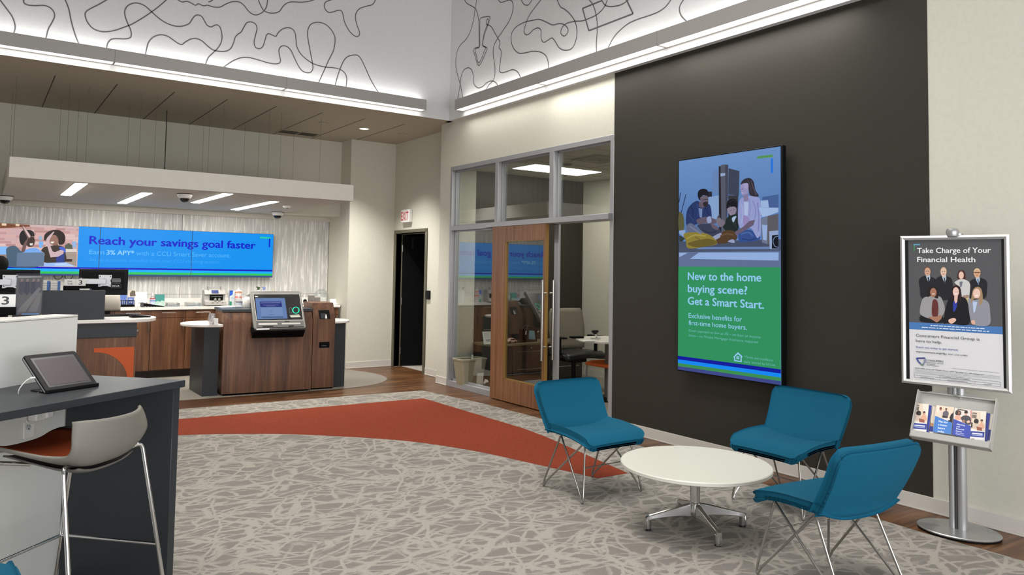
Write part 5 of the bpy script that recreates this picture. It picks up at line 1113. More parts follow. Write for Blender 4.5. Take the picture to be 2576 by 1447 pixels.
for (x_, y_) in ((-.19, -.2), (-.19, .2), (.2, -.2), (.2, .2)):
    m = MB(); m.tube(catmull([(x_*.3, y_, .425), (x_*.9, y_, .425), (x_*1.1, y_, .38), (x_*1.2, y_*1.05, 0)], False, 5), .011, 8); obj('leg', m, M_grey, t)
m = MB()
for s in (-1, 1): m.tube([(.16, s*.2, .42), (.22, s*.2, .52), (.30, s*.19, .86)], .010, 8)
obj('back_frame', m, M_grey, t)
# ================================================================== portrait screen on the dark wall
t = thing('wall_display', 'tall black-edged portrait screen on the charcoal wall with green home-buyer advert', 'screen', (5.2, 4.18, .70))
TX = 5.15; TYL, TYR, TZ0, TZ1 = 4.717, 3.632, .700, 2.592
m = MB(); m.box(TX+.0005, TX+.055, TYR, TYL, TZ0, TZ1); obj('bezel', m, M_black, t, world=True, bevel=.003, seg=1)
m = MB(); m.box(TX+.054, 5.266, TYR+.25, TYL-.25, TZ0+.35, TZ1-.35); m.box(TX+.054, TX+.085, TYR+.02, TYL-.02, TZ0+.2, TZ1-.2); obj('rear_housing', m, M_blackm, t, world=True)
a = Art((TX, TYL, TZ0), (0, -1, 0), (0, 0, 1), lambda c: screen_em(c, .92)); a.step = .0005; sw_, sh_ = TYL-TYR, TZ1-TZ0; e = .012
zg = a.px(1709, 671)[1]
a.rect(e, e, sw_-e, sh_-e, (92, 130, 190))
for k in range(28):
    f = k/27; zk = zg+.24+(sh_-e-zg-.24)*k/28; a.rect(e, zk, sw_-e, zg+.24+(sh_-e-zg-.24)*(k+1)/28, (int(86+22*f), int(122+24*f), int(178+22*f)))
a.rect(e, zg, sw_-e, zg+.13, (98, 114, 152)); a.rect(e, zg+.13, sw_-e, zg+.22, (74, 84, 106)); 
a.crop(1690, 350, 4.384)
a.poly([(200,1322),(300,1252),(1180,1250),(1180,1340)], (150, 178, 226)); a.poly([(84,1255),(180,1255),(90,1300),(84,1300)], (150, 178, 226)); a.poly([(240,1192),(1180,1186),(1180,1215),(300,1215)], (108, 132, 180)); a.poly([(84,1130),(1180,1130),(1180,1180),(84,1190)], (70, 80, 104))
a.poly([(450,360),(540,340),(540,600),(450,600)], (104, 134, 182)); a.poly([(1000,640),(1180,610),(1180,760),(1000,760)], (70, 98, 152))
a.poly([(405,640),(525,620),(530,880),(440,890),(405,700)], (134, 164, 208)); a.poly([(395,580),(445,580),(445,635),(400,640)], (40, 40, 52))
a.poly([(628,322),(748,354),(742,628),(624,612)], (62, 68, 88)); a.poly([(625,620),(735,625),(730,860),(625,860)], (56, 54, 62)); a.poly([(520,300),(545,300),(550,1030),(522,1000)], (40, 36, 46))
a.poly([(540,290),(580,280),(625,284),(622,620),(608,1010),(552,1030)], (86, 90, 104)); a.poly([(540,378),(600,375),(600,402),(540,412)], (150, 170, 206)); a.poly([(590,285),(625,284),(622,620),(600,1010)], (66, 70, 86))
for l_ in ([(100,590),(82,700)], [(160,605),(104,822)]): a.line(l_, .008, (30, 40, 66))
a.blob([(80,815),(120,826),(138,890),(136,1000),(80,1006)], (92, 90, 60)); a.poly([(84,1010),(150,1000),(150,1090),(84,1040)], (140, 164, 206)); a.poly([(84,1060),(150,1095),(120,1130),(84,1130)], (50, 60, 56))
a.blob([(168,800),(225,712),(295,682),(340,745),(420,722),(442,860),(400,890),(290,935),(170,962)], (40, 56, 104)); a.poly([(300,762),(340,770),(335,870),(310,860)], (118, 138, 182)); a.poly([(305,690),(355,700),(345,770),(300,740)], (96, 84, 100))
a.blob([(290,635),(298,572),(350,548),(398,568),(410,640),(385,625),(340,625),(320,680)], (28, 28, 38)); a.blob([(322,640),(395,628),(406,690),(390,745),(350,748),(325,700)], (108, 96, 112)); a.blob([(345,705),(400,692),(392,745),(362,748)], (48, 42, 52)); a.line([(352,668),(402,664)], .005, (40, 36, 46))
a.blob([(165,965),(215,928),(300,990),(380,1040),(340,1062),(200,1058)], (98, 106, 134)); a.blob([(285,950),(440,935),(535,1000),(540,1062),(430,1072),(350,1025)], (58, 64, 88))
a.blob([(278,890),(380,858),(450,872),(505,905),(470,935),(380,928),(300,938)], (98, 88, 104)); a.blob([(390,870),(430,852),(440,915),(400,925)], (150, 160, 200)); a.blob([(435,935),(500,960),(515,1000),(460,985)], (104, 92, 108))
a.blob([(605,745),(622,682),(680,658),(722,690),(718,755),(690,760),(640,735),(618,775)], (24, 24, 34)); a.blob([(618,765),(690,745),(716,775),(700,828),(660,846),(628,815)], (140, 130, 150)); a.blob([(588,935),(620,862),(720,830),(746,900),(722,1020),(610,1012),(568,970)], (32, 44, 42)); a.blob([(668,870),(715,850),(700,890),(680,925)], (170, 190, 220))
a.blob([(495,905),(515,840),(545,880),(555,920),(520,950)], (120, 118, 126)); a.poly([(505,870),(530,830),(538,870)], (70, 66, 76)); a.blob([(512,920),(560,888),(592,925),(560,966),(520,965)], (120, 110, 126))
a.blob([(495,1095),(590,1010),(700,1022),(722,1100),(640,1140),(520,1152)], (84, 62, 44)); a.blob([(455,1080),(545,1035),(540,1080),(480,1110)], (150, 158, 190)); a.blob([(620,1130),(680,1105),(695,1145)], (150, 160, 196))
a.blob([(140,1042),(300,1030),(430,1062),(505,1150),(400,1182),(190,1206),(160,1130)], (140, 126, 56)); a.blob([(180,1150),(400,1100),(500,1150),(300,1196)], (104, 92, 42))
a.blob([(745,700),(800,640),(860,628),(950,640),(985,720),(982,1070),(930,1090),(880,985),(745,965)], (150, 158, 208)); a.poly([(800,690),(850,700),(840,860),(805,850)], (176, 190, 226)); a.blob([(790,850),(850,860),(870,960),(800,950)], (150, 138, 190))
a.blob([(765,500),(795,448),(860,430),(906,470),(925,560),(962,632),(872,622),(852,560),(840,500)], (50, 46, 56)); a.blob([(766,505),(840,486),(850,560),(832,632),(788,626),(766,572)], (150, 146, 188)); a.poly([(790,620),(845,600),(850,680),(800,690)], (132, 124, 160))
a.blob([(740,1042),(800,1004),(890,1010),(945,1090),(975,1070),(960,1115),(800,1140),(745,1122)], (54, 80, 142)); a.poly([(860,905),(922,890),(905,950),(805,1012),(712,1062),(698,1025),(790,968)], (104, 92, 116))
a.poly([(840,888),(1060,850),(1180,805),(1180,758),(958,756),(1000,855)], (160, 186, 228)); a.poly([(985,880),(1060,850),(1060,1160),(1000,1140)], (112, 122, 148)); a.poly([(1060,850),(1180,826),(1180,1012),(1080,1160),(1060,1160)], (94, 92, 100)); a.poly([(1000,945),(1058,950),(1050,1120),(1010,1110)], (150, 176, 222)); a.poly([(985,680),(1066,675),(1076,755),(988,755)], (158, 184, 224))
a.poly([(1078,1018),(1180,1008),(1180,1212),(1084,1212)], (150, 168, 206)); a.poly([(1110,1062),(1180,1055),(1180,1208),(1108,1208)], (20, 24, 34)); a.line([(1180,1070),(1140,1085),(1122,1130),(1140,1180),(1180,1195)], .006, (120, 140, 176), smooth=True)
# folds, hair lights and faces
for L_, w_, c in (([(215,740),(240,800),(232,870)], .009, (30, 43, 84)), ([(280,720),(300,790),(285,860)], .008, (54, 72, 126)), ([(380,760),(400,810),(420,850)], .008, (30, 43, 84)), ([(190,830),(250,900)], .010, (52, 70, 122)), ([(330,1000),(420,1030),(500,1020)], .012, (46, 52, 74)), ([(200,960),(260,1000),(330,1046)], .012, (120, 128, 156)),
                  ([(770,720),(790,800),(775,930)], .010, (168, 174, 218)), ([(900,680),(930,780),(920,880)], .010, (128, 136, 190)), ([(950,700),(965,850),(960,1020)], .012, (126, 132, 186)), ([(860,660),(870,760),(860,850)], .008, (132, 140, 194)), ([(880,460),(905,540),(935,620)], .010, (84, 74, 84)), ([(840,445),(870,520),(890,610)], .008, (72, 64, 74)),
                  ([(770,1050),(850,1030),(900,1070)], .012, (76, 104, 166)), ([(780,1100),(860,1115),(940,1095)], .010, (40, 62, 116)), ([(640,700),(680,672),(712,700)], .008, (44, 42, 54)), ([(640,890),(690,930),(720,980)], .010, (44, 58, 56)), ([(540,1070),(620,1045),(690,1060)], .012, (104, 80, 58)), ([(170,1100),(260,1060),(380,1070)], .012, (166, 152, 78)), ([(260,1080),(330,1120),(340,1170)], .008, (110, 98, 46))): a.line(L_, w_, c, smooth=True)
a.line([(648,790),(664,786)], .004, (60, 54, 70)); a.line([(684,782),(700,778)], .004, (60, 54, 70)); a.line([(664,816),(688,810)], .004, (150, 110, 130)); a.line([(776,552),(792,550)], .004, (70, 64, 84)); a.line([(772,594),(790,598)], .005, (214, 206, 226)); a.line([(340,655),(352,690)], .004, (84, 72, 90)); a.blob([(800,500),(845,490),(846,530),(815,545)], (164, 158, 198))
a.layer = 9
a.poly([(945,192),(1118,171),(1118,197),(945,217)], (84, 150, 78)); a.poly([(1096,216),(1120,212),(1120,374),(1096,376)], (36, 118, 226))
a.rect(e, e, sw_-e, zg, (50, 148, 96)); s4 = .036; 
zb = lambda v: a.pm(85, v)[1]
a.crop(1690, 650, 4.384)
z_ = [zb(1228), zb(1190), zb(1155), zb(1116), zb(1077)]
for k, c in enumerate([(64, 74, 140), (62, 146, 84), (20, 140, 250), (14, 26, 160)]): a.rect(e, z_[k], sw_-e, z_[k+1], c)
LB_ = (150, 206, 246)
a.textpx('New to the home', (182, 237), (988, 252), (182, 152), LB_, .022)
a.textpx('buying scene?', (182, 372), (835, 393), (182, 288), LB_, .022)
a.textpx('Get a Smart Start.', (182, 508), (1018, 553), (182, 424), LB_, .022)
a.textpx('Exclusive benefits for', (190, 655), (778, 697), (190, 602), LB_, .006)
a.textpx('first-time home buyers.', (190, 733), (832, 785), (190, 682), LB_, .006)
LC = (112, 188, 186)
a.textpx('Down payment as low as 3% \u2013 no loan or income', (190, 808), (985, 880), (190, 780), LC, 0, .22)
a.textpx('limits \u2013 no Private Mortgage Insurance required', (190, 860), (955, 938), (190, 834), LC, 0, .22)
a.textpx('*Terms and conditions', (800, 1098), (1120, 1137), (800, 1072), LC, 0, .2)
a.textpx('apply. Insured by NCUA.', (798, 1148), (1150, 1188), (798, 1122), LC, 0, .2)
a.poly([(683,1088),(733,1035),(782,1078),(782,1096),(774,1098),(776,1146),(692,1133),(692,1092),(684,1094)], LB_); a.poly([(703,1085),(733,1058),(764,1082),(762,1132),(705,1124)], (52, 146, 100)); a.poly([(716,1082),(750,1084),(749,1096),(716,1093)], LB_); a.poly([(716,1099),(749,1102),(749,1114),(716,1110)], LB_)
obj('screen_picture', a, None, t, world=True)

# ================================================================== lounge chairs
SX = .285
def seat_z(y, s):
    """height of the seat surface; y back to front -.29..+.17, s -1..1 across"""
    u = (y+.29)/.46
    base = .438 + .028*math.sin(min(u*1.6, 1)*PI/2*1.0)*(1-u)**.6*1.5 - .022*u
    if u < .12: base -= .035*(1-u/.12)**2
    return base + (.045*u**1.5)*abs(s)**2.6 - .012*(1-u)*abs(s)**4
def rnd_uv(a, b, r, q):
    """corner of the unit patch (a towards the rim, b across) drawn in to a round corner"""
    x, y = max(0, (a-(1-r))/r), max(0, (abs(b)-(1-q))/q)
    if x > 0 and y > 0:
        k = max(x, y)/math.hypot(x, y); x *= k; y *= k; return 1-r+x*r, math.copysign(1-q+y*q, b)
    return a, b
def back_pt(v, s, off):
    """front face of the back pad: v 0 bottom..1 top, off behind it"""
    lean = math.radians(24); y0 = .135; wd = SX*(.97+.09*v)
    pass
    cup = .030*s*s*(1-.3*v)
    return Vector((s*wd, y0 + math.sin(lean)*v*.355 - cup + math.cos(lean)*off + .012*math.sin(v*PI), .425 + math.cos(lean)*v*.355 - math.sin(lean)*off))
def pad(fn, th, nu=17, nv=21, rr=.02):
    """closed cushion from a surface fn(u,s,off) with rolled rims"""
    m = MB(); n = nu
    def srf(k):
        rows = []
        for i in range(nu):
            u = i/(nu-1); rows.append([fn(u, -1+2*j/(nv-1), k) for j in range(nv)])
        return rows
    top, bot = srf(0), srf(th); mid = srf(th*.5)
    vs = [p for r in top for p in r]+[p for r in bot for p in r]; N_ = nu*nv; fs = []
    for i in range(nu-1):
        for j in range(nv-1):
            a_, b_, c_, d_ = i*nv+j, (i+1)*nv+j, (i+1)*nv+j+1, i*nv+j+1
            fs += [(a_, d_, c_, b_), (N_+a_, N_+b_, N_+c_, N_+d_)]
    ring = [j for j in range(nv)]+[i*nv+nv-1 for i in range(1, nu)]+[(nu-1)*nv+j for j in range(nv-2, -1, -1)]+[i*nv for i in range(nu-2, 0, -1)]
    for q in range(len(ring)):
        a_, b_ = ring[q], ring[(q+1) % len(ring)]; fs.append((a_, N_+a_, N_+b_, b_)[::-1])
    return m.add(vs, fs, True)
def corner(u, s, r=.10):
    """pull the four corners of a unit patch in so the outline has round corners"""
    return s, u
def seat_fn(base_off, shrink=1.0):
    def f(u, s, k):
        u, s = rnd_uv(1-u, s, .13, .22); u = 1-u; y = -.29+.46*u; ss = s
        return Vector((ss*SX*.97*shrink, y, seat_z(y, s)-base_off-k))
    return f
def back_fn(off0):
    def f(v, s, k):
        v, s = rnd_uv(v, s, .20, .24); return back_pt(v, s, off0+k)
    return f
def make_chair():
    t = thing('lounge_chair', '', 'chair', (0, 0, 0), 0, 'teal lounge chairs round the low table')
    sm = lambda mb, name, par=t, mm=M_teal, bv=.012: obj(name, mb, mm, par, bevel=bv, seg=3, weld=True)
    m = pad(seat_fn(.0), .038); o = sm(m, 'seat_cushion')
    m = pad(back_fn(.0), .034); o = sm(m, 'back_cushion')
    # outer shell: one curved sheet under the seat and up the back
    path = []
    def shell(u, s, k):
        if u < .48:
            q = u/.48; p = seat_fn(.029)(q*.92, s, k); return p
        if u < .60:
            q = (u-.48)/.12; A = seat_fn(.029)(.92, s, k); B = back_fn(.030)(.06, s, k); th = q*PI/2
            mid = Vector((B.x, max(A.y, B.y)+.0, A.z)); ctr = A*(1-q)**2 + Vector((A.x, B.y+.004, A.z+.004))*2*q*(1-q) + B*q*q; return ctr
        q = (u-.60)/.40; return back_fn(.030)(.06+.94*q, s, k)
    m = pad(lambda u, s, k: shell(u, s, k), .020, 35, 21); o = sm(m, 'shell', bv=.007)
    # welt lines
    m = MB()
    rim = lambda f, k: [f(u_, s_, k) for (u_, s_) in [(0, -1+2*i/40) for i in range(41)]+[(i/40, 1) for i in range(1, 41)]+[(1, 1-2*i/40) for i in range(1, 41)]+[(1-i/40, -1) for i in range(1, 40)]]
    m.tube([p+Vector((0, 0, -.001)) for p in rim(seat_fn(.0), .0385)], .0016, 5, closed=True); m.tube(rim(back_fn(.0), .0355), .0016, 5, closed=True); obj('piping', m, M_seam, t)
    LT = .388
    for sx in (-1, 1):
        P1 = Vector((sx*.205, -.185, LT)); P2 = Vector((sx*.205, .075, LT))
        for (foot, pa, pb) in ((Vector((sx*.278, -.252, .004)), P1, P2), (Vector((sx*.236, .252, .004)), P2, P1)):
            d1_, d2_ = (pa-foot).normalized(), (pb-foot).normalized(); r = .050
            A, B = foot+d1_*r, foot+d2_*r; cz_ = foot.copy(); cz_.z = .0145-.5*(A.z+B.z)
            A2, B2 = foot+d1_*r*1.5, foot+d2_*r*1.5
            bend = [A2]+[A*(1-q)**2+cz_*2*q*(1-q)+B*q*q for q in [k/10 for k in range(11)]]+[B2]
            off = Vector((sx*.007 if foot.y > 0 else 0, 0, 0))
            m = MB(); m.tube([pa+off]+[p+off*.0 for p in bend]+[pb+off], .0066, 8); obj('leg', m, M_brush, t)
            for v_ in ():
                pass
    f = (LT-.225)/LT; q = Vector((.205, -.185, LT)).lerp(Vector((.278, -.252, .004)), f)
    m = MB(); m.tube([(-q.x, q.y, q.z), (q.x, q.y, q.z)], .0042, 8); obj('crossbar', m, M_brush, t)
    return t
ch = make_chair()
ch['label'] = 'teal lounge chair facing us in front of the sliding office door'
place(ch, (3.668, 4.19, .0035), 0)
c2 = copy_tree(ch); place(c2, (4.598, 3.20, .0035), -PI/2); c2['label'] = 'teal lounge chair with its back to the charcoal wall, right of the portrait screen'
c3 = copy_tree(ch); place(c3, (3.632, 2.272, .0035), math.radians(172.9)); c3['label'] = 'nearest teal lounge chair, seen from behind in front of the sign stand'
c4 = copy_tree(ch); place(c4, (-.188, 2.265, .0035), -PI/2); c4['label'] = 'teal lounge chair cut off at the lower left corner by the bar stool'

# ================================================================== low round table
t = thing('coffee_table', 'low round cream coffee table on a polished five-foot base', 'table', (3.672, 3.212, .003))
m = MB(); m.lathe([(0, .372), (.452, .372), (.457, .376), (.457, .392), (.452, .397), (0, .397)], n=72); obj('table_top', m, mat('table_laminate', (210, 207, 196), .4, coat=.15), t)
m = MB(); m.lathe([(.030, .075), (.030, .372)], n=24); m.lathe([(.030, .36), (.11, .368), (.11, .372)], n=24); m.lathe([(0, .066), (.036, .068), (.041, .09), (.038, .15), (.031, .16)], n=24); obj('column', m, mat('polished_aluminium', (196, 196, 196), .18, 1.0), t)
ft = [Vector((q[0]-3.672, q[1]-3.212, 0)) for q in ((3.397, 3.337), (3.548, 2.933), (3.941, 3.068))]
angs = [math.atan2(p.y, p.x) for p in ft]; angs = [math.radians(155), math.radians(246), math.radians(-28), math.radians(60)]
for a_ in angs:
    d_ = Vector((math.cos(a_), math.sin(a_), 0)); n_ = Vector((-d_.y, d_.x, 0)); m = MB()
    prof = [(.028, .152, .074, .020), (.10, .138, .080, .018), (.20, .112, .076, .016), (.275, .094, .068, .015), (.295, .090, .062, .016), (.31, .084, .010, .017), (.322, .074, .010, .015)]
    rings = [[d_*r+n_*w_+Vector((0, 0, zb_)), d_*r+n_*w_*.75+Vector((0, 0, zt_)), d_*r-n_*w_*.75+Vector((0, 0, zt_)), d_*r-n_*w_+Vector((0, 0, zb_))] for (r, zt_, zb_, w_) in prof]
    loft(m, rings); m.add(rings[0], [(0, 1, 2, 3)]); m.add(rings[-1], [(3, 2, 1, 0)])
    m.cyl(d_*.304+Vector((0, 0, .066)), d_*.304+Vector((0, 0, .010)), .0185, .0205, 16)
    g = obj('leg', m, mat('polished_aluminium', (196, 196, 196), .18, 1.0), t, weld=True, bevel=.004)
    m = MB(); m.cyl(d_*.304+Vector((0, 0, .0095)), d_*.304+Vector((0, 0, .0005)), .017, .019, 16); obj('glide', m, M_black, g)

# ================================================================== sign stand
PD = Vector((math.cos(-1.363), math.sin(-1.363), 0)); PN = Vector((PD.y, -PD.x, 0)); PC = Vector((4.95, 2.27, 0)); PB = Vector((4.995, 2.28, 0))
t = thing('sign_stand', 'silver floor stand holding a framed poster and a brochure tray by the cream wall', 'sign stand', (4.995, 2.28, 0))
m = MB(); n = 48; R_ = lambda k, f: PB + PD*(.23*f*math.cos(2*PI*k/n)) + PN*(.185*f*math.sin(2*PI*k/n))
loft(m, [[R_(k, .985)+Vector((0, 0, .012)) for k in range(n)], [R_(k, 1)+Vector((0, 0, .016)) for k in range(n)], [R_(k, 1)+Vector((0, 0, .020)) for k in range(n)], [R_(k, .98)+Vector((0, 0, .024)) for k in range(n)], [R_(k, .2)+Vector((0, 0, .027)) for k in range(n)]]); m.add([R_(k, .2)+Vector((0, 0, .027)) for k in range(n)], [tuple(range(n))]); obj('base_plate', m, mat('stand_silver', (168, 169, 168), .32, .7), t, world=True)
m = MB(); m.prism([(R_(k, .985).x, R_(k, .985).y) for k in range(n)], .003, .013); obj('base_pad', m, M_blackm, t, world=True)
def slab(mb, c, hw, z0, z1, d0, d1): mb.frame_box(c-PD*hw+PN*d0+Vector((0, 0, z0)), PD*2*hw, PN*(d1-d0), (0, 0, z1-z0))
M_sil = mat('stand_pole', (172, 172, 172), .35, .6)
m = MB(); m.cyl(PB-PD*-.022+Vector((0, 0, .024)), PB-PD*-.022+Vector((0, 0, 1.84)), .028, n=24); m.cyl(PB+PD*-.030+Vector((0, 0, .024)), PB+PD*-.030+Vector((0, 0, 1.80)), .020, n=20); obj('pole', m, M_sil, t, world=True)
m = MB(); slab(m, PB+PD*-.006, .004, .026, 1.70, .004, .021); obj('pole_groove', m, mat('groove', (60, 60, 60), .6), t, world=True)
m = MB(); q = PB+PD*.0; m.lathe([(0, -.03), (.030, -.026), (.038, 0), (.030, .02), (0, .026)], (PC.x, PC.y, .887+.941+.020), 20); m.cyl((PC.x, PC.y, 1.845), (PB.x, PB.y, 1.845), .016); obj('top_knob', m, M_sil, t, world=True)
FZ0, FH, FW_ = .8865, .941, .60
fo = PC-PD*FW_/2+Vector((0, 0, FZ0)); f2 = lambda a_, b_, d_: fo+PD*a_+Vector((0, 0, b_))+PN*d_
bw = .027
m = MB()
oc = [(0, 0), (FW_, 0), (FW_, FH), (0, FH)]; ic = [(bw, bw), (FW_-bw, bw), (FW_-bw, FH-bw), (bw, FH-bw)]; mc = [((o_[0]+i_[0])/2, (o_[1]+i_[1])/2) for o_, i_ in zip(oc, ic)]
for k in range(4):
    j = (k+1) % 4
    sec = [[f2(*oc[q_], -.012), f2(*oc[q_], .004), f2(*mc[q_], .013), f2(*ic[q_], .006), f2(*ic[q_], -.012)] for q_ in (k, j)]
    v = sec[0]+sec[1]; m.add(v, [(i, 5+i, 5+(i+1) % 5, (i+1) % 5) for i in range(5)]+[(0, 1, 2, 3, 4), (9, 8, 7, 6, 5)])
obj('poster_frame', m, mat('frame_silver', (182, 181, 179), .36, .5), t, world=True)
m = MB(); m.frame_box(f2(.01, .01, -.011), PD*(FW_-.02), Vector((0, 0, FH-.02)), PN*.006); obj('back_board', m, M_blackm, t, world=True)
m = MB(); m.frame_box(f2(FW_/2-.05, .3, -.05), PD*.10, Vector((0, 0, .35)), PN*.038); m.cyl(f2(FW_/2, .46, -.04), PB+PN*.0+Vector((0, 0, FZ0+.46)), .018); obj('mount_bracket', m, M_grey, t, world=True)
m = MB(); m.cyl(PC+Vector((0, 0, FZ0)), PC+PN*.0+Vector((0, 0, FZ0-.04)), .006); slab(m, PC, .012, FZ0-.05, FZ0-.0, -.012, .0); obj('hook', m, M_sil, t, world=True)
a = Art(f2(0, 0, -.0045), PD, (0, 0, 1), lambda c: ink(c)); a.step = .0005
a.crop(2240, 560, 4.824)
a.rect(bw-.003, bw-.003, FW_-bw+.003, FH-bw+.003, (24, 24, 26)); pl_ = a.pm(222, 700)[0]; pr_ = a.pm(1352, 700)[0]
vb0, vb1 = a.pm(245, 1294)[1], a.pm(243, 1208)[1]
a.rect(pl_, bw, pr_, vb0, (214, 212, 214)); a.rect(pl_, vb0, pr_, vb1, (72, 118, 176)); a.rect(pl_, vb1, pr_, FH-bw+.002, (84, 83, 86))
SK = (206, 168, 146)
def man(suit, head, rx, ry, skin, hairc, tiec):
    a.blob(suit, (34, 34, 40)); cx, cy = head
    a.poly([(cx-22, cy+38), (cx+28, cy+38), (cx+34, cy+80), (cx+16, cy+140), (cx-10, cy+85)], (178, 190, 204)); a.poly([(cx+0, cy+70), (cx+18, cy+70), (cx+24, cy+140), (cx+12, cy+145)], tiec)
    a.ell(cx, cy-6, rx, ry*.98, hairc); a.ell(cx, cy+4, rx*.9, ry*.93, skin); a.line([(cx-20, cy-4), (cx-6, cy-4)], .004, (70, 50, 44)); a.line([(cx+6, cy-4), (cx+20, cy-4)], .004, (70, 50, 44)); a.line([(cx-12, cy+26), (cx+12, cy+26)], .004, (150, 90, 84))
man([(350,690),(425,645),(540,680),(575,760),(565,905),(385,920),(355,800)], (450, 594), 40, 54, (200, 158, 134), (120, 80, 60), (30, 34, 60))
man([(552,700),(615,650),(690,655),(748,700),(758,900),(640,945),(556,905)], (645, 600), 38, 56, (218, 186, 164), (196, 160, 136), (60, 62, 70))
man([(962,730),(1030,680),(1095,672),(1168,712),(1172,810),(1142,920),(958,925)], (1052, 615), 42, 55, (206, 160, 128), (214, 190, 150), (92, 112, 140)); a.line([(1012,606),(1092,606)], .005, (96, 66, 52))
a.blob([(812,650),(828,592),(868,578),(904,600),(914,692),(870,686),(822,692)], (74, 42, 40)); a.ell(860, 640, 31, 46, (224, 186, 170)); a.blob([(782,722),(835,692),(900,690),(966,742),(960,880),(942,1050),(925,1050),(915,920),(875,925),(848,800),(790,742)], (196, 194, 192)); a.poly([(838,720),(880,716),(865,780),(845,790)], (112, 116, 130)); a.blob([(880,890),(950,880),(945,915),(890,920)], (150, 122, 108)); a.poly([(915,920),(945,910),(940,1045),(928,1050)], (190, 180, 120))
a.blob([(372,1130),(480,1160),(640,1150),(645,1215),(380,1205)], (26, 26, 30)); a.blob([(358,1060),(388,935),(450,898),(592,895),(640,960),(662,1060),(622,1140),(565,1132),(480,1165),(372,1120)], (150, 148, 150)); a.blob([(510,965),(545,930),(580,985),(576,1130),(508,1128)], (98, 46, 46)); a.blob([(452,905),(460,820),(512,768),(562,800),(582,912),(545,915),(500,880)], (36, 26, 28)); a.ell(522, 850, 39, 56, (160, 112, 90)); a.line([(506,868),(540,866)], .006, (232, 220, 214)); a.blob([(468,1148),(560,1140),(610,1122),(622,1160),(570,1210),(532,1195)], (164, 118, 96))
a.blob([(650,1210),(692,965),(762,900),(862,900),(936,962),(955,1230),(700,1220)], (22, 22, 28)); a.blob([(765,955),(795,985),(812,960),(800,1045),(765,1080)], (44, 62, 156)); a.blob([(740,935),(752,802),(800,760),(852,800),(862,942),(832,940),(800,860),(768,930)], (48, 28, 32)); a.ell(796, 842, 38, 57, (224, 186, 174)); a.poly([(778,890),(820,888),(812,960),(794,985),(776,950)], (220, 180, 168)); a.line([(780,868),(812,866)], .006, (240, 232, 228)); a.blob([(708,1180),(770,1158),(800,1185),(752,1226),(715,1215)], (220, 178, 160))
a.blob([(948,930),(1010,938),(1110,928),(1190,972),(1212,1085),(1200,1242),(1010,1240),(962,1120)], (140, 140, 150)); a.poly([(1000,955),(1055,965),(1030,1080),(1010,1100)], (178, 194, 222)); a.blob([(978,985),(1000,825),(1060,780),(1110,820),(1122,950),(1085,1005),(1075,930),(1010,930)], (158, 128, 98)); a.ell(1048, 862, 44, 60, (226, 190, 174)); a.line([(1030,888),(1066,888)], .006, (240, 232, 228)); a.blob([(980,1195),(1020,1185),(1028,1232),(995,1235)], (216, 170, 150))
WH = (226, 226, 226); a.layer = 6
a.textpx('Take Charge of Your', (327, 371), (1218, 357), (327, 308), WH, .02); a.textpx('Financial Health', (328, 478), (1030, 472), (328, 418), WH, .02)
a.poly([(281,262),(362,261),(362,276),(281,278)], (92, 160, 190)); a.poly([(281,278),(298,278),(298,345),(281,352)], (74, 130, 90))
a.crop(2240, 820, 4.384); DKT = (66, 66, 70)
dash = lambda x0, x1, y0, y1, w_, c, seed, dens=.8: [a.line([(x0+(x1-x0)*p, y0+(y1-y0)*p), (x0+(x1-x0)*q_, y0+(y1-y0)*q_)], w_, c) for (p, q_) in words(seed, dens)]
def words(seed, dens):
    r = random.Random(seed); o_ = []; p = 0
    while p < 1:
        q_ = min(1, p+r.uniform(.03, .10)); o_.append((p, q_)); p = q_+.012
    return o_
dash(443, 1045, -5, 32, .006, (196, 212, 232), 1); dash(346, 1090, 15, 62, .006, (196, 212, 232), 2)
a.textpx('Consumers Financial Group is', (284, 118), (986, 164), (284, 87), DKT); a.textpx('here to help.', (285, 177), (570, 197), (285, 147), DKT)
a.textpx('Reach out today to get started.', (287, 241), (750, 276), (287, 222), (92, 100, 158), .012); a.textpx('myconsumers.org/cfg', (288, 291), (611, 318), (288, 272), DKT, .014); a.textpx('| 847.232.6480', (622, 319), (852, 337), (622, 303), (96, 96, 100))
a.line([(292,357),(386,355)], .009, (60, 60, 120)); a.line([(292,357),(310,392),(355,436)], .009, (70, 80, 150)); a.line([(386,358),(384,390),(360,436)], .009, (130, 140, 160)); a.line([(330,415),(360,436),(368,420)], .008, (110, 130, 110))
a.textpx('CONSUMERS', (397, 388), (588, 402), (397, 368), (70, 78, 82), .01); a.textpx('FINANCIAL GROUP', (397, 409), (588, 420), (397, 397), (88, 92, 100)); dash(402, 500, 420, 428, .004, (140, 140, 144), 3); dash(402, 540, 432, 446, .004, (140, 140, 144), 4)
for k, (x0, y0, x1, y1, c) in enumerate([(275,462,1040,540,(96, 96, 100)), (1045,540,1212,558,(170, 170, 174)), (275,474,1215,572,(176, 176, 180)), (275,488,1215,586,(176, 176, 180)), (275,500,890,568,(176, 176, 180)), (692,468,1210,520,(160, 160, 164)), (575,562,885,596,(110, 110, 112)), (335,563,490,580,(110, 110, 112)), (632,596,860,620,(110, 110, 112)), (1035,640,1125,650,(110, 110, 112))]): dash(x0, x1, y0, y1, .0032, c, 10+k)
for l_ in ([(273,514),(1220,617)], [(273,566),(1222,670)], [(273,540),(1221,643)], [(273,514),(273,566)], [(1220,617),(1222,670)], [(555,545),(556,597)], [(938,617),(938,640)]): a.line(l_, .0018, (120, 120, 124))
obj('poster', a, None, t, world=True)
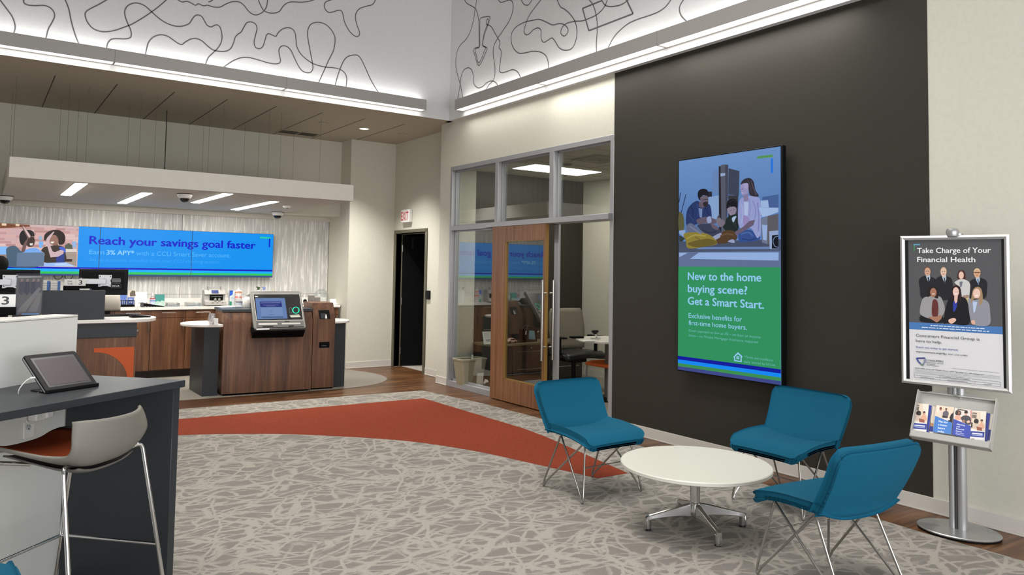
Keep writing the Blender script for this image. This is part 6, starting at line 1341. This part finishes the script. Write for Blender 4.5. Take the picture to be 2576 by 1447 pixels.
# tilted brochure tray on the pole
KT = .957; sc3 = lambda p: CAM + (Vector(p)-CAM)*KT
tb = [sc3((4.984, 2.571, .535)), sc3((5.036, 2.114, .535)), sc3((5.185, 2.131, .822)), sc3((5.133, 2.588, .822))]
td = (tb[1]-tb[0]).normalized(); tu = (tb[3]-tb[0]); TH_ = tu.length; tu.normalize(); tn = td.cross(tu); TW = (tb[1]-tb[0]).length; to = tb[0]
g3 = lambda a_, b_, d_: to+td*a_+tu*b_+tn*d_
M_tray = mat('tray_grey', (172, 170, 164), .45)
m = MB(); m.frame_box(g3(0, 0, -.05), td*TW, tu*TH_, tn*.004)
for a_ in (0, TW-.006): m.frame_box(g3(a_, 0, -.046), td*.006, tu*TH_, tn*.046)
m.frame_box(g3(0, 0, -.046), td*TW, tu*.006, tn*.046)
top = [(0, TH_-.002)]+[(TW*k/12, TH_-.002+.035*math.sin(PI*k/12)) for k in range(13)]+[(TW, TH_-.002)]
m.extr([g3(a_, b_, -.05) for a_, b_ in top], tn*.004); m.frame_box(g3(0, TH_-.006, -.046), td*TW, tu*.006, tn*.02); m.frame_box(g3(0, 0, -.006), td*TW, tu*.042, tn*.006)
tr_o = obj('brochure_tray', m, M_tray, t, world=True)
m = MB(); m.frame_box(g3(TW/2-.05, TH_*.4, -.09), td*.10, tu*.12, tn*.04); m.cyl(g3(TW/2, TH_*.5, -.06), PB+Vector((0, 0, g3(TW/2, TH_*.5, 0).z)), .016); obj('tray_bracket', m, M_grey, t, world=True)
PT = to+tn*(-.026)
def bpx(x, y): q_ = on(2280+x/9.646, 990+y/9.646, PT, tn)-to; return (q_.dot(td), q_.dot(tu))
def brochure(corners, label, depth, draw):
    c = [bpx(*p) for p in corners]; m = Art(to+tn*(-.026+depth), td, tu, lambda c_: ink(c_)); m.step = .0003
    m.use(ink((226, 222, 216))); m.extr([g3(p[0], p[1], -.026+depth-.004) for p in c], tn*.004); m.layer = 1
    m.pm = bpx; draw(m); o = obj('brochure', m); tag(o, label, 'brochure', 'brochures in the tilted tray'); return o
def office_photo(m, dx, dy):
    P_ = lambda L: [(p[0]+dx, p[1]+dy+dx*0) for p in L]
    m.poly(P_([(212,240),(545,258),(500,740),(160,655)]), (224, 204, 184)); m.poly(P_([(214,262),(318,280),(300,420),(200,400)]), (120, 110, 100)); m.line(P_([(216,310),(312,322)]), .004, (226, 214, 200)); m.poly(P_([(175,500),(215,520),(205,640),(165,630)]), (50, 48, 50)); m.poly(P_([(400,255),(540,262),(520,560),(410,430)]), (236, 222, 206))
    m.blob(P_([(240,480),(265,430),(320,422),(356,460),(350,520),(310,540),(255,520)]), (34, 26, 26)); m.blob(P_([(225,560),(285,530),(370,560),(390,640),(230,650)]), (206, 186, 170)); m.ell(432+dx, 485+dy, 26, 42, (206, 150, 124)); m.blob(P_([(405,470),(420,435),(458,440),(460,475)]), (60, 36, 30)); m.blob(P_([(365,560),(430,520),(475,560),(490,650),(390,650)]), (222, 168, 140)); m.poly(P_([(305,605),(440,640),(442,735),(318,705)]), (150, 84, 66)); m.poly(P_([(160,660),(320,700),(500,720),(498,742),(158,716)]), (232, 226, 220))
def b_talk(dx, dy):
    def d(m):
        office_photo(m, dx, dy); P_ = lambda L: [(p[0]+dx, p[1]+dy) for p in L]
        m.poly(P_([(156,716),(500,742),(488,880),(140,850)]), (40, 58, 146)); m.line(P_([(195,770),(452,796)]), .007, (232, 236, 250)); m.line(P_([(190,808),(452,836)]), .005, (170, 182, 220)); m.poly(P_([(140,852),(488,880),(482,936),(132,936)]), (232, 230, 228)); m.line(P_([(170,930),(190,906),(258,912)]), .004, (90, 90, 96))
    return d
def b_spine(x):
    def d(m): m.poly(x, (34, 48, 140))
    return d
brochure([(618,292),(718,305),(642,945),(540,940)], 'partly hidden brochure behind the blue spine, left of the Plan for a better future one', -.012, lambda m: (m.poly([(618,292),(718,305),(668,780),(566,740)], (228, 214, 200)), m.poly([(570,690),(668,720),(662,790),(560,770)], (190, 140, 104)), m.poly([(560,775),(662,792),(644,915),(545,905)], (40, 58, 146))))
brochure([(548,272),(612,288),(532,942),(482,935)], 'dark blue brochure spine between the two left brochures in the tray', -.006, b_spine([(549,275),(611,290),(531,940),(483,933)]))
brochure([(213,238),(548,256),(482,936),(130,936)], 'leftmost brochure in the tray, a couple at a laptop above a blue band', .0, b_talk(0, 0))
def d_plan(m):
    m.poly([(738,294),(1162,348),(1124,724),(712,560)], (230, 208, 186)); m.poly([(770,300),(800,304),(790,480),(760,470)], (250, 238, 220)); m.poly([(1150,470),(1124,724),(1020,680),(1090,520)], (28, 26, 30)); m.ell(842, 385, 30, 42, (180, 112, 92)); m.blob([(815,380),(835,345),(868,355),(868,385)], (92, 44, 40)); m.blob([(790,440),(850,425),(872,480),(860,560),(800,545)], (222, 206, 196)); m.ell(975, 400, 24, 36, (150, 108, 92)); m.blob([(955,392),(970,366),(1000,378),(995,400)], (44, 34, 34)); m.blob([(900,470),(975,430),(1030,470),(1020,560),(905,560)], (98, 90, 104)); m.poly([(880,545),(1020,570),(1000,630),(880,590)], (40, 36, 40)); m.poly([(925,600),(1070,620),(1060,660),(930,640)], (226, 222, 222))
    m.poly([(712,552),(1124,724),(1092,1000),(652,944)], (66, 124, 200)); m.line([(742,570),(692,945)], .002, (48, 100, 176)); m.layer += 1
    for k, s in enumerate(('Plan for', 'a better', 'future', 'today.')): m.textpx(s, (792-k*9, 706+78*k), ((1012, 1002, 946, 936)[k], (738, 812, 872, 942)[k]), (797-k*9, 664+78*k), (226, 238, 250), .03)
brochure([(735,290),(1165,345),(1092,1002),(650,945)], 'light blue brochure reading Plan for a better future today', .006, d_plan)
def d_fin(m):
    m.poly([(1178,354),(1598,412),(1570,800),(1150,622)], (226, 214, 206)); m.poly([(1240,375),(1500,420),(1470,440),(1250,400)], (70, 58, 54)); m.poly([(1550,420),(1598,412),(1575,780),(1560,700)], (206, 150, 140)); m.blob([(1190,490),(1210,425),(1270,412),(1330,450),(1335,510),(1290,540),(1215,530)], (56, 40, 36)); m.ell(1285, 480, 28, 42, (150, 104, 84)); m.blob([(1180,570),(1240,530),(1320,560),(1330,640),(1200,640)], (226, 168, 148)); m.ell(1452, 490, 36, 52, (214, 170, 148)); m.blob([(1412,480),(1430,430),(1492,440),(1495,480)], (44, 34, 32)); m.line([(1420,482),(1486,488)], .004, (24, 24, 26)); m.blob([(1330,620),(1390,545),(1510,550),(1568,620),(1560,760),(1440,740)], (70, 68, 74)); m.blob([(1462,690),(1520,660),(1552,700),(1500,725)], (226, 184, 164)); m.blob([(1350,680),(1410,640),(1430,700),(1400,720)], (160, 120, 100))
    m.poly([(1152,622),(1572,798),(1546,1104),(1112,1005)], (58, 76, 170)); m.layer += 1
    for k, s in enumerate(('Planning', 'your', 'financial', 'future:')): m.textpx(s, (1228-k*8, 766+54*k), ((1420, 1312, 1402, 1350)[k], (806, 830, 898, 942)[k]), (1232-k*8, 734+54*k), (228, 234, 250), .03)
    m.line([(1205,955),(1400,990)], .004, (170, 180, 220)); m.line([(1198,985),(1412,1028)], .004, (170, 180, 220))
brochure([(1175,350),(1600,410),(1546,1106),(1110,1005)], 'dark blue brochure reading Planning your financial future', .003, d_fin)
brochure([(2030,478),(2094,486),(1988,1245),(1945,1235)], 'rightmost sliver of a brochure at the right end of the tray', -.012, lambda m: (m.poly([(2030,478),(2094,486),(2040,860),(1985,850)], (230, 222, 212)), m.poly([(1985,860),(2040,868),(2005,1130),(1955,1120)], (40, 58, 146))))
brochure([(1942,462),(2030,476),(1942,1228),(1898,1216)], 'dark blue brochure spine near the right end of the tray', -.006, b_spine([(1943,464),(2029,478),(1941,1226),(1899,1214)]))
brochure([(1604,416),(1940,436),(1896,1222),(1560,1088)], 'right-hand brochure of a couple at a laptop above a blue band in the tray', .0, lambda m: (b_talk(1398, 196)(m)))

# ================================================================== half wall, desk, stool, tablet on the left
HE = Vector((.433, 4.456, 0)); HD = Vector((-.690, -.724, 0)).normalized(); HN = Vector((HD.y, -HD.x, 0))   # HN faces the desk side
if HN.dot(CAM-HE) < 0: HN = -HN
t = thing('half_wall', 'white half wall standing behind the charcoal desk at the left edge', 'partition', tuple(HE+HD*.8))
M_hw = mat('white_laminate', (210, 209, 204), .5)
m = MB(); m.frame_box(HE, HD*2.6, -HN*.10, (0, 0, 1.292)); obj('wall_panel', m, M_hw, t, world=True, bevel=.002, seg=1)
m = MB(); m.frame_box(HE-HN*-.001+Vector((0, 0, 1.2925)), HD*2.6, -HN*.135, (0, 0, .010)); obj('cap_rail', m, M_hw, t, world=True, bevel=.002, seg=1)
DZ = 1.0
DA = Vector((.863, 3.996, 0)); DF = Vector((-.769, -.545, 0)); DF = (Vector((.094, 3.451, 0))-DA).normalized()
t = thing('standing_desk', 'charcoal peninsula desk with a full-height end panel against the white half wall', 'desk', (.5, 4.0, 0))
fl_ = DA+DF*2.3; bl_ = HE+HN*.002+HD*1.9
m = MB(); m.prism([(DA.x, DA.y), (HE.x+HN.x*.002, HE.y+HN.y*.002), (bl_.x, bl_.y), (fl_.x, fl_.y)], DZ-.034, DZ); obj('desk_top', m, M_char, t, world=True, bevel=.002, seg=1)
EP = (HE-DA); EL = EP.length; EP.normalize(); EPN = Vector((-EP.y, EP.x, 0))
if EPN.dot(DF) < 0: EPN = -EPN
m = MB(); m.frame_box(DA+EP*.02+EPN*.012+Vector((0, 0, .003)), EP*(EL-.03), EPN*.05, (0, 0, DZ-.038)); obj('end_panel', m, M_char, t, world=True, bevel=.002, seg=1)
m = MB(); q = HE+HN*.002+HD*1.25; m.frame_box(q+Vector((0, 0, DZ-.12)), HD*.03, HN*.34, (0, 0, .085)); obj('support_bracket', m, M_grey, t, world=True, bevel=.004)
hw = lambda u, v, d_=0: on(u, v, HE+HN*(.0005+d_), HN)
t = thing('wall_outlet', 'white double socket plate on the half wall under the charcoal desk', 'outlet', tuple(hw(70, 1080)))
c4 = [hw(*p) for p in ((57.5, 1063), (85, 1056), (84, 1098), (57, 1105))]
m = MB(); m.extr(c4, HN*.006); obj('face_plate', m, M_whitep, t, world=True, bevel=.002, seg=1)
a = Art(hw(57.5, 1105, .0062), -HD, (0, 0, 1), lambda c: mat('socket_%d' % c[0], c, .5)); a.pm = a.px
a.ell(72, 1075, 7.5, 8, (196, 198, 200)); a.line([(70, 1069), (70, 1075)], .0028, (40, 44, 48)); a.line([(75, 1069), (75, 1075)], .0028, (40, 44, 48)); a.ell(72.5, 1079, 1.6, 2, (40, 44, 48)); obj('socket', a, None, t, world=True)
t = thing('charger', 'white plug-in charger with cable in the socket under the desk', 'charger', tuple(hw(80, 1050)))
m = MB(); c_ = hw(66, 1060); m.frame_box(c_+HN*.006, -HD*.075, HN*.045, (0, 0, .042)); m.frame_box(hw(90, 1052)+HN*.02, -HD*.045, HN*.04, (0, 0, .032)); obj('charger_body', m, M_whitep, t, world=True, bevel=.006)
m = MB(); q = [hw(u, v, .05) for (u, v) in ((66, 1058), (72, 1066), (90, 1064), (108, 1058), (109, 1052), (100, 1049))]; m.tube(catmull(q, False, 6), .0025, 6); obj('cable', m, M_whitep, t, world=True)
# tablet stand
bL = Vector((.271, 3.837, DZ+.003)); tth = .552; tph = .843; tw, th_ = .249, .228
R_ = Matrix.Rotation(tth, 3, 'Z'); tx_ = R_ @ Vector((1, 0, 0)); tu_ = R_ @ Vector((0, math.sin(tph), math.cos(tph))); tn_ = tx_.cross(tu_); tyb = R_ @ Vector((0, 1, 0))
t = thing('tablet_stand', 'black tablet in a folded black stand on the charcoal desk', 'tablet', tuple(bL))
k3 = lambda a_, b_, d_: bL+tx_*a_+tu_*b_+tn_*d_
def rr2(w_, h_, r): return [(p[0]+w_/2, p[1]+h_/2) for p in rrect(w_, h_, r, 4)]
m = MB(); m.extr([k3(p[0], p[1], -.019) for p in rr2(tw, th_, .012)], tn_*.019); obj('case', m, M_black, t, world=True, bevel=.003)
m = MB(); m.extr([k3(.022+p[0], .030+p[1], .0002) for p in rr2(tw-.044, th_-.052, .004)], tn_*.0004); m2 = MB(); m2.extr([k3(.034+p[0], .040+p[1], .0007) for p in rr2(tw-.066, th_-.074, .003)], tn_*.0006); obj('bezel', m, mat('tablet_bezel', (30, 28, 29), .3), t, world=True); m = m2; obj('screen', m, mat('tablet_glass', (62, 52, 54), .35, spec=.25), t, world=True)
m = MB(); m.extr([k3(-.0005, .012, -.011), k3(-.0005, th_-.012, -.011), k3(-.0005, th_-.012, -.006), k3(-.0005, .012, -.006)], -tx_*.0015); obj('tablet_edge', m, M_alu, t, world=True)
m = MB(); m.extr([bL+tx_*.0+Vector((0, 0, -.0025)), bL+tx_*tw+Vector((0, 0, -.0025)), bL+tx_*tw+tyb*.012+Vector((0, 0, -.0025)), bL+tx_*.0+tyb*.012+Vector((0, 0, -.0025))], Vector((0, 0, .016)))
m.extr([bL+tx_*.0+tyb*.0+Vector((0, 0, -.0025)), bL+tx_*tw+Vector((0, 0, -.0025)), bL+tx_*(tw-.012)+tyb*.14+Vector((0, 0, -.0025)), bL+tx_*.02+tyb*.14+Vector((0, 0, -.0025))], Vector((0, 0, .005))); obj('foot', m, M_black, t, world=True, bevel=.002, seg=1)
m = MB(); s_ = k3(-.002, th_*.45, -.009); q = [s_+tx_*.0, s_-tx_*.03+tn_*-.01, s_-tx_*.055+tyb*.02-Vector((0, 0, .05)), s_-tx_*.03+tyb*.03-Vector((0, 0, .088)), bL+tx_*.03+tyb*.06+Vector((0, 0, .008))]
m.tube(catmull(q, False, 7), .0022, 8); m.cyl(s_, s_-tx_*.022, .0045, n=10); obj('charging_cable', m, M_whitep, t, world=True)
# bar stool
SC = Vector((.341, 3.59, 0)); hd = -.769; SF = Vector((math.sin(hd), math.cos(hd), 0)); SR = Vector((math.cos(hd), -math.sin(hd), 0))
t = thing('bar_stool', 'grey-shell bar stool with orange seat pad and chrome legs pushed under the desk', 'stool', tuple(SC+Vector((0, 0, .003))))
s3 = lambda f, r, z: SC+SF*f+SR*r+Vector((0, 0, z))
pp = catmull([(.235, .795, .165), (.19, .806, .195), (.05, .785, .208), (-.08, .765, .210), (-.17, .768, .212), (-.225, .815, .214), (-.246, .885, .208), (-.254, .958, .192)], False, 4)
def shell_pt(u, s, off=0):
    k = u*(len(pp)-1); i = min(int(k), len(pp)-2); q_ = pp[i].lerp(pp[i+1], k-i); b_ = max(0, (u-.55)/.45)
    f_ = q_.x + .085*b_*abs(s)**2.2; z_ = q_.y + (.026+.035*min(u*2, 1)*(1-b_))*abs(s)**3 - .022*b_**3*abs(s)**4
    nf = Vector((1, 0)) if b_ > .5 else Vector((0, 1))
    return s3(f_+off*b_, s*q_.z, z_+off*(1-b_))
m = MB(); m.grid(lambda u, v: shell_pt(u, -1+2*v), 30, 19); obj('shell', m, mat('stool_grey', (124, 120, 112), .6, spec=.3), t, world=True, solid=.012, weld=True, solid_off=1)
m = MB(); m.grid(lambda u, v: shell_pt(.02+.88*u, (-1+2*v)*.88, .016), 26, 15); obj('seat_pad', m, fine('stool_orange', (104, 43, 18), .05, 300, .9, .2, .1), t, world=True, solid=.008, weld=True, solid_off=0)
m = MB(); m.grid(lambda u, v: shell_pt(.16+.42*u, (-1+2*v)*.72, -.014-.016*math.sin(PI*u)*math.sin(PI*v)), 14, 11); obj('under_cover', m, mat('stool_under', (104, 100, 94), .6, spec=.3), t, world=True, solid=.006, weld=True)
za, zr_ = .795, .362
def lg(sr, sf, z):
    q_ = (za-z)/za; return s3(sf*(.165+(.300-.165)*q_), sr*(.222+(.275-.222)*q_), z)
for (sr, sf) in ((-1, -1), (1, -1), (1, 1), (-1, 1)):
    m = MB(); top_ = lg(sr, sf, za); inn = s3(sf*.10, sr*.09, .762)
    e1 = (inn-top_).normalized()*.03; e2 = (lg(sr, sf, za-.1)-top_).normalized()*.03
    m.tube([inn, top_+e1*1.6]+[(top_+e1)*(1-q)**2+top_*2*q*(1-q)+(top_+e2)*q*q for q in [k/8 for k in range(9)]]+[top_+e2*2, lg(sr, sf, .4), lg(sr, sf, .006)], .0085, 10); obj('leg', m, M_chrome, t, world=True)
for (p, q_) in (((1, -1), (1, 1)), ((1, 1), (-1, 1)), ((-1, 1), (-1, -1))):
    m = MB(); m.tube([lg(*p, zr_), lg(*q_, zr_)], .007, 10); obj('foot_rail', m, M_chrome, t, world=True)
# things on the half wall
cz_ = 1.3035
cp = on(20, 795, HE-HN*.06+Vector((0, 0, cz_)), Vector((0, 0, 1)))
hwt = lambda u, v: on(u, v, Vector((0, 0, cz_)), Vector((0, 0, 1)))
q = hwt(38, 793); rotw = math.atan2(-HD.y, -HD.x)
calendar(tuple(q-Vector((math.cos(-.02), math.sin(-.02), 0))*.118+Vector((0, .0, .001))), -.02, .78, 'big white-and-black desk calendar showing 3 on top of the half wall')
q0, q1 = hwt(33, 793), hwt(91, 791); pm = (q0+q1)/2; hdv = Vector((math.cos(-.03), math.sin(-.03), 0)); wv = .120
t = thing('sign_holder', 'clear acrylic holder with grey photo card on the half wall beside the calendar', 'sign holder', tuple(pm))
o_ = q0.copy(); hgt = .205
m = MB(); m.frame_box(o_+Vector((0, 0, .002)), hdv*wv, Vector((0, .004, 0)), Vector((.006, .03, hgt))); m.frame_box(o_+Vector((0, -.0, .0005)), hdv*wv, Vector((0, .07, 0)), Vector((0, 0, .003))); obj('acrylic_holder', m, M_clear, t, world=True)
U_ = Vector((.006, .03, hgt)).normalized(); a = Art(o_+Vector((0, .0058, .002)), hdv, U_, lambda c: ink(c, .5)); a.use(ink((88, 82, 82))); a.frame_box(o_+hdv*.004+Vector((0, .0042, .006)), hdv*(wv-.008), Vector((0, .001, 0)), U_*(hgt-.012)); a.O = o_+Vector((0, .0036, .004)); w_, h_ = wv, hgt
for (x_, c) in ((.026, (66, 62, 74)), (.050, (56, 54, 70)), (.076, (60, 56, 70)), (.096, (72, 68, 82))): a.poly([(x_-.012, h_*.78), (x_+.010, h_*.80), (x_+.014, h_*.55), (x_+.002, h_*.46), (x_-.010, h_*.52)], c, px=False); a.poly([(x_-.006, h_*.86), (x_+.004, h_*.87), (x_+.006, h_*.80), (x_-.006, h_*.79)], (134, 112, 110), px=False)
a.poly([(.01, .01), (.05, .01), (.11, h_*.62), (.10, h_*.66)], (116, 110, 110), px=False); a.poly([(.06, .01), (.10, .01), (.115, h_*.5), (.10, h_*.54)], (112, 106, 106), px=False); a.poly([(.008, h_*.88), (.108, h_*.90), (.108, h_*.93), (.008, h_*.93)], (150, 146, 144), px=False)
obj('photo_card', a, None, t, world=True)
